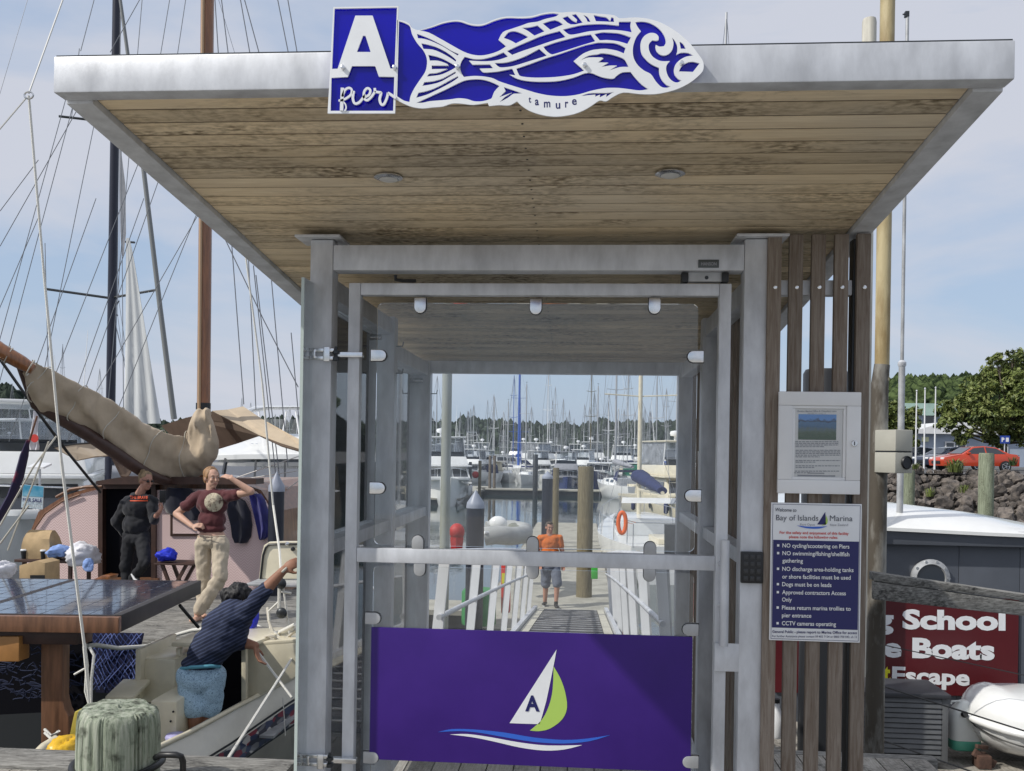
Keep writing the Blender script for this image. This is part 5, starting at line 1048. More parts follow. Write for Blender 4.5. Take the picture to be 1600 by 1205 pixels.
def sail(label, L_=10.5, B=3.3, H=14, hull=None, stripe=None, mastm=None, boomc=None, dodger=None, furl=None, name='sailing_boat', group=None, furlm=None, spr=2, mr=.085, ring=False):
    r = L0(name, label, 'sailing boat', group); rg_ = hullmb(L_, B, 1.25, 1.0, .7); mastm = mastm or alu
    MB().loft(rg_).build('hull', hull or M['gel'], r, sm=45)
    for sg in (1, -1): MB().loft([[(sg*rr_[2][0]*1.006+sg*.004, rr_[2][1], rr_[1][2]*.93), (sg*rr_[1][0]*1.003+sg*.004, rr_[1][1], rr_[1][2]*.98+.06)] for rr_ in rg_[1:]], closed=False).build('cove_stripe', stripe or hullblue, r)
    w0 = B*.30; y0, y1 = -L_*.20, L_*.20
    MB().add([(-w0*.7, y0-.6, 1.05), (w0*.7, y0-.6, 1.05), (w0*1.1, y1, 1.0), (-w0*1.1, y1, 1.0), (-w0*.55, y0, 1.45), (w0*.55, y0, 1.45), (w0*.92, y1, 1.5), (-w0*.92, y1, 1.5)], [(0, 3, 2, 1), (4, 5, 6, 7), (0, 1, 5, 4), (1, 2, 6, 5), (2, 3, 7, 6), (3, 0, 4, 7)]).build('coachroof', M['gel'], r, bevel=.06)
    for sg in (-1, 1):
        for t in (.25, .6):
            ya = y0+(y1-y0)*t; wa = w0*(.70+.4*t)*.99
            MB().prism([(sg*(wa*.985), ya, 1.2), (sg*(wa*1.06), ya+.75, 1.2), (sg*(wa*.98), ya+.72, 1.38), (sg*(wa*.91), ya+.05, 1.38)], (sg*.02, 0, 0)).build('portlight', M['dark_glass'], r)
    ym = -L_*.08
    mt = MB().tube([(0, ym, 1.4), (0, ym, H)], [mr, mr*.8], 10).build('mast', mastm, r, sm=50)
    for k in range(spr):
        z_ = 1.4+(H-1.4)*(k+1)/(spr+1); mb = MB(); mb.tube([(-B*.36*(1-.2*k), ym+.15, z_+.05), (0, ym, z_), (B*.36*(1-.2*k), ym+.15, z_+.05)], .022, 5); mb.build('spreader', mastm, r)
    mb = MB(); mb.tube([(0, ym, H-.05), (0, ym, H+.35)], .012, 4); mb.box((-.12, ym-.01, H+.25), (.12, ym+.01, H+.28)); mb.build('wind_vane', M['dark_metal'], r)
    bm_ = MB().tube([(0, ym+.1, 2.25), (0, ym+L_*.40, 2.32)], .055, 8).build('boom', mastm, r, sm=50)
    if boomc:
        n_ = 9; MB().tube([(0, ym+.05+L_*.39*i/(n_-1), 2.25+.30*(1-i/(n_-1))+.13) for i in range(n_)], [.30*(1-.55*i/(n_-1))+.02*sin(i*2.7) for i in range(n_)], 10, flat=.75).build('sail_cover', boomc, r, sm=60)
    mb = MB(); yb_, wb, zb2 = sheer(rg_, .46)
    rad = .006
    for sg in (-1, 1):
        z1_ = 1.4+(H-1.4)/(spr+1) if spr else H*.5; sp = B*.36
        mb.tube([(sg*wb, yb_, 1.05), (sg*sp, ym+.15, z1_+.05), (sg*sp*.8 if spr > 1 else 0, ym+.1, 1.4+(H-1.4)*2/(spr+1) if spr > 1 else H), (0, ym, H)], rad, 4, False); mb.tube([(sg*wb*.96, yb_+.4, 1.05), (0, ym, z1_)], rad, 4, False)
    mb.tube([(0, -L_*.49, 1.3), (0, ym, H-.05)], rad, 4, False); mb.tube([(0, L_*.49, 1.05), (0, ym, H)], rad, 4, False); mb.build('rigging', wire, r)
    if furl: MB().tube([(0, -L_*.48, 1.6), (0, ym-(L_*.4)*.5, H*.5), (0, ym-.4, H*.93)], [.05, .075, .03], 8).build('furled_headsail', furl, r, sm=50)
    if dodger:
        MB().loft([[(-w0*1.15, y1-.3, 1.45), (-w0*.95, y1-.2, 1.95), (w0*.95, y1-.2, 1.95), (w0*1.15, y1-.3, 1.45)], [(-w0*1.2, y1+.6, 1.3), (-w0*1.05, y1+.55, 2.15), (w0*1.05, y1+.55, 2.15), (w0*1.2, y1+.6, 1.3)]], closed=False).build('sprayhood', dodger, r, sm=40)
    for sg in (-1, 1):
        pts = [];
        for i in range(7): t = .04+i/6*.94; y_, w_, z_ = sheer(rg_, t); pts.append((sg*max(w_-.05, .02), y_, z_+.58))
        mb = MB(); mb.tube(pts, .009, 4, False)
        for p_ in pts: mb.tube([p_, (p_[0], p_[1], p_[2]-.6)], .012, 4, False)
        mb.build('guard_rail', M['steel'], r)
    mb = MB(); y_, w_, z_ = sheer(rg_, 1); mb.tube([(-w_, y_-.7, z_), (-w_, y_-.7, z_+.62), (-w_*.9, y_, z_+.62), (w_*.9, y_, z_+.62), (w_, y_-.7, z_+.62), (w_, y_-.7, z_)], .015, 6); mb.build('pushpit', M['steel'], r, sm=50)
    MB().box((-.35, L_*.30, 1.0), (.35, L_*.45, 1.15)).build('cockpit_seat', M['cream'], r, bevel=.03)
    return r
def farsail(px, ytop, ywl, wpx, label, group, hullm=None, mastm=None, cov=None, Y=None):
    """small boat far off: hull, coachroof, mast, spreaders, boom and stays"""
    Yb = Y or (1.6-WZ)*FPX/max(6, ywl-hor(px)); ztop = P(px, ytop, Yb).z-WZ; B = max(2.2, min(4, wpx*Yb/FPX)); L_ = B*3.1
    r = L0('distant_sailing_boat', label, 'sailing boat', group); rg_ = hullmb(L_, B, 1.2, 1.0, .7, ns=7); MB().loft(rg_).build('hull', hullm or M['gel'], r, sm=45)
    MB().prism([(-B*.2, -L_*.2, 1.0), (B*.2, -L_*.2, 1.0), (B*.3, L_*.2, 1.0), (-B*.3, L_*.2, 1.0)], (0, 0, .45)).build('coachroof', M['gel'], r)
    mr = max(.06, .5*Yb/FPX*.8) if ztop > 9 else .06
    MB().tube([(0, -.6, 1.2), (0, -.6, ztop)], [mr, mr*.75], 6).build('mast', mastm or alu, r)
    mb = MB(); mb.tube([(-B*.33, -.5, ztop*.58), (0, -.6, ztop*.57), (B*.33, -.5, ztop*.58)], .03, 4)
    if ztop > 12: mb.tube([(-B*.25, -.5, ztop*.8), (0, -.6, ztop*.79), (B*.25, -.5, ztop*.8)], .03, 4)
    mb.build('spreader', mastm or alu, r)
    MB().tube([(0, -.5, 2.3), (0, L_*.33, 2.35)], .22 if cov else .07, 7).build('boom', cov or alu, r, sm=50)
    mb = MB(); st = .008+Yb*.00009
    for sg in (-1, 1): mb.tube([(sg*B*.45, 0, 1.05), (sg*B*.33, -.5, ztop*.58), (0, -.6, ztop)], st, 3, False)
    mb.tube([(0, -L_*.48, 1.2), (0, -.6, ztop)], st, 3, False); mb.tube([(0, L_*.48, 1.0), (0, -.6, ztop)], st, 3, False); mb.build('stays', wire, r)
    p = P(px, ywl, Yb); r.location = (p.x, Yb, WZ); r.rotation_euler.z = random.choice([random.gauss(0, .25), random.gauss(0, .25), random.gauss(pi, .3)]); return r
# ================================================================ BOATS SEEN THROUGH THE GATE
at(motor('white flybridge launch moored left of the grey lamp post', 12, 4.2, tower=False), 690, 766, 60, radians(14), 1.0)
at(motor('white game fishing launch with lookout tower and outriggers, left of the brown piles', 11, 3.8, tower=True, simple=True), 736, 750, 96, radians(-6), .82)
at(motor('round-sterned cream launch behind the pair of brown piles', 9.5, 3.4, top=M['cream'], fly=False, simple=True), 771, 747, 104, pi, .9)
at(sail('white sailing boat with bright blue mast and blue sail cover', 10.5, 3.4, 13.6, mastm=bluemast, boomc=blue_c, furl=blue_c, spr=2, mr=.16), 809, 744, 118, radians(8), 1.05)
at(motor('square-fronted launch with navy side curtains, centre of the view through the gate', 9.5, 3.3, top=grey_c, hull=hullblue, cover=navy_c), 884, 768, 78, radians(3), .80)
at(motor('white launch with rounded wheelhouse and blue topsides', 9, 3.2, hull=hullblue, fly=False), 939, 762, 86, radians(-10), 1.0)
at(sail('small white sailing boat with grey covers, right of the thick pile', 8.5, 2.9, 11.5, boomc=grey_c, dodger=navy_c), 966, 765, 70, radians(200), 1.0)
at(motor('white launch with green canopy beyond the tall cream mast', 9, 3.2, cover=dkgreen, fly=False, simple=True), 1015, 757, 90, radians(160), 1.0)
at(motor('tall cream launch at the right edge of the view through the gate', 12, 4.1, top=M['cream'], hull=M['cream'], tower=False), 1066, 790, 47, radians(12), .95)
NS = at(sail('near white sailing boat with tall cream mast, lying right of the pontoon', 10, 3.3, 13.0, mastm=M['cream'], boomc=navy_c, dodger=clearv, mr=.075), 1004, 840, 29.5, radians(186), 1.0)
c = P(972, 817, 24.9); o = thing('life_ring', 'orange life ring hanging on the stern rail of the near white sailing boat', 'life ring', c); mb = MB(); mb.tube([(c.x+.10*cos(a*pi/10), c.y, c.z+.28*sin(a*pi/10)) for a in range(21)], .055, 8, False); mb.build('ring', mat('orange_foam', (.75, .13, .02), .6), o, sm=60)
# mid-distance masts with known places
MLB = ['tall-masted sailing boat just left of the grey lamp post', 'sailing boat behind the game fishing launch with the lookout tower', 'sailing boat with blue boom cover behind the pair of brown piles, left mast', 'sailing boat with white mast behind the pair of brown piles, right mast', 'sailing boat between the blue mast and the square-fronted launch, navy boom cover', 'sailing boat with tall white mast left of the square-fronted launch', 'sailing boat with blue boom cover left of the square-fronted launch', 'sailing boat with bare mast directly behind the square-fronted launch', 'sailing boat with tall brown wooden mast right of the thick timber pile', 'sailing boat with short bare mast beside the brown wooden mast', 'sailing boat with white mast behind the rounded wheelhouse launch', 'sailing boat with tall grey mast left of the tall cream mast', 'sailing boat with tall grey mast right of the tall cream mast', 'sailing boat with shorter bare mast before the tall cream launch', 'sailing boat with white mast at the right edge of the gate view', 'sailing boat with a second blue mast just left of the bright blue mast']
random.seed(31)
for px, yt_, yw, w_, mm_, cv in ((681, 588, 752, 22, None, navy_c), (737, 632, 745, 14, None, None), (770.5, 617, 741, 15, None, blue_c), (773.5, 620, 735, 14, M['white_paint'], None), (826.5, 636, 740, 14, None, navy_c), (855.5, 567, 741, 20, M['white_paint'], None), (866, 604, 738, 16, None, blue_c), (878, 623, 735, 14, None, None), (923.5, 576, 752, 18, yp_, None), (917, 636, 745, 14, None, None), (950, 614, 752, 14, M['white_paint'], None), (981, 569, 757, 24, None, navy_c), (1023.5, 570, 764, 24, None, grey_c), (1037.5, 607, 745, 16, None, None), (1058, 577, 760, 20, M['white_paint'], blue_c), (799, 586, 741, 12, bluemast, None)):
    farsail(px, yt_, yw, w_, MLB.pop(0), 'sailing boats moored beyond the pontoons', None, mm_, cv)
GL = 'distant sailing boat, one of a crowd of bare masts along the far pontoons'
for i in range(58): farsail(random.uniform(672, 1068), random.gauss(652, 18), random.uniform(720, 735), 12, GL, 'crowd of distant masts', random.choice([None, None, hullblue, M['cream']]), random.choice([None, None, M['white_paint'], wire]), random.choice([None, navy_c, blue_c, grey_c]), Y=random.uniform(125, 230))
for i in range(12): farsail(random.uniform(372, 478), random.gauss(640, 16), 715, 12, 'distant sailing boat, one of several masts showing above the tan awning', 'distant masts above the awning', None, random.choice([None, M['white_paint']]), None, Y=random.uniform(120, 220))
for i in range(22): farsail(random.uniform(-10, 318), random.gauss(625, 30), 718, 12, 'distant sailing boat, one of many thin masts behind the covered sail at the left', 'distant masts behind the covered sail', None, random.choice([None, M['white_paint'], wire]), random.choice([None, navy_c]), Y=random.uniform(70, 190))
for i in range(6): farsail(random.uniform(1205, 1345), random.gauss(655, 20), 722, 12, 'distant sailing boat, one of a few masts behind the wooden screen slats', 'distant masts behind the slats', None, None, None, Y=random.uniform(120, 200))
dl = [motor('distant white motor launch moored among the far masts', 9, 3.3, fly=True, simple=True, name='distant_launch', group='distant launches'), motor('distant white motor launch moored among the far masts', 8.5, 3.1, fly=False, simple=True, name='distant_launch', group='distant launches')]
for i, px in enumerate((705, 722, 752, 785, 846, 872, 905, 958, 990, 1030, 400, 455, 20, 75, 120, 200, 268, 300)):
    o = dl[i % 2] if i < 2 else ctree(dl[i % 2]); Y = random.uniform(105, 170); at(o, px, 735, Y, random.gauss(0, .3)+(pi if i % 3 == 0 else 0), random.uniform(.9, 1.15))
for px, yw, yaw, kw, sc2, lb_ in ((712, 757, 10, dict(hull=hullblue, fly=False), .8, 'small dark-hulled launch right of the grey lamp post'), (757, 752, -170, dict(cover=navy_c, fly=True), .8, 'white flybridge launch with navy cockpit cover left of the brown piles'), (843, 752, 20, dict(fly=True, tower=False), .8, 'white launch between the blue-masted boat and the square-fronted launch'), (908, 756, -12, dict(fly=True, cover=blue_c), .85, 'white launch with blue cover behind the thick timber pile'), (988, 752, 170, dict(fly=False, top=M['cream']), .9, 'cream-topped launch left of the tall cream mast'), (1040, 757, 15, dict(fly=True), .9, 'white flybridge launch right of the tall cream mast')):
    at(motor(lb_, 9.5, 3.4, simple=True, **kw), px, yw, None, radians(yaw), sc2)
for px, yw, yaw, kw, sc2, lb_ in ((665, 764, -8, dict(fly=True), .9, 'white flybridge cruiser seen through the left glass wall of the shelter'), (724, 745, 4, dict(fly=True), .95, 'white cruiser with tall screens behind the small capped pile'), (813, 739, -15, dict(fly=True), 1.1, 'white cruiser behind the blue-masted boat'), (862, 742, 12, dict(fly=True), 1.0, 'white cruiser just left of and behind the square-fronted launch'), (925, 746, 6, dict(fly=True), 1.1, 'large white cruiser behind the brown wooden mast'), (972, 748, -8, dict(fly=True), 1.0, 'white cruiser behind the grey-covered sailing boat')):
    at(motor(lb_, 10, 3.6, simple=True, **kw), px, yw, None, radians(yaw), sc2)
for px, yw, mt_, cv_, sc2, lb_ in ((792, 752, 11, grey_c, .8, 'small white sailing boat with grey boom cover before the blue-masted boat'), (822, 756, 12, navy_c, .85, 'white sailing boat with navy boom cover just left of the broad dark pile'), (931, 757, 12, blue_c, .85, 'white sailing boat with blue boom cover right of the thick timber pile'), (1052, 772, 12, navy_c, .9, 'white sailing boat with navy covers before the tall cream launch')):
    at(sail(lb_, 9, 3.0, mt_, boomc=cv_, dodger=navy_c), px, yw, None, radians(random.uniform(-12, 12)), sc2)
farsail(1123, 32, 830, 70, 'sailing boat whose masthead shows above the roof right of the fish sign', 'sailing boats moored beyond the pontoons', Y=34)
# ================================================================ YACHTS BEHIND THE LEFT SIDE
BY = thing('motor_yacht', 'big white motor yacht with dark raked windscreen, bow-on behind the tan awning', 'motor boat', (P(445, 800, 27).x, 27, WZ))
gel2 = M['gel']; C2 = 445
def mir(lst): return lst+[(2*C2-x, y_, Y) for x, y_, Y in lst[::-1]]
def PL_(lst): return [P(*q_) for q_ in lst]
MB().loft([PL_(mir([(C2-6, 792, 20.0), (C2-3, 880, 20.6), (C2-1, 930, 21)])), PL_(mir([(360, 789, 21.5), (382, 870, 22.2), (410, 925, 22.6)])), PL_(mir([(322, 786, 23.5), (338, 860, 24), (360, 905, 24.3)])), PL_(mir([(302, 780, 26), (312, 840, 26.4), (330, 885, 26.6)])), PL_(mir([(296, 772, 30), (300, 830, 30), (320, 860, 30)]))]).build('hull', gel2, BY, sm=35)
MB().loft([PL_(mir([(C2-8, 790, 20.2), (C2-4, 787, 20.2)])), PL_(mir([(362, 786, 21.7), (385, 778, 21.7)])), PL_(mir([(324, 782, 23.6), (352, 766, 23.6)])), PL_(mir([(310, 776, 25.3), (330, 748, 25.6)]))], closed=False).build('foredeck', gel2, BY, sm=50)
MB().loft([PL_(mir([(318, 749, 25.7), (380, 748, 25.4)])), PL_(mir([(332, 717, 27.4), (386, 715, 27.2)]))], closed=False).build('windscreen', M['dark_glass'], BY)
for xx in (352, 400, 445, 490, 538): MB().bar(P(xx-(445-xx)*.06, 748.5, 25.35), P(xx, 716, 27.1), .05, .04).build('mullion', M['black'], BY)
MB().loft([PL_(mir([(326, 719, 27.2), (380, 717.5, 26.9)])), PL_(mir([(330, 712, 27.2), (380, 710, 26.9)])), PL_(mir([(352, 694, 28.2), (392, 684, 28.2)])), PL_(mir([(372, 686, 30.5), (400, 678, 30.5)]))], closed=False).build('coach_roof', gel2, BY, sm=40)
MB().loft([PL_([(326, 719, 27.3), (300, 776, 27.3), (298, 776, 32), (330, 700, 32)]), PL_([(564, 719, 27.3), (590, 776, 27.3), (592, 776, 32), (560, 700, 32)])]).build('house', gel2, BY)
MB().tube(PL_([(372, 690, 29), (384, 652, 29), (396, 642, 29), (420, 638, 29), (470, 638, 29), (500, 645, 29), (512, 690, 29)]), .05, 8).build('flybridge_arch', M['white_paint'], BY, sm=60)
for (xa_, xb_) in ((404, 412), (448, 440), (462, 470)): MB().tube(PL_([(xa_, 642, 28.9), (xb_, 690, 28.6)]), .035, 6).build('flybridge_strut', M['white_paint'], BY)
MB().loft([PL_([(384, 655, 28.98), (500, 655, 28.98)]), PL_([(376, 688, 28.7), (510, 688, 28.7)])], closed=False).build('clear_curtain', clearv, BY)
MB().loft([PL_([(378, 643, 28.8), (400, 636, 28.8), (500, 636, 28.8), (515, 643, 28.8)]), PL_([(384, 640, 32), (400, 634, 32), (500, 634, 32), (512, 640, 32)])], closed=False).build('hardtop', gel2, BY, sm=40)
for (y_, r_) in ((762, .022), (776, .016)): MB().tube(PL_([(312, y_-4, 24.8), (350, y_-2, 22.4), (C2, y_+2, 19.9), (540, y_-2, 22.4)]), r_, 6, False).build('bow_rail', M['steel'], BY, sm=60)
for xx, yt_ in ((330, 760), (365, 762), (402, 763), (430, 764)): MB().tube(PL_([(xx, yt_, 23.4-(xx-330)*.03), (xx, yt_+27, 23.4-(xx-330)*.03)]), .018, 6).build('stanchion', M['steel'], BY)
for xx in (396, 403): MB().lathe(P(xx, 698, 27.8), [(.07, 0), (.08, .12)], 10, ax=(0, -1, .2)).build('horn', M['steel'], BY)
MB().lathe(P(460, 806, 20.3), [(.11, 0), (.12, .02)], 14, ax=(-.5, -1, 0)).build('hawse_hole', M['black'], BY)
at(motor('white motor yacht with wrap-around dark screens at the left edge', 13, 4.4), 52, 0, 25, radians(24), 1.08)
at(motor('white launch behind the For Sale placard, left of the pink cabin', 11, 3.9, fly=True), 150, 0, 33, radians(150), 1.0)
# tall masts rising on the left
def rig(name, label, lines, Y, m_, r=.010, cat_='rigging', group=None):
    """stays given as pixel runs, each in its own depth"""
    p0 = lines[0]; o = thing(name, label, cat_, P(p0[0], p0[1], p0[4] if len(p0) > 4 else Y), group)
    for ln in lines:
        yy = ln[4] if len(ln) > 4 else Y; y2 = ln[5] if len(ln) > 5 else yy; MB().tube([P(ln[0], ln[1], yy), P(ln[2], ln[3], y2)], r if len(ln) < 7 else ln[6], 5).build('stay', m_, o, sm=60)
    return o
DM = sail('sailing yacht with a very tall dark mast behind the tan sail cover', 13, 4.0, 24, hull=hullblue, mastm=mat('dark_mast_paint', (.012, .014, .03), .35), boomc=grey_c, spr=3, mr=.125)
DM.rotation_euler.z = radians(-62); _t = P(178, 300, 24); DM.location = (_t.x+sin(radians(-62))*-1.04*1, 24+cos(radians(-62))*1.04, WZ)
GM = P(200, 400, 22)
o = thing('furled_white_sail', 'tall white sail hanging on its stay right of the dark mast', 'sail', P(215, 660, 22))
sailm = mat('white_sailcloth', (.60, .62, .63), .8, var=.14, vscale=1.2, stretch=(3, 3, .4)); rings = []
for i_ in range(15):
    t = i_/14; l_ = 197-3*t; r_ = 202+48*t**.9; y_ = 372+290*t; a, c = P(l_, y_, 22), P(r_, y_, 22); n_ = 12; fr_ = [(a.x+(c.x-a.x)*k/n_, 22+.05*sin(k*1.3+t*4)*t, a.z+(c.z-a.z)*k/n_) for k in range(n_+1)]; rings.append(fr_+[(x, yy_+.02, z_) for x, yy_, z_ in fr_[::-1]])
MB().loft(rings).build('sailcloth', sailm, o, sm=60)
o = thing('leaning_grey_spar', 'thin grey mast leaning to the left behind the white sail', 'spar', P(274, 655, 20)); MB().tube([P(272, 655, 20), P(250, 480, 20), P(224, 262, 20), P(188, 0, 20)], [.065, .055, .05, .035], 10).build('spar', mat('grey_spar', (.20, .21, .21), .5), o, sm=60)
o = thing('striped_ladder_sail', 'narrow dark grey sail hanging beside the top of the dark mast', 'sail', P(190, 360, 23)); MB().loft([[P(187, 225, 23), P(188, 225, 23)], [P(187, 290, 23), P(196, 290, 23)], [P(188, 360, 23), P(197, 365, 23)], [P(190, 400, 23), P(193, 400, 23)]], closed=False).build('cloth', grey_c, o)
# the varnished mast with tan covered sail
WM = thing('varnished_mast', 'varnished wooden mast standing on the boat with the pink cabin', 'mast', P(322, 640, 11.5))
MB().tube([P(315, 900, 12.3), P(318, 640, 12.3), P(324.5, -30, 12.3)], .088, 20).build('spar', teak, WM, sm=50)
MB().tube([P(308, 900, 12.2), P(311, 640, 12.2), P(317.5, -30, 12.2)], .022, 10).build('sail_track', mat('pale_track', (.45, .30, .18), .5), WM, sm=50)
MB().tube([P(317.6, 640, 12.3), P(317.7, 630, 12.3)], .098, 20).build('collar', M['black'], WM, sm=50)
# ================================================================ BOAT WITH THE PINK CABIN
dk = mat('ship_dark_timber', (.06, .03, .022), .5, var=.3, vscale=6); brown = mat('brown_timber', (.20, .095, .05), .45, var=.4, vscale=5, stretch=(5, 5, .6), coat=.2)
pink = bpy.data.materials.new('pink_patterned_panel'); pink.use_nodes = True; n = pink.node_tree.nodes; l = pink.node_tree.links; b = n['Principled BSDF']; b.inputs['Roughness'].default_value = .6
g = n.new('ShaderNodeNewGeometry'); sx = n.new('ShaderNodeSeparateXYZ'); l.new(g.outputs['Position'], sx.inputs[0])
pg = n.new('ShaderNodeMath'); pg.operation = 'PINGPONG'; pg.inputs[1].default_value = .045; l.new(sx.outputs['X'], pg.inputs[0]); ad = n.new('ShaderNodeMath'); l.new(pg.outputs[0], ad.inputs[0]); l.new(sx.outputs['Z'], ad.inputs[1])
fr = n.new('ShaderNodeMath'); fr.operation = 'MULTIPLY'; fr.inputs[1].default_value = 28; l.new(ad.outputs[0], fr.inputs[0]); f2 = n.new('ShaderNodeMath'); f2.operation = 'FRACT'; l.new(fr.outputs[0], f2.inputs[0])
rp_ = n.new('ShaderNodeValToRGB'); rp_.color_ramp.elements[0].color = (.58, .40, .39, 1); rp_.color_ramp.elements[1].color = (.76, .60, .58, 1); rp_.color_ramp.elements[0].position = .2; rp_.color_ramp.elements[1].position = .5; l.new(f2.outputs[0], rp_.inputs[0]); l.new(rp_.outputs[0], b.inputs['Base Color'])
def pp(nm, m_, poly, Y, d, parent, bevel=0, sm=None): return MB().prism([P(x, y_, Y) for x, y_ in poly], (0, d, 0)).build(nm, m_, parent, bevel=bevel, sm=sm)
DZ = -.30
PB = thing('pink_cabin_boat', 'old timber sailing boat with pink patterned cabin bulkhead and grey plank deck', 'sailing boat', (P(200, 1000, 9).x, 9, WZ))
x0, x1 = P(-120, 900, 11.9).x, P(462, 900, 11.9).x
YC = 11.9
arcL = [(38, 935), (38, 905), (41, 868), (50, 838), (62, 815), (78, 797), (98, 783), (122, 773), (152, 765), (156, 765), (156, 935)]
pp('bulkhead_panel', pink, arcL, YC, .06, PB)
pp('bulkhead_panel', pink, [(243, 935), (243, 766), (300, 764), (380, 764), (398, 768), (413, 782), (424, 805), (430, 840), (432, 935)], YC, .06, PB)
pp('cabin_side', brown, [(30, 935), (36, 860), (60, 800), (100, 775), (156, 757), (380, 756), (408, 766), (430, 800), (440, 935)], YC+.07, 3.2, PB)
for (a, c_, e, f) in ((153, 160, 756, 912), (236, 243, 756, 912)): pp('door_post', dk, [(a, f), (c_, f), (c_, e), (a, e)], YC-.04, .10, PB)
pp('door_lintel', dk, [(160, 764), (236, 764), (236, 756), (160, 756)], YC-.04, .10, PB); pp('door_sill', brown, [(150, 912), (246, 912), (246, 904), (150, 904)], YC-.06, .12, PB)
pp('doorway_darkness', mat('dark_interior', (.006, .006, .009), .95, spec=.1), [(160, 904), (236, 904), (236, 764), (160, 764)], YC+.062, .006, PB)  # near-black panel, its colour stands for the darkness inside the cabin
for pts in ([(88, 777), (110, 765), (135, 761), (160, 760)], [(36, 868), (48, 835), (70, 803), (98, 783), (125, 773)]): MB().tube([P(x, y_, YC-.03) for x, y_ in pts], .022 if pts[0][0] == 88 else .012, 8).build('cabin_trim', brown, PB, sm=60)
pp('roof_edge', dk, [(150, 757), (400, 757), (400, 748), (200, 744), (150, 752)], YC-.2, .3, PB)
pp('window_frame', dk, [(266, 838), (322, 838), (322, 802), (266, 802)], YC-.02, .02, PB); pp('window_pane', pink, [(270, 834), (318, 834), (318, 806), (270, 806)], YC-.026, .006, PB)
dkp_ = cube_me('deck_plank', M['grey_wood'], .02)
for k in range(20):
    y = 8.85+k*.165; xa_ = P(-80, 950, y).x; xb_ = P(470, 950, y).x; link('deck_plank', dkp_, PB, ((xa_+xb_)/2, y, DZ-.025), (0, 0, 0), (xb_-xa_, .155, .05))
MB().box((x0, 8.95, WZ-.3), (x1-.2, 13.5, DZ-.055)).build('hull', mat('dark_hull_paint', (.02, .022, .024), .5), PB)
for k in range(2): MB().box((x0, 8.74+k*.0, DZ-.16-k*.2), (x1-.25, 8.80+k*.05, DZ-.02-k*.2)).build('rubbing_strake', dk if k else M['grey_wood'], PB, bevel=.01)
# table, stool
def table(name, label, pxa, pxb, yt_, Y, dep, m_, legs, h_=.035):
    a = P(pxa, yt_, Y); c_ = P(pxb, yt_, Y); o = thing(name, label, name.split('_')[-1], ((a.x+c_.x)/2, Y, DZ)); z_ = a.z
    MB().box((a.x, Y, z_-h_), (c_.x, Y+dep, z_)).build('top', m_, o, bevel=.006)
    for (xa_, xb_) in legs:
        for yy in (Y+.06, Y+dep-.06): MB().bar((P(xa_, yt_, Y).x, yy, z_-h_), (P(xb_, yt_, Y).x, yy, DZ), .04, .035).build('leg', m_, o)
    return o, z_
tb_, tz = table('deck_table', 'low dark wooden table holding the paper bag and laundry', 22, 118, 874, 10.9, .55, dk, ((34, 34), (106, 106)))
sb_, sz_ = table('folding_stool', 'small folding stool with crossed legs under the blue bag', 240, 302, 880, 10.9, .4, dk, ((250, 272), (288, 258)), .02)
# paper bag
kraft = mat('kraft_paper', (.46, .33, .18), .8, var=.15, vscale=8, bump=.3, bscale=15)
o = thing('paper_bag', 'brown paper bag standing on the dark table', 'bag', P(66, 872, 11.1)); Yb_ = 11.1; rings = []
random.seed(5)
for (y_, l_, r_, d_) in ((872, 44, 87, .13), (862, 43, 87.5, .14), (850, 44, 87, .14), (840, 46, 85, .12), (832, 47, 84, .07), (828, 48, 84, .03)):
    a = P(l_, y_, Yb_); c_ = P(r_, y_, Yb_); n_ = 6; rg2 = []
    for k in range(n_+1): rg2.append((a.x+(c_.x-a.x)*k/n_, Yb_-d_+random.uniform(-.012, .012), a.z))
    for k in range(n_, -1, -1): rg2.append((a.x+(c_.x-a.x)*k/n_, Yb_+d_, a.z))
    rings.append(rg2)
MB().loft(rings).build('bag', kraft, o, sm=25)
for k, (px, lb) in enumerate(((37.5, 'dark paper cup with white lid at the left end of the table'), (68, 'dark paper cup with white lid standing before the paper bag'))):
    c_ = P(px, 873, 10.98); o = thing('takeaway_cup', lb, 'cup', c_); MB().lathe((c_.x, 10.98, tz), [(.028, 0), (.038, .10)], 14).build('cup_body', M['black'], o, sm=50); MB().lathe((c_.x, 10.98, tz+.10), [(.042, 0), (.042, .012), (.034, .02)], 14).build('lid', M['white_pl'], o, sm=40)
def heap(name, label, cx_, cy_, Y, wpx, hpx, m_, seed, cat_='clothes', dep=.22, bumps=1.0):
    random.seed(seed); c_ = P(cx_, cy_, Y); s = Y/FPX; o = thing(name, label, cat_, (c_.x, Y, P(cx_, cy_+hpx/2, Y).z)); q = Vector((seed*3.1, seed, 0)); mb = MB()
    bm = bmesh.new(); bmesh.ops.create_icosphere(bm, subdivisions=4, radius=1); vs = [v.co.copy() for v in bm.verts]; fs = [tuple(v.index for v in f.verts) for f in bm.faces]; bm.free()
    out = []
    for v in vs:
        f = .92+.34*noise.noise(v*1.1+q)+bumps*(.30*(.35-abs(noise.noise(v*2.0+q*2)))+.20*(.3-abs(noise.noise(v*4.2+q)))+.09*(.3-abs(noise.noise(v*9+q))))
        z_ = v.z*f; z_ = z_ if z_ > -.75 else -.75+(z_+.75)*.15; out.append((c_.x+v.x*f*wpx/2*s*.85, Y+v.y*f*dep, c_.z+z_*hpx/2*s*.9))
    MB().add(out, fs).build('cloth', m_, o, sm=180); return o
wcl = mat('white_cloth', (.70, .70, .74), .85, var=.12, vscale=9); bcl = mat('pale_blue_cloth', (.25, .38, .72), .85, var=.3, vscale=6)
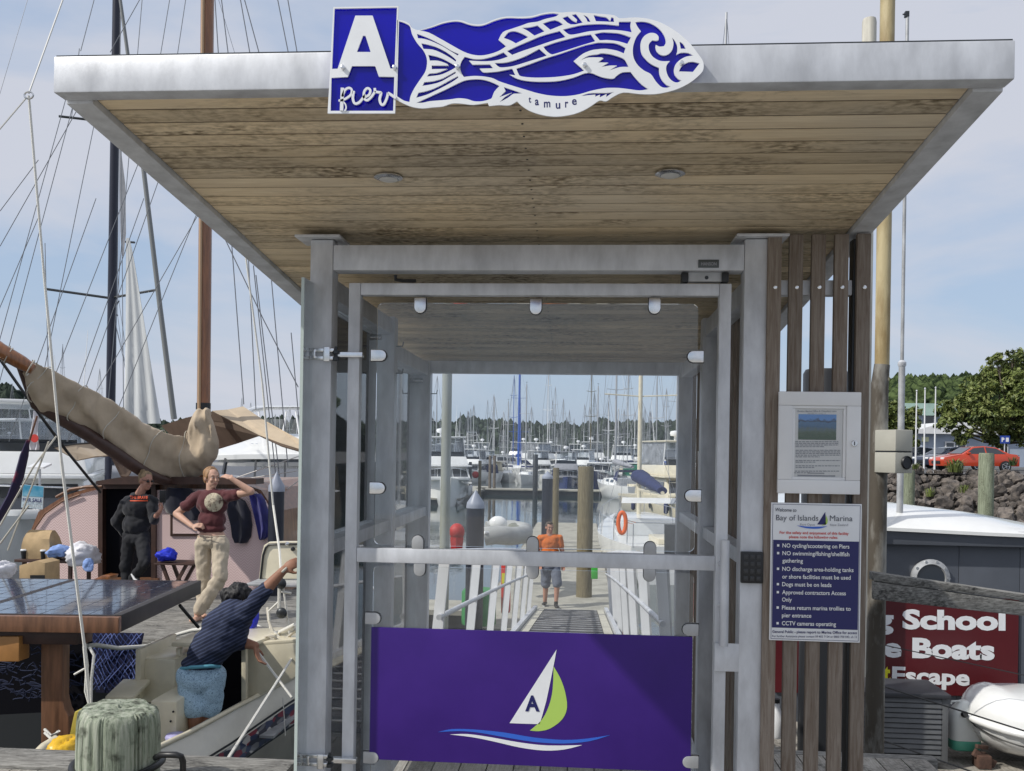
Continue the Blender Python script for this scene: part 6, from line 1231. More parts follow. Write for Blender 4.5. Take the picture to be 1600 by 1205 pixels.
heap('white_laundry', 'crumpled white laundry heap at the right end of the table', 128, 867, 11.1, 60, 46, wcl, 3, dep=.26); heap('blue_laundry', 'pale blue crumpled shirt between paper bag and white laundry', 94, 862, 11.0, 32, 24, bcl, 8)
heap('hanging_blue_cloth', 'pale blue cloth tail hanging off the table edge under the laundry', 138, 884, 10.82, 22, 26, bcl, 12, dep=.05)
heap('blue_bag', 'bright blue soft bag on the folding stool', 262, 868, 11.05, 40, 24, mat('bright_blue_cloth', (.01, .03, .55), .6), 15, 'bag', dep=.16)
heap('white_bundle', 'white plastic bundle on deck left of the table', 6, 892, 9.6, 34, 34, wcl, 21, 'bundle', dep=.2)
o = thing('cardboard_box', 'small open brown carton on deck below the table', 'box', P(50, 915, 9.9)); pp('carton', kraft, [(30, 912), (70, 912), (70, 880), (58, 876), (30, 884)], 9.9, .3, o, bevel=.005); pp('dark_flap', M['black'], [(47, 912), (69, 912), (69, 899), (47, 899)], 9.88, .015, o)
# garments on the cabin side
def garment(label, pts, Y, m_, seed):
    random.seed(seed); o = thing('hanging_garment', label, 'clothes', P(pts[0][0], pts[-1][2], Y)); rings = []
    for (l_, r_, y_) in pts:
        a = P(l_, y_, Y); c_ = P(r_, y_, Y); rg2 = []; n_ = 9
        for k in range(n_): t = k/(n_-1); rg2.append((a.x+(c_.x-a.x)*t, Y-.05-.035*sin(t*9+seed+y_*.03)-.03*sin(t*pi), a.z))
        for k in range(n_-1, -1, -1): t = k/(n_-1); rg2.append((a.x+(c_.x-a.x)*t, Y-.015-.03*sin(t*9+seed+y_*.03), a.z))
        rings.append(rg2)
    MB().loft(rings).build('cloth', m_, o, sm=60)
dn = mat('dark_navy_wool', (.010, .012, .028), .9, sheen=.3, var=.3, vscale=9); ry = mat('royal_blue_wool', (.02, .02, .16), .9, sheen=.3, var=.3, vscale=9)
garment('black-navy jacket hanging on the pink bulkhead left of the woman in the maroon shirt', [(262, 300, 762), (258, 312, 772), (256, 318, 788), (262, 318, 800), (285, 310, 812)], YC-.02, dn, 1)
garment('dark navy jumper hanging right of the woman in the maroon shirt', [(358, 372, 776), (356, 384, 782), (358, 392, 800), (364, 394, 820), (366, 392, 838), (370, 386, 848)], YC-.02, dn, 2)
garment('royal blue jumper hanging at the right end of the pink bulkhead', [(392, 408, 771), (394, 414, 780), (400, 421, 805), (404, 424, 825), (406, 420, 838), (407, 414, 843)], YC-.02, ry, 3)
o = thing('fallen_spar', 'orange-brown varnished block lying on deck by the dark doorway', 'block', P(160, 910, 10.2)); pp('block', teak, [(138, 912), (170, 906), (172, 900), (160, 899), (142, 907)], 10.2, .2, o, bevel=.01)
# ---- tan sail cover along the gaff
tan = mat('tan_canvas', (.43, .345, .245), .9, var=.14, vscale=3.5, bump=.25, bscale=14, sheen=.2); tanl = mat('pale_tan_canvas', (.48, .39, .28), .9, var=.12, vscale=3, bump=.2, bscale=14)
SC = thing('covered_sail', 'long tan canvas sail cover sagging between the varnished boom and mast', 'sail cover', P(200, 700, 10.5))
S = lambda a, b_: (a/3.333, 500+b_/3.333)
st = [((150, 196), (128, 262)), ((200, 222), (150, 330)), ((260, 250), (178, 425)), ((330, 285), (235, 490)), ((400, 322), (330, 500)), ((470, 360), (415, 545)), ((540, 395), (485, 590)), ((610, 440), (555, 635)), ((690, 500), (625, 690)), ((770, 545), (700, 745)), ((850, 580), (780, 795)), ((905, 600), (850, 820)), ((950, 606), (930, 832)), ((985, 575), (1010, 822)), ((1005, 530), (1075, 785)), ((1020, 490), (1120, 720)), ((1035, 462), (1134, 650)), ((1060, 458), (1115, 560)), ((1075, 455), (1095, 470))]
rings = []; NK = 26; import itertools
for i, (t, bt_) in enumerate(st):
    Y = 9.9+2.1*min(1, i/13); a = P(*S(*t), Y); c_ = P(*S(*bt_), Y); H_ = (a-c_).length; th = min(.30, .09+H_*.20)*(1 if i < 16 else .6); mid = (a+c_)/2; up = (a-c_)/2; rg2 = []
    for k in range(NK):
        an = 2*pi*k/NK; cs, sn = cos(an), sin(an)
        fold = .026*sin(sn*4.2+i*1.15)+.018*sin(i*2.1+sn*2)+.012*noise.noise(Vector((i*.9, sn*3, 1)))
        dep = th*(abs(cs)**.8)*math.copysign(1, cs)*(1-.3*sn); rg2.append(mid+up*sn+Vector((0, dep+fold*cs*2, 0)))
    rings.append(rg2)
ri = []
for i in range(len(rings)-1):
    for s_ in range(3):
        t = s_/3; ri.append([rings[i][k].lerp(rings[i+1][k], t)+Vector((0, .030*sin((i+t)*3.3+k*.35)*abs(cos(2*pi*k/NK)), 0)) for k in range(NK)])
ri.append(rings[-1])
CANVAS = ri
gp_ = [S(100, 215), S(190, 440), S(330, 520), S(480, 610), S(640, 720), S(760, 800), S(860, 838), S(940, 846)]
MB().tube([P(*gp_[i], 10.0+1.9*i/7) for i in range(8)], [.05, .07, .08, .08, .08, .075, .06, .03], 10).build('gaff_underside', dk, SC, sm=60)
VB = thing('varnished_boom', 'varnished brown boom end entering from the left edge', 'boom', P(0, 548, 9.8))
MB().tube([P(-40, 520, 9.7), P(0, 548, 9.75), P(34, 567, 9.85), P(52, 578, 9.9)], [.095, .088, .08, .06], 14).build('spar', teak, VB, sm=60)
mb = MB()
for (cx_, cy_) in ((8, 552), (12, 555), (46, 574)): c_ = P(cx_, cy_, 9.8); ax = (P(34, 567, 9.85)-P(0, 548, 9.75)).normalized(); u = ax.orthogonal().normalized(); v = ax.cross(u); mb.tube([c_+(u*cos(k*.4)+v*sin(k*.4))*.095+ax*.002*k for k in range(17)], .007, 5, False)
mb.build('lashing', mat('pale_rope', (.50, .47, .40), .9, bump=.4, bscale=120), VB, sm=60)
ropem = bpy.data.materials['pale_rope']; whrope = mat('white_rope', (.66, .65, .60), .85, bump=.5, bscale=90)
# ---- tan awnings
AW = thing('tan_awning', 'tan canvas awning peaked behind the varnished mast, dark underneath', 'awning', P(380, 680, 13))
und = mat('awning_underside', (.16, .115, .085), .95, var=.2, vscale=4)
def awn(nm, poly, m_, parent): 
    q = [P(x, y_, Y) for x, y_, Y in poly]; c_ = sum(q, Vector())/len(q); return MB().add([*q, *[p+Vector((0, .012, -.012)) for p in q]], [tuple(range(len(q))), tuple(range(2*len(q)-1, len(q)-1, -1))]+[(i, len(q)+i, len(q)+(i+1) % len(q), (i+1) % len(q)) for i in range(len(q))]).build(nm, m_, parent)
awn('top_panel', [(331, 642, 12.6), (356, 640, 12.9), (380, 635, 13.2), (410, 655, 12.6), (446, 675, 12.0), (482, 694, 11.6), (482, 706, 11.4), (440, 693, 11.6), (405, 680, 12.0)], tanl, AW)
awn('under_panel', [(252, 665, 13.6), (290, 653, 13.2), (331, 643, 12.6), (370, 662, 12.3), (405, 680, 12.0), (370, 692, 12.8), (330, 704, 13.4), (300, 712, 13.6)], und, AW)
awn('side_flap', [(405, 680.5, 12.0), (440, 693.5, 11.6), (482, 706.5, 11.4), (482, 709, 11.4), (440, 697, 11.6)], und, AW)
AW2 = thing('stern_awning', 'lower tan awning spread under the boom above the pink cabin', 'awning', P(150, 715, 12.4))
awn('panel', [(84, 699, 11.6), (120, 694, 12.0), (160, 690, 12.6), (180, 700, 12.8), (178, 711, 12.4), (150, 713, 12.0), (120, 719, 11.7)], tan, AW2)
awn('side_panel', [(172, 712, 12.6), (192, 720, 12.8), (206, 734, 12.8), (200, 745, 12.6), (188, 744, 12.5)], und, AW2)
MB().tube([P(84, 699, 11.6), P(120, 694, 12.0), P(162, 690, 12.6)], .012, 6).build('edge_spar', M['black'], AW2)
# ---- flags and the For Sale placard
o = thing('white_flag', 'white pennant flag with a red disc hanging left of the sail cover', 'flag', P(52, 702, 12)); rings = []
for i, (l_, r_, y_) in enumerate(((52, 57, 642), (50, 60, 655), (46, 60, 672), (45, 61, 685), (46, 62, 697), (48, 60, 703))):
    a, c_ = P(l_, y_, 12), P(r_, y_, 12); n_ = 6; fr_ = [(a.x+(c_.x-a.x)*k/n_, 12+.03*sin(k*1.5+i*.8), a.z) for k in range(n_+1)]; rings.append(fr_+[(x, y2+.006, z_) for x, y2, z_ in fr_[::-1]])
MB().loft(rings).build('cloth', wcl, o, sm=60); c_ = P(54, 685, 11.94); MB().lathe(c_, [(.055, 0), (.055, .004)], 20, ax=(0, -1, 0)).build('red_disc', M['red_ink'], o)
o = thing('furled_ensign', 'dark navy and red ensign furled on a leaning staff at the far left', 'flag', P(5, 800, 11)); MB().tube([P(58, 650, 11), P(45, 692, 11), P(0, 812, 11)], .012, 6).build('staff', brown, o)
MB().tube([P(44, 688, 10.95), P(38, 712, 10.95), P(30, 745, 10.95), P(18, 775, 10.95), P(4, 800, 10.95), P(-8, 822, 10.95)], [.03, .075, .085, .075, .07, .04], 9, flat=.5).build('cloth', mat('ensign_cloth', (.025, .02, .06), .85, col2=(.30, .03, .05), vscale=3, lo=.3, hi=.42), o, sm=60)
o = thing('for_sale_sign', 'blue and white For Sale placard left of the pink cabin', 'sign', P(51, 795, 13)); q = [P(33, 793, 13), P(66.5, 796, 13), P(68, 760, 13), P(36, 757, 13)]
fsm = mat('sale_board', (.55, .66, .72), .4); MB().prism(q, (0, .015, 0)).build('board', fsm, o); MB().prism([P(35, 775, 12.995), P(67.3, 777, 12.995), P(68, 760.5, 12.995), P(36, 757.5, 12.995)], (0, .004, 0)).build('blue_field', mat('sale_blue', (.03, .25, .42), .4, col2=(.25, .5, .62), vscale=4), o)
mb = MB(); ptext(mb, 'FOR SALE', 35.5, 65.5, 784, 6.2, 12.98, .03, 785); mb.build('lettering', M['navy'], o); mb = MB(); ptext(mb, '09 000 2710', 35.5, 64, 791.5, 4, 12.98, .01, 793); mb.build('small_lettering', M['pale_ink'], o)
o = thing('white_solar_plate', 'small white tilted plate on a pole above the For Sale placard', 'plate', P(63, 745, 13.5)); MB().prism([P(42, 733, 13.5), P(68, 733, 13.5), P(81, 727, 14.2), P(56, 725, 14.2)], (0, 0, .03)).build('plate', M['white_paint'], o); MB().tube([P(62, 733, 13.7), P(63, 800, 13.7)], .018, 6).build('pole', M['steel'], o)
# ---- solar panels on the timber gallows
h_ = 1.15; SZ = 1.6-h_; yn, yf = 5.98, 7.62
xR = P(190, 976, yn).x-.05; wP = 1.0; xS = xR-wP; PIV = Vector((xR+.05, yn, SZ)); RM = Matrix.Rotation(radians(5.0), 3, 'Z')
def RB(mb): mb.v = [PIV+RM @ (v-PIV) for v in mb.v]; return mb
cellm = mat('solar_cell', (.022, .034, .075), .16, .1, var=.2, vscale=2, spec=.9, rnd=.12, coat=.8); backm = mat('solar_backsheet', (.50, .52, .56), .15, coat=.7); fram = mat('solar_frame', (.06, .05, .05), .4, .3)
ced = MB(); r_ = .0; c8 = [(-.5+.09, -.5), (.5-.09, -.5), (.5, -.5+.09), (.5, .5-.09), (.5-.09, .5), (-.5+.09, .5), (-.5, .5-.09), (-.5, -.5+.09)]
cellme = MB().prism([(x, y_, 0) for x, y_ in c8], (0, 0, .003)).mesh('cell', cellm)
for k, (a, c_, lb) in enumerate(((xS, xR, 'right-hand dark solar panel over the water, nearest the mast'), (xS-wP-.01, xS-.01, 'left-hand dark solar panel cut by the left edge'))):
    o = thing('solar_panel', lb, 'solar panel', ((a+c_)/2, yn, SZ), 'solar panels on the gallows')
    RB(MB().box((a+.018, yn+.018, SZ-.01), (c_-.018, yf-.018, SZ))).build('backsheet', backm, o)
    for (u0, u1, v0, v1) in ((a, c_, yn, yn+.018), (a, c_, yf-.018, yf), (a, a+.018, yn+.018, yf-.018), (c_-.018, c_, yn+.018, yf-.018)): RB(MB().box((u0, v0, SZ-.04), (u1, v1, SZ+.004))).build('frame_side', fram, o)
    cw_ = (c_-a-.05)/6; cl = (yf-yn-.05)/10
    for i in range(6):
        for j in range(10): link('cell', cellme, o, PIV+RM @ (Vector((a+.025+cw_*(i+.5), yn+.025+cl*(j+.5), SZ+.0005))-PIV), (0, 0, radians(5.0)), (cw_*.955, cl*.955, 1))
TF = thing('timber_gallows', 'brown timber frame carrying the solar panels on a shaped post', 'frame', P(85, 1170, 6.2))
xL_ = P(-120, 980, yn).x
RB(MB().box((xL_, yn-.055, SZ-.105), (xR+.05, yn-.003, SZ-.0))).build('front_beam', brown, TF, bevel=.004)
RB(MB().box((xR+.002, yn-.002, SZ-.105), (xR+.05, yf, SZ+.008))).build('side_beam', mat('tarred_beam', (.035, .03, .03), .5, var=.3, vscale=6), TF, bevel=.004)
RB(MB().box((xL_, yn+.02, SZ-.20), (xR-.25, yn+.14, SZ-.106))).build('cross_beam', dk, TF, bevel=.004)
pp('shaped_post', brown, [(64, 1170), (64, 1000), (52, 1000), (52, 985), (134, 985), (134, 1006), (98, 1006), (97, 1090), (101, 1108), (107, 1120), (107, 1150), (100, 1170)], 6.05, .09, TF, bevel=.006)
pp('orange_box', mat('orange_timber', (.42, .20, .06), .5, var=.2, vscale=5), [(-20, 1034), (29.5, 1034), (29.5, 995), (-20, 995)], 5.9, .12, TF, bevel=.006)
MB().tube([P(281, 946, 7.2), P(310, 980, 7.6)], .014, 6).build('strut', M['black'], TF)
# ---- blue net
NT = thing('blue_net', 'blue netting slung under the deck edge behind the bollard', 'net', P(180, 1080, 8.3)); Yn = 8.2
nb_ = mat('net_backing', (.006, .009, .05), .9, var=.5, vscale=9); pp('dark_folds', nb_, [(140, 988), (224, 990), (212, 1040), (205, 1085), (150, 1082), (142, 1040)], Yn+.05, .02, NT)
nm_ = mat('net_cord', (.10, .14, .36), .8); mb = MB()
for i in range(26):
    for dr in (-1, 1):
        pts = []
        for j in range(12):
            y_ = 990+j*8; x = 100+i*8+dr*j*5.2+2.2*sin(j*.9+i)+.8*sin(i*3.1+j)
            if 141 < x < 222-(y_-990)*.14 and y_ < 1083: pts.append(P(x, y_, Yn+.02*sin(i+j)))
        if len(pts) > 1: mb.tube(pts, .0042, 4, False)
o_ = mb.build('mesh', nm_, NT); o_['kind'] = 'stuff'
# ================================================================ SMALL CREAM BOAT
SB2 = thing('cream_tender', 'small cream sailing tender with open cockpit and red-black stripe graphics along its side', 'boat', (P(340, 1150, 6.8).x, 6.8, WZ))
gun = [(150, 1207, 5.45), (200, 1190, 5.65), (244, 1169, 5.95), (293, 1146, 6.25), (356, 1112, 6.65), (399, 1089, 6.98), (455, 1060, 7.5), (500, 1038, 8.0), (560, 1012, 8.6), (620, 990, 9.3)]
s1_ = [(150, 1290, 5.35), (200, 1262, 5.52), (250, 1230, 5.8), (310, 1192, 6.15), (362, 1160, 6.55), (402, 1132, 6.88), (453, 1097, 7.4), (500, 1068, 7.95), (560, 1038, 8.6), (620, 1012, 9.3)]
s2_ = [(150, 1330, 5.35), (205, 1300, 5.52), (262, 1266, 5.8), (330, 1226, 6.2), (370, 1197, 6.58), (405, 1172, 6.9), (453, 1139, 7.4), (500, 1108, 7.95), (560, 1072, 8.6), (620, 1040, 9.3)]
s3_ = [(160, 1390, 5.7), (230, 1360, 5.9), (285, 1330, 6.2), (345, 1285, 6.5), (385, 1255, 6.9), (415, 1225, 7.2), (458, 1190, 7.6), (500, 1150, 8.1), (560, 1110, 8.7), (620, 1070, 9.35)]
def rows(*rr_): return [[P(*r_[i]) for r_ in rr_] for i in range(len(rr_[0]))]
wh = mat('aged_white_gelcoat', (.66, .64, .56), .28, var=.12, vscale=3, coat=.3)
rs = rows(gun, s1_, s2_, s3_); inn = [P(x, y_-5, Y+.10) for x, y_, Y in gun]
MB().loft([[inn[i]+Vector((0, 0, -.02)), inn[i]]+rs[i] for i in range(len(rs))], closed=False).build('hull', wh, SB2, sm=40)
gb = bpy.data.materials.new('stripe_graphics'); gb.use_nodes = True; n = gb.node_tree.nodes; l = gb.node_tree.links; b = n['Principled BSDF']; b.inputs['Roughness'].default_value = .3
tcn = n.new('ShaderNodeTexCoord'); vo = n.new('ShaderNodeTexVoronoi'); vo.inputs['Scale'].default_value = 17; mpn = n.new('ShaderNodeMapping'); mpn.inputs['Scale'].default_value = (.7, .7, 1.6); mpn.inputs['Rotation'].default_value = (0, .7, 0); l.new(tcn.outputs['Object'], mpn.inputs[0]); l.new(mpn.outputs[0], vo.inputs['Vector'])
sx = n.new('ShaderNodeSeparateColor'); l.new(vo.outputs['Color'], sx.inputs[0]); rp_ = n.new('ShaderNodeValToRGB'); rp_.color_ramp.interpolation = 'CONSTANT'; e = rp_.color_ramp.elements; e[0].color = (.015, .015, .03, 1); e[1].position = .3; e[1].color = (.16, .16, .17, 1)
for ps_, cc in ((.5, (.20, .012, .03, 1)), (.72, (.45, .44, .42, 1)), (.86, (.03, .04, .09, 1))): q_ = e.new(ps_); q_.color = cc
l.new(sx.outputs[0], rp_.inputs[0]); l.new(rp_.outputs[0], b.inputs['Base Color'])
def between(t0, t1, off): return [[P(*[a+(c_-a)*t0 for a, c_ in zip(s1_[i], s2_[i])])+off, P(*[a+(c_-a)*t1 for a, c_ in zip(s1_[i], s2_[i])])+off] for i in range(2, len(s1_))]
of = Vector((.002, -.006, 0)); MB().loft(between(.12, .9, of), closed=False).build('graphics_band', gb, SB2); of2 = Vector((.003, -.008, 0))
MB().loft(between(-.03, .06, of2), closed=False).build('black_line', M['black'], SB2); MB().loft(between(.90, .98, of2), closed=False).build('black_line', M['black'], SB2)
MB().loft(rows([(x+0, y_+0, Y) for x, y_, Y in s2_], s3_), closed=False).build('dark_bottom', mat('dark_bottom_paint', (.012, .013, .016), .6), SB2)
MB().tube([P(x, y_, Y-.012) for x, y_, Y in gun], .018, 8).build('gunwale', M['cream'], SB2, sm=60)
cr = M['cream']
# inside of the cockpit
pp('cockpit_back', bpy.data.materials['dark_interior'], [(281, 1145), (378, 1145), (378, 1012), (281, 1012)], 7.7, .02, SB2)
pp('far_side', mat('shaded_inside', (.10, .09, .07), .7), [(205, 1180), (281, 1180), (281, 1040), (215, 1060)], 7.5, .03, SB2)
a = P(267, 1011, 6.8); c_ = P(386, 1012, 6.8); MB().prism([(a.x, 6.8, a.z), (c_.x, 6.8, a.z), (c_.x+.14, 7.5, a.z), (a.x+.12, 7.55, a.z), (a.x, 7.2, a.z)], (0, 0, .035)).build('cabin_top', cr, SB2, bevel=.012)
for (l_, r_, b_) in ((275, 281.5, 1143), (377, 384, 1096)): pp('door_post', cr, [(l_, b_), (r_, b_), (r_, 1013), (l_, 1013)], 6.86, .05, SB2, bevel=.004)
pp('bulkhead', cr, [(384.5, 1096), (384.5, 1012), (425, 1006), (470, 1004), (470, 1052), (455, 1062), (399, 1090)], 7.0, .04, SB2, bevel=.01)
MB().prism([P(384.5, 1012, 7.0), P(470, 1004, 7.0), P(474, 994, 7.5), P(392, 996, 7.5)], (0, 0, .03)).build('side_deck', cr, SB2, bevel=.008)
a = P(214, 1098, 6.75); c_ = P(274, 1030, 6.75); MB().box((a.x, 6.75, a.z), (c_.x, 7.35, c_.z)).build('coaming_locker', cr, SB2, bevel=.02)
a = P(212, 1092, 6.7); c_ = P(222, 1014, 6.7); MB().box((a.x, 6.68, a.z), (c_.x, 7.3, c_.z)).build('coaming_rim', cr, SB2, bevel=.015)
MB().bar(P(186, 1092, 6.4), P(214, 1064, 6.7), .20, .03).build('thwart_ledge', cr, SB2, bevel=.006)
a = P(238, 1160, 6.35); c_ = P(276, 1096, 6.35); MB().box((a.x-.02, 6.35, a.z-.1), (c_.x, 6.74, c_.z)).build('seat_locker', cr, SB2, bevel=.02)
MB().box((P(284, 1100, 6.3).x, 6.9, P(300, 1145, 6.9).z-.02), (P(384, 1100, 6.3).x, 7.6, P(300, 1145, 6.9).z)).build('cockpit_sole', M['galv_dull'], SB2)
for (px, py) in ((267, 1127), (271, 1112)): c_ = P(px, py, 6.34); MB().lathe(c_, [(.008, 0), (.008, .006)], 8, ax=(0, -1, 0)).build('fastening', M['black'], SB2)
o = thing('lilac_tub', 'pale lilac plastic tub in the bottom of the cream tender', 'tub', P(275, 1160, 6.35)); c_ = P(275, 1164, 6.3); MB().lathe(c_, [(.06, 0), (.075, .06), (.066, .075), (.02, .085)], 18).build('tub', mat('lilac_plastic', (.38, .36, .60), .5), o, sm=50)
# open hatch with rubber edge and clips
OH = thing('open_hatch', 'open cream hatch lid with black rubber edge behind the cream tender', 'hatch', P(440, 905, 8.2))
rr3 = [(404, 905), (408, 868), (412, 852), (420, 847), (440, 846), (480, 846), (480, 905)]
pp('lid', cr, rr3, 8.2, .05, OH, bevel=.012); mb = MB(); mb.tube([P(x+(3 if i < 3 else 0), y_+(4 if i > 1 else 0), 8.19) for i, (x, y_) in enumerate(rr3[:-1])], .010, 6); mb.build('rubber_edge', M['black'], OH, sm=60)
for (px, py) in ((449, 850), (458, 858)): c_ = P(px, py, 8.17); MB().lathe(c_, [(.02, 0), (.018, .02), (.008, .04)], 10, ax=(0, -1, 0)).build('clip', M['steel'] if px < 455 else M['black'], OH, sm=40)
o = thing('grey_tray', 'flat grey tray ledge between the hatch and the striped-shirt man', 'tray', P(420, 912, 8.0)); a = P(384, 912, 7.9); c_ = P(470, 912, 7.9); MB().box((a.x, 7.9, a.z-.02), (c_.x, 8.3, a.z)).build('tray', M['galv_dull'], o, bevel=.005)
o = thing('blue_lifejacket', 'royal blue plastic container behind the striped-shirt man', 'container', P(390, 992, 7.35)); pp('container_body', mat('royal_plastic', (.01, .02, .55), .4), [(372, 990), (378, 993), (393, 988), (398, 970), (398, 948), (390, 942), (374, 942)], 7.4, .12, o, bevel=.03); pp('badge', M['white_pl'], [(373, 991), (379, 991), (379, 984), (373, 984)], 7.385, .012, o, bevel=.003)
# coil of rope on the tender's foredeck
random.seed(9); o = thing('rope_coil', 'messy coil of pale rope on the tender beside the glass wall', 'rope', P(435, 1020, 7.3)); mb = MB()
for k in range(7):
    cx_ = 425+random.uniform(-14, 26); cy_ = 1015+random.uniform(-16, 10); rx, ry = random.uniform(9, 26), random.uniform(5, 16); ph = random.random()*6
    mb.tube([P(cx_+rx*cos(ph+t*.35), cy_+ry*sin(ph+t*.35)+k*.5, 7.2-.02*k+.02*sin(t)) for t in range(19)], .011, 6)
mb.tube([P(418, 950, 7.4), P(420, 970, 7.3), P(428, 992, 7.25), P(445, 1000, 7.2), P(462, 985, 7.1)], .012, 6); mb.build('rope', ropem, o, sm=60)
# ================================================================ BOLLARD and foreground odds
bol = bpy.data.materials.new('bollard_timber'); bol.use_nodes = True; n = bol.node_tree.nodes; l = bol.node_tree.links; b = n['Principled BSDF']; b.inputs['Roughness'].default_value = .9
tcn = n.new('ShaderNodeTexCoord'); mpn = n.new('ShaderNodeMapping'); mpn.inputs['Scale'].default_value = (13, 13, .9); l.new(tcn.outputs['Object'], mpn.inputs[0])
z1 = n.new('ShaderNodeTexNoise'); z1.inputs['Scale'].default_value = 3; z1.inputs['Detail'].default_value = 9; z1.inputs['Roughness'].default_value = .7; l.new(mpn.outputs[0], z1.inputs['Vector'])
r1 = n.new('ShaderNodeValToRGB'); e = r1.color_ramp.elements; e[0].position = .36; e[0].color = (.05, .055, .04, 1); e[1].position = .68; e[1].color = (.50, .52, .43, 1); q_ = e.new(.45); q_.color = (.25, .29, .215, 1); l.new(z1.outputs[0], r1.inputs[0])
z2 = n.new('ShaderNodeTexNoise'); z2.inputs['Scale'].default_value = 16; z2.inputs['Detail'].default_value = 9; l.new(tcn.outputs['Object'], z2.inputs['Vector']); mr = n.new('ShaderNodeMapRange'); mr.inputs['From Min'].default_value = .58; mr.inputs['From Max'].default_value = .78; zt1 = n.new('ShaderNodeSeparateXYZ'); l.new(tcn.outputs['Generated'], zt1.inputs[0]); zt2_ = n.new('ShaderNodeMapRange'); zt2_.inputs['From Min'].default_value = .86; zt2_.inputs['From Max'].default_value = .975; zt2_.inputs['To Max'].default_value = .07; l.new(zt1.outputs['Z'], zt2_.inputs['Value']); zt3 = n.new('ShaderNodeMath'); l.new(z2.outputs[0], zt3.inputs[0]); l.new(zt2_.outputs[0], zt3.inputs[1]); l.new(zt3.outputs[0], mr.inputs['Value'])
sxx = n.new('ShaderNodeSeparateXYZ'); l.new(tcn.outputs['Object'], sxx.inputs[0])
mi = n.new('ShaderNodeMix'); mi.data_type = 'RGBA'; mi.inputs['B'].default_value = (.04, .045, .03, 1); l.new(mr.outputs[0], mi.inputs['Factor']); l.new(r1.outputs[0], mi.inputs['A']); l.new(mi.outputs['Result'], b.inputs['Base Color'])
bp = n.new('ShaderNodeBump'); bp.inputs['Strength'].default_value = .8; bp.inputs['Distance'].default_value = .01; l.new(z1.outputs[0], bp.inputs['Height']); l.new(bp.outputs[0], b.inputs['Normal'])
Yb_ = 4.12; c_ = P(184, 1205, Yb_); zt_ = P(184, 1104, Yb_).z; R_ = 63.5*Yb_/FPX
BO = thing('timber_bollard', 'thick cracked green-grey timber bollard with worn top at the pier edge', 'bollard', (c_.x, Yb_, -.5)); rings = []; NB_ = 200
random.seed(2); cracks = [(random.uniform(0, 2*pi), random.uniform(.004, .012), random.uniform(.1, 1)) for _ in range(44)]
for (h, rr_) in ((-1.2, 1), (.0, 1.0), (.10, 1.0), (.2, 1.0), (.26, .995), (.31, .985), (.338, .965), (.356, .925), (.367, .86), (.373, .6), (.374, .3), (.374, .02)):
    ring = []
    for k in range(NB_):
        a = 2*pi*k/NB_; v = 1+.012*sin(a*3+1)+.02*noise.noise(Vector((cos(a)*2, sin(a)*2, h*3)))
        for ca, cw_, cl in cracks:
            d = abs((a-ca+pi) % (2*pi)-pi)
            if d < .04 and (h > .33-.45*cl): v -= (.03+3*cw_)*(1-d/.04)
        z_ = zt_-.374+h+(.012*noise.noise(Vector((cos(a)*3*rr_, sin(a)*3*rr_, 5)))+.03*(cos(a)*-.3) if h > .3 else 0); ring.append((c_.x+cos(a)*R_*rr_*v, Yb_+sin(a)*R_*rr_*v, z_))
    rings.append(ring)
MB().loft(rings).build('timber', bol, BO, sm=38)
o = thing('black_mooring_strap', 'black hose-covered mooring strap looped round the timber bollard', 'strap', P(184, 1195, Yb_)); zs = P(184, 1192, Yb_).z
MB().tube([(c_.x+cos(a)*(R_+.012), Yb_+sin(a)*(R_+.012), zs-.01+.012*cos(a*2)) for a in [k*2*pi/40-1.2 for k in range(40)]], .016, 10).build('loop', M['black'], o, sm=60)
MB().tube([P(243, 1184, Yb_-.05), P(252, 1179.5, Yb_-.1), P(275, 1179.5, Yb_-.1), P(283, 1182, Yb_-.1), P(286, 1190, Yb_-.08), P(286, 1206, Yb_-.05)], .014, 10).build('tail', M['black'], o, sm=60)
heap('yellow_jacket', 'crumpled bright yellow oilskin behind the bollard', 100, 1180, 4.9, 56, 62, mat('yellow_oilskin', (.70, .42, .01), .4), 33, 'jacket', dep=.14); 
o = thing('yellow_reel', 'small yellow plastic fitting left of the bollard top', 'fitting', P(120, 1130, 5.2)); pp('fitting', mat('dull_yellow', (.45, .36, .06), .5), [(108, 1150), (138, 1150), (138, 1128), (122, 1122), (122, 1112), (116, 1112), (112, 1130)], 5.2, .08, o, bevel=.01)
o = thing('white_hose', 'curved white pipe and tied rope at the foot of the brown post', 'pipe', P(50, 1205, 5.4)); MB().tube([P(88, 1156, 5.6), P(68, 1168, 5.5), P(52, 1184, 5.4), P(44, 1210, 5.3), P(42, 1240, 5.3)], .030, 10).build('pipe', M['cream'], o, sm=60); MB().tube([P(70, 1140, 5.7), P(80, 1150, 5.65), P(92, 1142, 5.7), P(76, 1158, 5.65), P(88, 1162, 5.6), P(70, 1145, 5.65)], .010, 6).build('rope_tie', whrope, o, sm=60)
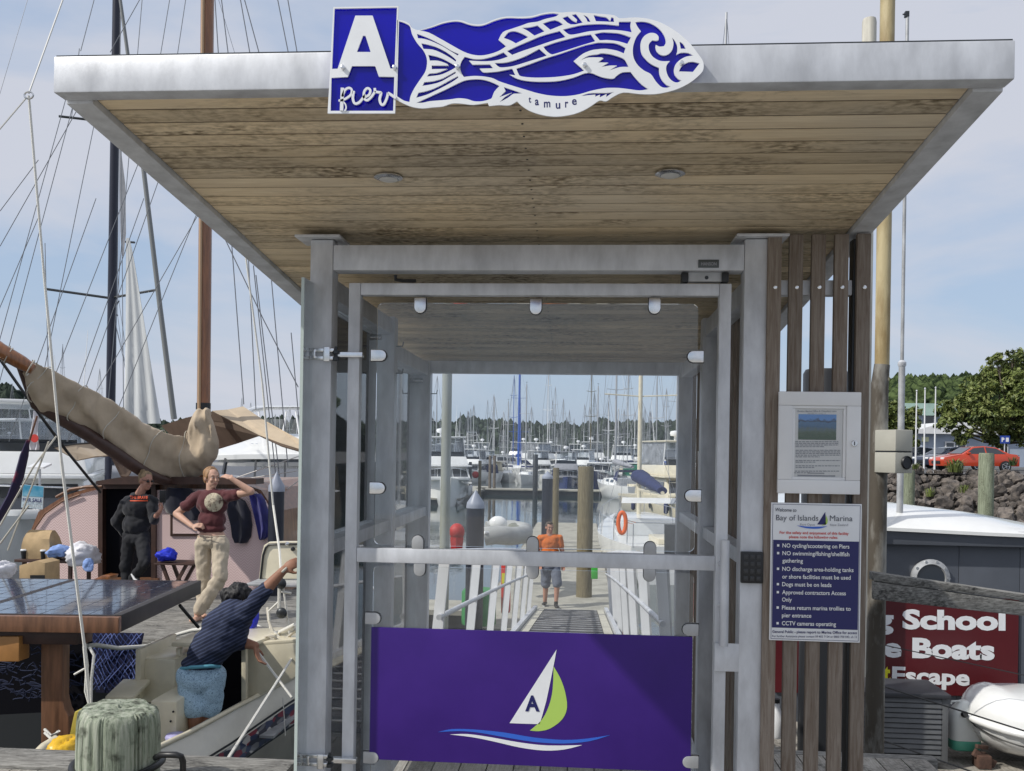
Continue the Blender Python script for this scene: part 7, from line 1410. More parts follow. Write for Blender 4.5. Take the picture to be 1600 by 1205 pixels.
# ================================================================ ropes and stays across the left
def ext(ls):
    out = []
    for q_ in ls:
        (xa_, ya_), (xb_, yb2_) = sorted(((q_[0], q_[1]), (q_[2], q_[3])), key=lambda t: -t[1]); k_ = (xb_-xa_)/(yb2_-ya_)
        if ya_ >= 440 and ya_ < 660: xa_ += k_*(690-ya_); ya_ = 690
        if yb2_ > 120 and xb_ > 60: xb_ += k_*(-70); yb2_ -= 70
        if yb2_ <= 0: xb_ += k_*(-350); yb2_ -= 350
        elif yb2_ <= 120 and ya_ < 120: pass
        out.append((xa_, ya_, xb_, yb2_)+tuple(q_[4:]))
    return out
LINES = [
 ('white_halyard', 'thick white rope falling from the steel ring to beside the bollard', [(45, 150, 68, 420, 4.6, 4.6, .0065), (68, 420, 96, 720, 4.6, 4.6, .007), (96, 720, 132, 1010, 4.6, 4.6, .008), (132, 1010, 141, 1106, 4.6, 4.6, .010)], whrope),
 ('ring_bridle', 'pale stays meeting at a small steel ring left of the roof corner', [(45, 146, 98, 0, 4.62, 4.8, .0045), (42, 152, -4, 206, 4.62, 4.62, .004)], wireb),
 ('white_sheet', 'thin white rope running down past the man\'s raised hand', [(384, 400, 410, 600, 8, 8, .009), (410, 600, 427, 790, 8, 8, .010), (427, 790, 437, 862, 8, 7.6, .010), (437, 862, 440, 905, 7.6, 7.3, .010)], whrope)]
for nm, lb, ls, m_ in LINES: rig(nm, lb, ls, 8, m_, .008, 'rope')
RG = thing('steel_ring', 'small steel ring where three stays meet, left of the roof', 'ring', P(45, 149, 4.6)); c_ = P(45, 149, 4.58); mb = MB(); mb.tube([(c_.x+.024*cos(a*pi/8), 4.58, c_.z+.018*sin(a*pi/8)) for a in range(17)], .0045, 6, False); mb.build('ring', M['steel'], RG, sm=60)
rig('mizzen_stays', 'fan of thin grey stays rising left of the dark mast', ext([(0, 385, 116, 180), (8, 500, 100, 165), (25, 500, 98, 225), (85, 500, 146, 200), (72, 450, 78, 690), (82, 500, 125, 380), (0, 330, 60, 250), (0, 480, 60, 340), (120, 500, 232, 215), (108, 640, 200, 380)]), 16, wire, .007)
rig('dark_mast_stays', 'thin stays running beside and across the dark mast', ext([(180, 500, 222, 0), (112, 182, 124, 76), (150, 560, 245, 290), (215, 500, 310, 335), (200, 600, 305, 340), (172, 82, 218, 0), (235, 180, 265, 0), (272, 120, 290, 0), (126, 80, 147, 0), (190, 300, 193, 640)]), 18, wire, .008)
rig('wood_mast_shrouds', 'wire shrouds coming down right of the varnished mast', [(319, -270, 346, 160), (309, -300, 366, 160), (323, -300, 404, 160), (300, -300, 426, 160), (374, -300, 466, 160), (397, -300, 478, 160), (350, 370, 412, 500), (412, 500, 466, 605), (362, 380, 381, 632), (388, 400, 400, 640), (400, 430, 442, 790), (424, 435, 450, 730), (396, 415, 437, 800), (455, 520, 470, 690)], 13, wire, .008)
rig('black_backstay', 'black tensioned strut slanting from the left edge down to the dark doorway', [(-4, 556, 56, 640, 10.4, 10.6, .018), (56, 640, 104, 705, 10.6, 10.8, .018), (104, 705, 157, 770, 10.8, 11.2, .018)], 10.5, M['black'], .018, 'stay')
rig('quarter_ropes', 'slack grey ropes slanting across the far left past the For Sale placard', [(0, 822, 52, 730, 9.5), (52, 730, 88, 682, 9.5, 9.8), (12, 860, 76, 690, 9.6), (0, 850, 45, 790, 9.4)], 9.5, ropem, .010, 'ropes')
rig('crossing_stays', 'thin lines crossing in front of the white motor yacht', [(330, 760, 470, 712), (360, 752, 470, 735), (415, 790, 475, 745), (428, 772, 470, 840), (440, 800, 466, 832)], 13, wireb, .007)
rig('rear_spreaders', 'thin dark spreader bars on the tall dark mast', [(73, 452, 172, 466, 23.5, 24, .035), (172, 466, 246, 453, 24, 23.5, .035), (92, 182, 136, 187, 23.5, 24, .035), (196, 378, 210, 379, 23.5, 24, .03)], 24, M['dark_metal'], .03, 'spreaders')
# deck-edge mooring rope
o = thing('thick_mooring_rope', 'thick white rope sagging along the old boat above the net', 'rope', P(140, 1008, 7.9)); mb = MB(); mb.tube([P(x, y_, Y) for x, y_, Y in ((136, 1010, 6.9), (150, 1008, 7.2), (185, 1013, 7.8), (230, 1010, 8.2), (262, 996, 8.4), (300, 985, 8.4), (350, 980, 8.3), (400, 978, 8.0), (430, 992, 7.4), (462, 976, 7.0))], .018, 8); mb.build('rope', whrope, o, sm=60)
o = thing('rope_tackle', 'doubled rope and shackle hooked on the white rope beside the net', 'tackle', P(140, 1090, 4.7)); mb = MB(); mb.tube([P(132, 1005, 4.62), P(136, 1040, 4.6), P(134, 1080, 4.6), P(141, 1105, 4.6)], .008, 6); mb.tube([P(140, 1012, 4.62), P(147, 1024, 4.6), P(143, 1060, 4.6), P(142, 1104, 4.6)], .008, 6); mb.tube([P(116, 1054, 4.6), P(132, 1045, 4.6)], .006, 6); mb.build('rope', whrope, o, sm=60)
o = thing('block_and_tackle', 'small pulley block with white rope tails beside the raised hand', 'tackle', P(440, 950, 7.3)); mb = MB(); mb.tube([P(437, 895, 7.3), P(436, 950, 7.3)], .014, 6); mb.tube([P(440, 900, 7.3), P(447, 950, 7.3), P(452, 990, 7.3)], .008, 6); mb.tube([P(436, 940, 7.3), P(420, 955, 7.3), P(422, 980, 7.3), P(440, 1000, 7.2)], .010, 6); mb.tube([P(440, 925, 7.3), P(455, 927, 7.3)], .010, 6); mb.build('rope', whrope, o, sm=60)
for (x, y_) in ((439, 912), (440, 958)): MB().ball(P(x, y_, 7.27), .045, 12, 8, (1, .6, 1)).build('block', M['dark_metal'], o, sm=50)
rig('tender_mooring_line', 'pale rope slanting down from the coil to the pier edge', [(402, 1018, 456, 1090, 6.8, 6.6, .010), (455, 1030, 350, 1195, 7.0, 4.7, .010), (442, 1090, 446, 1150, 6.8, 6.8, .004)], 6.5, whrope, .01, 'rope')
rig('float_cables', 'black cables slung across the floating office', [(1360, 1066, 1600, 1142, 6.8, 6.8, .006), (1360, 1150, 1530, 1210, 6.8, 6.8, .006), (1381, 1008, 1600, 1055, 7.4, 7.4, .004)], 7, M['black'], .006, 'cables')
# left foot of the scene: clutter of pilings and nets in shadow under the deck
o = thing('dark_net_heap', 'dark tangled netting hanging in shadow under the timber gallows', 'net', P(30, 1100, 7.5)); random.seed(14); mb = MB()
for k in range(70):
    x, y_ = random.uniform(-15, 115), random.uniform(1010, 1090); mb.tube([P(x+6*t+random.uniform(-5, 5), y_+random.uniform(-7, 7), 7.6) for t in range(5)], .006, 4, False)
mb.build('strands', mat('dark_blue_cord', (.012, .018, .05), .9), o)['kind'] = 'stuff'
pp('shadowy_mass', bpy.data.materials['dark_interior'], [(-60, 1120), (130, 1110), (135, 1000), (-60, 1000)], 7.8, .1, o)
# reflections band: red buoy, RIB, odds by the pontoon
rb = P(714, 831, 13.4); o = thing('red_buoy', 'round red mooring buoy in a net beside the nearest capped pile', 'buoy', rb); MB().ball(rb, 12.2*13.4/FPX, 18, 12, (1, 1, 1.1)).build('ball', redc, o, sm=60); MB().tube([rb-Vector((0, 0, .08)), rb-Vector((0, 0, .25)), rb-Vector((0, 0, .34))], [.10, .085, .02], 10).build('net_tail', redc, o)
o = thing('small_red_buoy', 'small red buoy hanging on the far launch, left of the brown pile', 'buoy', P(743, 742, 62)); MB().ball(P(743, 742, 62), .24, 12, 8).build('ball', redc, o, sm=60)
RI = thing('grey_inflatable', 'grey inflatable dinghy tied behind the nearest capped pile', 'dinghy', P(790, 840, 19)); gr_ = mat('grey_hypalon', (.40, .41, .40), .6, var=.15, vscale=3)
MB().tube([P(758, 838, 18.6), P(775, 836, 18.6), P(800, 838, 19), P(818, 836, 19.6), P(820, 830, 20.4), P(800, 826, 20.6), P(760, 828, 20.4)], .19, 12).build('tube', gr_, RI, sm=60); MB().tube([P(757, 832, 18.4), P(790, 833, 18.8)], .03, 6).build('rubbing_strake', M['white_paint'], RI)
MB().ball(P(778, 818, 19.6), .2, 10, 8, (1, .6, .8)).build('console', M['gel'], RI, sm=60)
heap('grey_cover_heap', 'lumpy grey-green tarpaulin heap beside the inflatable', 806, 828, 20.5, 44, 24, mat('grey_tarp', (.22, .23, .20), .8, var=.3, vscale=3), 41, 'tarpaulin', dep=.4)
o = thing('fire_cabinet', 'red hose cabinet with a yellow label beside the gangway foot', 'cabinet', P(789, 958, 16.2)); pp('cabinet_body', M['red_ink'], [(783, 958), (796, 958), (796, 882), (783, 882)], 16.2, .25, o, bevel=.01); pp('label_plate', bpy.data.materials['yellow_print'], [(784, 912), (790, 912), (790, 896), (784, 896)], 16.18, .015, o)
o = thing('green_reel_box', 'bright green box on the pontoon right of the gangway foot', 'box', P(929, 905, 16.6)); pp('box_body', mat('bright_green', (.05, .42, .05), .5), [(924, 905), (934, 905), (934, 886), (924, 886)], 16.8, .2, o, bevel=.01)
o = thing('green_drum', 'green container on the pontoon behind the left balusters', 'container', P(750, 955, 15.6)); MB().lathe((P(748, 955, 16).x, 16, PZN), [(.30, 0), (.30, .55), (.26, .6)], 18).build('drum', mat('mid_green', (.03, .22, .06), .5), o, sm=40)
o = thing('grey_board', 'plain grey board fixed behind the rear frame of the shelter', 'board', P(1061, 866, 5.1)); pp('board', M['galv_dull'], [(1038, 866), (1084, 867), (1084, 820), (1038, 819)], 5.12, .006, o, bevel=.001)
o = thing('pinned_notes', 'curled paper notes taped inside the shelter behind the right stile', 'papers', P(1096, 830, 4.2))
for k, (y0_, y1_) in enumerate(((705, 770), (772, 830))): pp('note', M['paper'], [(1091, y1_), (1104+k*2, y1_+3), (1104, y0_+2), (1090, y0_)], 4.3-.02*k, .001, o)
# ================================================================ PEOPLE
from mathutils.bvhtree import BVHTree
def skinm(name, c): return mat(name, c, .55, var=.12, vscale=9, spec=.35)
def fuse(name, mb, m_, parent, vox=.007, it=8, fold=0., fs_=9., seed=0, fac=.5, stretch=(1, 1, 1)):
    """union of limbs and masses into ONE smooth continuous surface"""
    me0 = bpy.data.meshes.new('t'); me0.from_pydata(mb.v, [], mb.f); o = bpy.data.objects.new('t', me0); COL.objects.link(o)
    bm = bmesh.new(); bm.from_mesh(me0); bmesh.ops.recalc_face_normals(bm, faces=bm.faces); bm.to_mesh(me0); bm.free()
    r = o.modifiers.new('r', 'REMESH'); r.mode = 'VOXEL'; r.voxel_size = vox; s = o.modifiers.new('s', 'SMOOTH'); s.factor = fac; s.iterations = it
    dg = bpy.context.evaluated_depsgraph_get(); me = bpy.data.meshes.new_from_object(o.evaluated_get(dg)); bpy.data.objects.remove(o)
    if fold:
        ns = [v.normal.copy() for v in me.vertices]; q = Vector((seed*3.7, seed, 0))
        for v, nn_ in zip(me.vertices, ns):
            c = Vector((v.co.x*stretch[0], v.co.y*stretch[1], v.co.z*stretch[2]))*fs_+q; f = abs(noise.noise(c))*1.6-.35+.5*noise.noise(c*2.7); v.co += nn_*f*fold
    og = org(parent)
    for v in me.vertices: v.co -= og
    me.materials.clear(); me.materials.append(m_)
    for p in me.polygons: p.use_smooth = True; p.material_index = 0
    return link(name, me, parent)
def cap_(mb, a, b, ra, rb=None, n=14):
    rb = rb or ra; mb.tube([a, b], [ra, rb], n); mb.ball(a, ra, n, 8); mb.ball(b, rb, n, 8)
def ell(mb, c, rx, ry, rz, fwd=(0, -1, 0), up=(0, 0, 1)):
    f = Vector(fwd).normalized(); u = Vector(up); x = f.cross(u).normalized(); u = x.cross(f).normalized()
    Mx = Matrix((x, -f, u)).transposed(); mb.ball(c, 1, 18, 12, (rx, ry, rz), Mx)
def head(mb, c, f, s=1., up=(0, 0, 1), male=False):
    f = Vector(f).normalized(); up = Vector(up); x = f.cross(up).normalized(); u = x.cross(f).normalized()
    def q(a, b_, d): return c+x*a*s+f*b_*s+u*d*s
    ell(mb, q(0, -.012, .025), .073*s, .093*s, .088*s, f, up); ell(mb, q(0, .025, -.045), .052*s, .062*s, .062*s, f, up); ell(mb, q(0, .055, -.088), .026*s, .026*s, .022*s, f, up)
    cap_(mb, q(0, .083, .018), q(0, .105, -.022), .008*s, .013*s, 8); cap_(mb, q(-.033, .078, .030), q(.033, .078, .030), .010*s, None, 8)
    for sg in (-1, 1): ell(mb, q(sg*.072, -.005, -.005), .010*s, .020*s, .030*s, f, up); ell(mb, q(sg*.033, .066, -.02), .02*s, .02*s, .02*s, f, up)
    cap_(mb, q(-.016, .082, -.055), q(.016, .082, -.055), .0075*s, None, 8)
    return q
def hand(mb, w_, d, nrm, s=1., curl=.5):
    d = Vector(d).normalized(); nrm = Vector(nrm); side = d.cross(nrm).normalized(); nrm = side.cross(d).normalized()
    pc = w_+d*.045*s; ell(mb, pc, .040*s, .017*s, .050*s, nrm, d)
    for i, (off, ln) in enumerate(((-.031, .068), (-.011, .078), (.010, .073), (.030, .058))):
        b_ = w_+d*.085*s+side*off*s; m = b_+(d*cos(curl)+nrm*sin(curl))*ln*.5*s; e = m+(d*cos(curl*2)+nrm*sin(curl*2))*ln*.5*s; cap_(mb, b_-d*.02*s, m, .0098*s, .009*s, 8); cap_(mb, m, e, .009*s, .0075*s, 8)
    b_ = w_+d*.02*s-side*.03*s; m = b_+(d*.6-side*.7+nrm*.3).normalized()*.042*s; cap_(mb, b_, m, .013*s, .0105*s, 8); cap_(mb, m, m+(d*.9-side*.2+nrm*.3).normalized()*.03*s, .0105*s, .009*s, 8)
def foot(mb, an, toe, s=1., r=.036):
    d = (toe-an); d.z = 0; d.normalize(); base = Vector((an.x, an.y, toe.z)); heel = base-d*.05*s; cap_(mb, heel, toe-d*.05, r*.95*s, r*.8*s, 10); ell(mb, toe-d*.03*s, .042*s, .05*s, .022*s, d); cap_(mb, an, heel+d*.03*s, .035*s, .035*s, 10)
def project(parent, target, mbx, m_, name, off=.004):
    """lay flat print onto a garment by casting straight back from the viewer's side"""
    me = target.data; og = org(target); bvh = BVHTree.FromPolygons([v.co+og for v in me.vertices], [tuple(p.vertices) for p in me.polygons]); out = MB()
    vs = []
    for v in mbx.v:
        d = (v-EYE).normalized(); h = bvh.ray_cast(EYE, d); vs.append(h[0]-d*off if h[0] else None)
    good = [f for f in mbx.f if all(vs[i] is not None for i in f)]; out.add([v if v is not None else Vector() for v in vs], good); return out.build(name, m_, parent)
def disc(cx_, cy_, r, Y, n=6, seg=28, ry=None):
    mb = MB(); pts = [P(cx_, cy_, Y)]
    for i in range(1, n+1):
        for k in range(seg): a = 2*pi*k/seg; pts.append(P(cx_+r*i/n*cos(a), cy_+(ry or r)*i/n*sin(a), Y))
    fs = [(0, 1+k, 1+(k+1) % seg) for k in range(seg)]+[(1+i*seg+k, 1+(i+1)*seg+k, 1+(i+1)*seg+(k+1) % seg, 1+i*seg+(k+1) % seg) for i in range(n-1) for k in range(seg)]
    return mb.add(pts, fs)
def quadgrid(x0, y0, x1, y1, Y, n=14, m=3):
    mb = MB(); pts = [P(x0+(x1-x0)*i/n, y0+(y1-y0)*j/m, Y) for j in range(m+1) for i in range(n+1)]; return mb.add(pts, [(j*(n+1)+i, j*(n+1)+i+1, (j+1)*(n+1)+i+1, (j+1)*(n+1)+i) for j in range(m) for i in range(n)])
def features(c, f, q, root, s=1., brow=None, lip=(.42, .16, .13)):
    f = Vector(f).normalized()
    for sg in (-1, 1):
        e = MB(); e.ball(q(sg*.031, .079, .010), .0065*s, 10, 6); eo = e.build('eye', M['white_pl'], root, sm=60); MB().ball(q(sg*.031, .0835, .010), .0052*s, 8, 6).build('iris', M['black'], eo, sm=60)
        MB().tube([q(sg*.016, .088, .034), q(sg*.032, .086, .039), q(sg*.047, .078, .034)], .0018*s, 5).build('eyebrow', brow or bark, root)
    MB().tube([q(-.02, .084, -.056), q(0, .0915, -.053), q(.02, .084, -.056)], .0042*s, 6).build('lips', bpy.data.materials.get('lips') or mat('lips', lip, .5), root, sm=60)
def hair(name, blobs, m_, root, fold=.006): 
    mb = MB()
    for b_ in blobs: ell(mb, *b_)
    return fuse(name, mb, m_, root, .007, 3, fold, 22, 5, stretch=(1, 1, .5))
for i_ in (6, 14, 22, 30, 38):
    r_ = CANVAS[i_]; c0_ = sum(r_, Vector())/len(r_); MB().tube([c0_+(v-c0_)*1.05 for v in r_]+[c0_+(r_[0]-c0_)*1.05], .006, 5, False).build('tie_cord', ropem, SC, sm=60)
cv = fuse('canvas', MB().loft(CANVAS), tan, SC, .016, 5, .030, 2.2, 3, stretch=(3.0, 1, .55))
# ---- woman in the maroon shirt
Y0 = 9.86; Wp = lambda x, y_, d=0: P(x, y_, Y0+d); DW = DZ
W = thing('person', 'barefoot woman in maroon T-shirt and beige trousers, hand raised to her brow', 'person', (Wp(315, 975).x, Y0, DZ))
sk = skinm('fair_skin', (.56, .34, .25)); fd = Vector((.72, -.66, -.05)); hc = Wp(331, 747); b = MB(); q = head(b, hc, fd, 1.0)
cap_(b, hc+Vector((-.01, .0, -.07)), Wp(330, 771), .050, .055); shl, shr = Wp(309, 776), Wp(355, 775, -.02); ell(b, Wp(332, 790), .15, .10, .17); ell(b, Wp(331, 840), .15, .11, .12)
ell_, wrl = Wp(276, 803, .06), Wp(301, 823, -.13); elr, wrr = Wp(392, 768, -.12), Wp(362, 748, -.16)
for a, e, w_ in ((shl, ell_, wrl), (shr, elr, wrr)): cap_(b, a, e, .052, .040); cap_(b, e, w_, .042, .026)
hand(b, wrl, Wp(318, 818, -.16)-wrl, (0, .6, -.8), .95, .7); hand(b, wrr, Wp(345, 740, -.12)-wrr, (-.4, .5, -.6), .95, .35)
anl, anr = Wp(317, 955, .05), Wp(308, 958, -.14); knl, knr = Wp(318, 905, .02), Wp(344, 902, -.12); hl, hr = Wp(318, 850), Wp(344, 850, -.02)
for a, k_, e in ((hl, knl, anl), (hr, knr, anr)): cap_(b, a, k_, .075, .052); cap_(b, k_, e, .052, .034)
t1 = Wp(322, 977, -.05); t1.z = DZ+.03; t2 = Wp(300, 975, -.28); t2.z = DZ+.03; foot(b, anl, t1); foot(b, anr, t2)
fuse('body', b, sk, W, .0062, 5); features(hc, fd, q, W)
b = MB(); ell(b, Wp(332, 786), .175, .125, .165); ell(b, Wp(331, 812), .155, .115, .14); ell(b, Wp(330, 826), .165, .120, .060); cap_(b, Wp(312, 774), Wp(352, 773), .062, .062)
for a, e, t in ((shl, ell_, .52), (shr, elr, .42)): cap_(b, a, a.lerp(e, t), .068, .064)
mar = mat('maroon_cotton', (.085, .018, .022), .9, var=.15, vscale=8, sheen=.15); sh = fuse('t_shirt', b, mar, W, .008, 5, .016, 7, 2)
project(W, sh, disc(334, 785, 14.8, Y0-.3), mat('cream_print', (.50, .44, .32), .7, col2=(.13, .09, .07), vscale=26, lo=.36, hi=.5), 'round_print')
b = MB(); ell(b, Wp(331, 844), .168, .125, .10)
cap_(b, hl, knl, .094, .078); cap_(b, knl, anl+Vector((0, 0, .06)), .076, .072); cap_(b, hr, knr, .096, .080); cap_(b, knr, anr.lerp(knr, .12), .080, .070)
bei = mat('beige_cotton', (.50, .43, .33), .9, var=.12, vscale=6, bump=.2, bscale=40); fuse('trousers', b, bei, W, .008, 4, .016, 8, 7, stretch=(1, 1, .8))
MB().tube([Wp(309, 837, -.14), Wp(331, 838.5, -.155), Wp(352, 837, -.14)], .006, 6).build('waistband', bei, W); MB().tube([Wp(331, 838, -.16), Wp(331, 852, -.15)], .004, 5).build('fly_seam', bark, W)
hb = mat('light_brown_hair', (.30, .165, .075), .6, var=.5, vscale=30, stretch=(1, 1, .3)); hair('hair', [(q(0, -.028, .045), .082, .090, .082, fd), (q(0, -.065, -.005), .070, .050, .075, fd), (q(-.055, -.01, .02), .028, .055, .060, fd), (q(.052, -.015, .025), .030, .05, .055, fd), (q(-.045, -.07, -.075), .040, .035, .055, fd)], hb, W)
# ---- person in the dark hoodie
Y0 = 11.2; K = thing('person', 'person in black hoodie with orange lettering leaning in the dark cabin doorway, holding a phone', 'person', (Wp(203, 940).x, Y0, DZ))
sk2 = skinm('tanned_skin', (.42, .22, .16)); fd = Vector((.85, -.5, -.22)); hc = Wp(228, 751); b = MB(); q = head(b, hc, fd, 1.0)
cap_(b, hc+Vector((-.02, 0, -.07)), Wp(218, 772), .05, .055); ell(b, Wp(214, 795), .15, .10, .18); shl, shr = Wp(197, 786), Wp(237, 785)
ell_, wrl, elr, wrr = Wp(182, 815, .05), Wp(196, 838, .12), Wp(240, 812, -.06), Wp(250, 799, -.25)
for a, e, w_ in ((shl, ell_, wrl), (shr, elr, wrr)): cap_(b, a, e, .048, .04); cap_(b, e, w_, .04, .026)
hand(b, wrr, Wp(256, 786, -.28)-wrr, (-.6, -.5, 0), .95, .6); hl, hr, knl, knr, anl, anr = Wp(203, 838), Wp(222, 838), Wp(197, 885, -.02), Wp(226, 880, -.22), Wp(198, 930), Wp(209, 903, -.05)
for a, k_, e in ((hl, knl, anl), (hr, knr, anr)): cap_(b, a, k_, .075, .05); cap_(b, k_, e, .05, .034)
fuse('body', b, sk2, K, .007, 5); features(hc, fd, q, K)
blk = mat('black_fleece', (.012, .013, .018), .95, sheen=.15, var=.2, vscale=9); b = MB(); ell(b, Wp(214, 792), .185, .13, .17); ell(b, Wp(212, 820), .175, .13, .15); cap_(b, Wp(201, 783), Wp(233, 782), .075, .075); ell(b, Wp(216, 774, .04), .10, .085, .05)
cap_(b, shl, ell_, .075, .066); cap_(b, ell_, wrl, .065, .05); cap_(b, shr, elr, .075, .062); cap_(b, elr, elr.lerp(wrr, .3), .06, .055); hd = fuse('hoodie', b, blk, K, .009, 5, .018, 6, 3)
b = MB(); ell(b, Wp(212, 842), .165, .125, .10); cap_(b, hl, knl, .095, .072); cap_(b, knl, anl, .07, .058); cap_(b, hr, knr, .095, .072); cap_(b, knr, anr, .07, .055); fuse('trousers', b, mat('black_cotton', (.014, .015, .019), .9, var=.2, vscale=9), K, .009, 4, .014, 7, 4)
orm = mat('orange_print', (.55, .07, .02), .7); mt_ = MB(); ptext(mt_, 'THE BRAVE', 203, 231, 779.5, 5, Y0-.3, .03, 780); mm_ = MB()
for a in (mt_,): project(K, hd, a, orm, 'orange_lettering', .006)
project(K, hd, quadgrid(203, 781.6, 231, 783.4, Y0-.3), orm, 'orange_underline', .006)
hbl = mat('dark_blond_hair', (.26, .18, .10), .6, var=.5, vscale=30, stretch=(1, 1, .3)); hair('hair', [(q(0, -.026, .043), .080, .092, .080, fd), (q(0, -.06, .0), .068, .05, .068, fd), (q(0, -.09, .09), .036, .034, .036, fd)], hbl, K)
mb = MB()
for sg in (-1, 1): mb.ball(q(sg*.031, .088, .012), .019, 10, 6, (1, .7, .75))
mb.tube([q(-.072, .0, .016), q(-.05, .083, .016), q(.05, .083, .016), q(.072, 0, .016)], .003, 5); mb.build('sunglasses', M['black'], K, sm=60)
for (an, tx, ty, td, nm) in ((anr, 214, 906, -.15, 'shoe'), (anl, 200, 940, -.18, 'shoe')):
    b = MB(); t = Wp(tx, ty, td); 
    if nm == 'shoe' and an is anl: t.z = DZ+.04
    foot(b, an, t, 1.15); so = fuse(nm, b, blk, K, .008, 3); 
mb = MB(); mb.tube([Wp(206, 897, -.14), Wp(210, 905, -.16), Wp(216, 909, -.18)], .015, 8); mb.build('white_sole', M['white_paint'], K, sm=60)
PH = thing('phone', 'black phone held up by the person in the black hoodie', 'phone', Wp(253, 778, -.30)); c_ = Wp(254, 776, -.30); MB().box((-.036, -.004, -.075), (.036, .004, .075), Matrix.Translation(c_) @ Matrix.Rotation(.5, 4, 'Z')).build('case', M['black'], PH, bevel=.004)
# ---- man in the striped shirt, bending in the tender
Y0 = 6.6; T = thing('person', 'man in navy striped shirt and pale blue shorts bending, one arm stretched up', 'person', (Wp(315, 1170).x, Y0, -.9))
sk3 = skinm('brown_skin', (.30, .145, .09)); fd = Vector((.55, .75, -.25)); hc = Wp(373, 936, .13); b = MB(); q = head(b, hc, fd, 1.0, up=(.35, .1, .95))
cap_(b, hc+Vector((-.02, -.02, -.05)), Wp(368, 956, .04), .055, .06); ell(b, Wp(358, 975), .12, .09, .13, (0, -1, 0), (.5, 0, .85)); ell(b, Wp(313, 1050), .13, .11, .11)
shr, elr, wrr = Wp(384, 957, -.04), Wp(419, 917, -.08), Wp(444, 890, -.02); shl, ell_, wrl = Wp(366, 985, -.02), Wp(378, 1004, .05), Wp(399, 1009, .02)
cap_(b, shr, elr, .058, .044); cap_(b, elr, wrr, .046, .030); cap_(b, shl, ell_, .055, .044); cap_(b, ell_, wrl, .044, .03)
hand(b, wrr, Wp(462, 878, -.0)-wrr, (0, .9, -.4), 1.05, .85); hand(b, wrl, Wp(403, 1030, .0)-wrl, (.9, 0, -.2), 1.05, .45)
hl, hr, knl, knr, anl, anr = Wp(299, 1056), Wp(329, 1056), Wp(305, 1118, -.04), Wp(328, 1120, .03), Wp(306, 1185, .04), Wp(326, 1180, .1)
for a, k_, e in ((hl, knl, anl), (hr, knr, anr)): cap_(b, a, k_, .085, .055); cap_(b, k_, e, .055, .04)
fuse('body', b, sk3, T, .007, 5)
ns = bpy.data.materials.new('navy_striped_knit'); ns.use_nodes = True; n = ns.node_tree.nodes; l = ns.node_tree.links; bb = n['Principled BSDF']; bb.inputs['Roughness'].default_value = .9
g = n.new('ShaderNodeNewGeometry'); mpn = n.new('ShaderNodeMapping'); mpn.inputs['Rotation'].default_value = (0, radians(28), 0); l.new(g.outputs['Position'], mpn.inputs[0]); wv = n.new('ShaderNodeTexWave'); wv.bands_direction = 'Z'; wv.inputs['Scale'].default_value = 13.5; wv.inputs['Distortion'].default_value = .6; wv.inputs['Detail Scale'].default_value = 2; l.new(mpn.outputs[0], wv.inputs['Vector'])
r1 = n.new('ShaderNodeValToRGB'); r1.color_ramp.elements[0].position = .62; r1.color_ramp.elements[0].color = (.012, .018, .045, 1); r1.color_ramp.elements[1].position = .80; r1.color_ramp.elements[1].color = (.045, .06, .12, 1); l.new(wv.outputs[0], r1.inputs[0]); l.new(r1.outputs[0], bb.inputs['Base Color'])
b = MB(); ups = (Wp(362, 970)-Wp(314, 1042)).normalized(); cap_(b, Wp(325, 1018), Wp(340, 1000), .140, .150, 20); ell(b, Wp(352, 985), .175, .135, .17, (0, -1, 0), ups); ell(b, Wp(366, 962, .01), .14, .13, .12, (0, -1, 0), ups); ell(b, Wp(316, 1036), .152, .13, .055); cap_(b, Wp(362, 962), shr, .09, .075); cap_(b, shr, shr.lerp(elr, .92), .075, .058); cap_(b, shl, ell_, .07, .055)
fuse('striped_shirt', b, ns, T, .008, 6, .014, 7, 5)
sm_ = bpy.data.materials.new('patterned_shorts'); sm_.use_nodes = True; n = sm_.node_tree.nodes; l = sm_.node_tree.links; bb = n['Principled BSDF']; bb.inputs['Roughness'].default_value = .8; tcn = n.new('ShaderNodeTexCoord')
z1 = n.new('ShaderNodeTexNoise'); z1.inputs['Scale'].default_value = 24; z1.inputs['Detail'].default_value = 1; z1.inputs['Distortion'].default_value = 3.5; l.new(tcn.outputs['Object'], z1.inputs['Vector']); r1 = n.new('ShaderNodeValToRGB'); e = r1.color_ramp.elements; e[0].position = .47; e[0].color = (.42, .60, .74, 1); e[1].position = .56; e[1].color = (.42, .60, .74, 1); q_ = e.new(.515); q_.color = (.06, .12, .24, 1); l.new(z1.outputs[0], r1.inputs[0]); l.new(r1.outputs[0], bb.inputs['Base Color'])
b = MB(); ell(b, Wp(313, 1060), .158, .138, .135); cap_(b, hl, Wp(303, 1103, -.03), .105, .098, 20); cap_(b, hr, Wp(328, 1103, .02), .105, .09, 20); fuse('shorts', b, sm_, T, .008, 5, .010, 7, 6)
MB().tube([Wp(283, 1045, -.05), Wp(298, 1043, -.13), Wp(313, 1042, -.145), Wp(330, 1041, -.13), Wp(343, 1042, -.05)], .013, 8).build('waistband', mat('teal_band', (.10, .32, .42), .8), T, sm=60)
hk = mat('black_hair', (.010, .009, .010), .6, var=.4, vscale=30); hair('hair', [(q(0, -.02, .035), .085, .098, .088, fd), (q(-.03, -.065, .0), .065, .06, .065, fd), (q(.04, -.05, .04), .055, .06, .055, fd)], hk, T, .02)
MB().tube([wrr+Vector((.02*cos(a), .034*sin(a), .02*sin(a+1))) for a in [k*pi/6 for k in range(13)]], .010, 6).build('bracelet', ropem, T, sm=60)
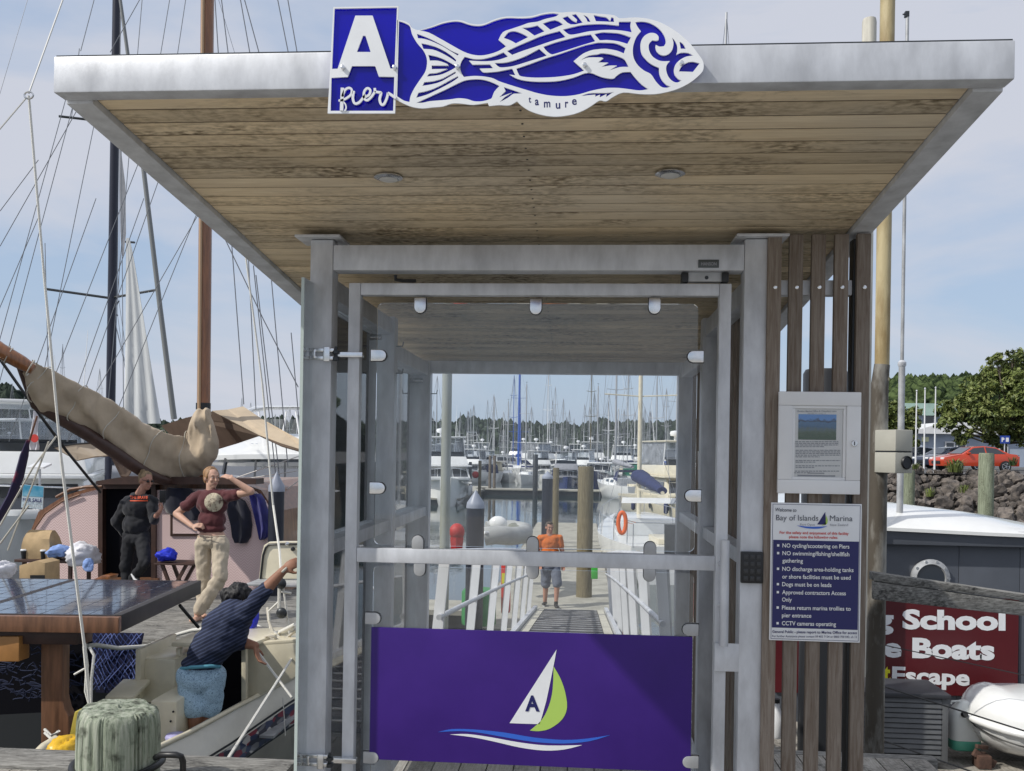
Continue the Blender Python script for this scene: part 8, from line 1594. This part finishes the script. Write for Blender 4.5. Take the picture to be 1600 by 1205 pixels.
# ---- man in orange on the pontoon
Y0 = 17.9; O = thing('person', 'man in orange T-shirt and grey shorts walking up towards the gangway', 'person', (Wp(861, 948).x, Y0, PZN))
fd = Vector((.35, -.93, -.12)); hc = Wp(858.5, 824.5); b = MB(); q = head(b, hc, fd, 1.02, male=True); cap_(b, hc+Vector((0, .01, -.08)), Wp(859, 837), .058, .062)
ell(b, Wp(859, 852), .135, .09, .17); shl, shr = Wp(844.5, 841), Wp(874, 841); ell_, wrl, elr, wrr = Wp(840.5, 861), Wp(844, 878, -.1), Wp(878.5, 861, .02), Wp(880, 880, .02)
for a, e, w_ in ((shl, ell_, wrl), (shr, elr, wrr)): cap_(b, a, e, .055, .045); cap_(b, e, w_, .045, .03); hand(b, w_, (0, -.1, -1), (0, -1, 0), 1.05, .5)
zf = PZN+.05; anl, anr = Wp(851.5, 940, .14), Wp(869, 939, -.12); knl, knr = Wp(853, 912, .06), Wp(870.5, 912, -.10); hl, hr = Wp(853, 884), Wp(867, 884)
for a, k_, e in ((hl, knl, anl), (hr, knr, anr)): cap_(b, a, k_, .085, .06); cap_(b, k_, e, .06, .038)
fuse('body', b, sk2, O, .008, 4); features(hc, fd, q, O)
oc = mat('orange_cotton', (.56, .135, .018), .9, var=.12, vscale=6); b = MB(); ell(b, Wp(859, 850), .175, .13, .17); ell(b, Wp(859, 864), .175, .14, .16); cap_(b, Wp(848, 840.5), Wp(870, 840.5), .075, .075); cap_(b, shl, shl.lerp(ell_, .6), .068, .064); cap_(b, shr, shr.lerp(elr, .6), .068, .064); fuse('t_shirt', b, oc, O, .010, 4, .016, 6, 8)
b = MB(); ell(b, Wp(860, 884), .18, .14, .12); cap_(b, hl, knl, .11, .095); cap_(b, hr, knr, .11, .095); fuse('shorts', b, mat('grey_shorts_cloth', (.13, .15, .20), .9, var=.15, vscale=6), O, .010, 4, .010, 6, 9)
hair('hair', [(q(0, -.022, .040), .078, .090, .076, fd), (q(0, .02, .092), .05, .06, .03, fd)], mat('dark_brown_hair', (.05, .035, .025), .6), O)
for an, tx, td in ((anl, 849.5, .0), (anr, 871, -.30)):
    t = Wp(tx, 948, td); t.z = zf; b = MB(); foot(b, Vector((an.x, an.y, an.z-.02)), t, 1.15); so = fuse('shoe', b, M['black'], O, .009, 3); MB().tube([t+Vector((0, .12, -.035)), t+Vector((0, -.01, -.035))], .022, 8, flat=.5).build('sole', M['white_paint'], so, sm=60)
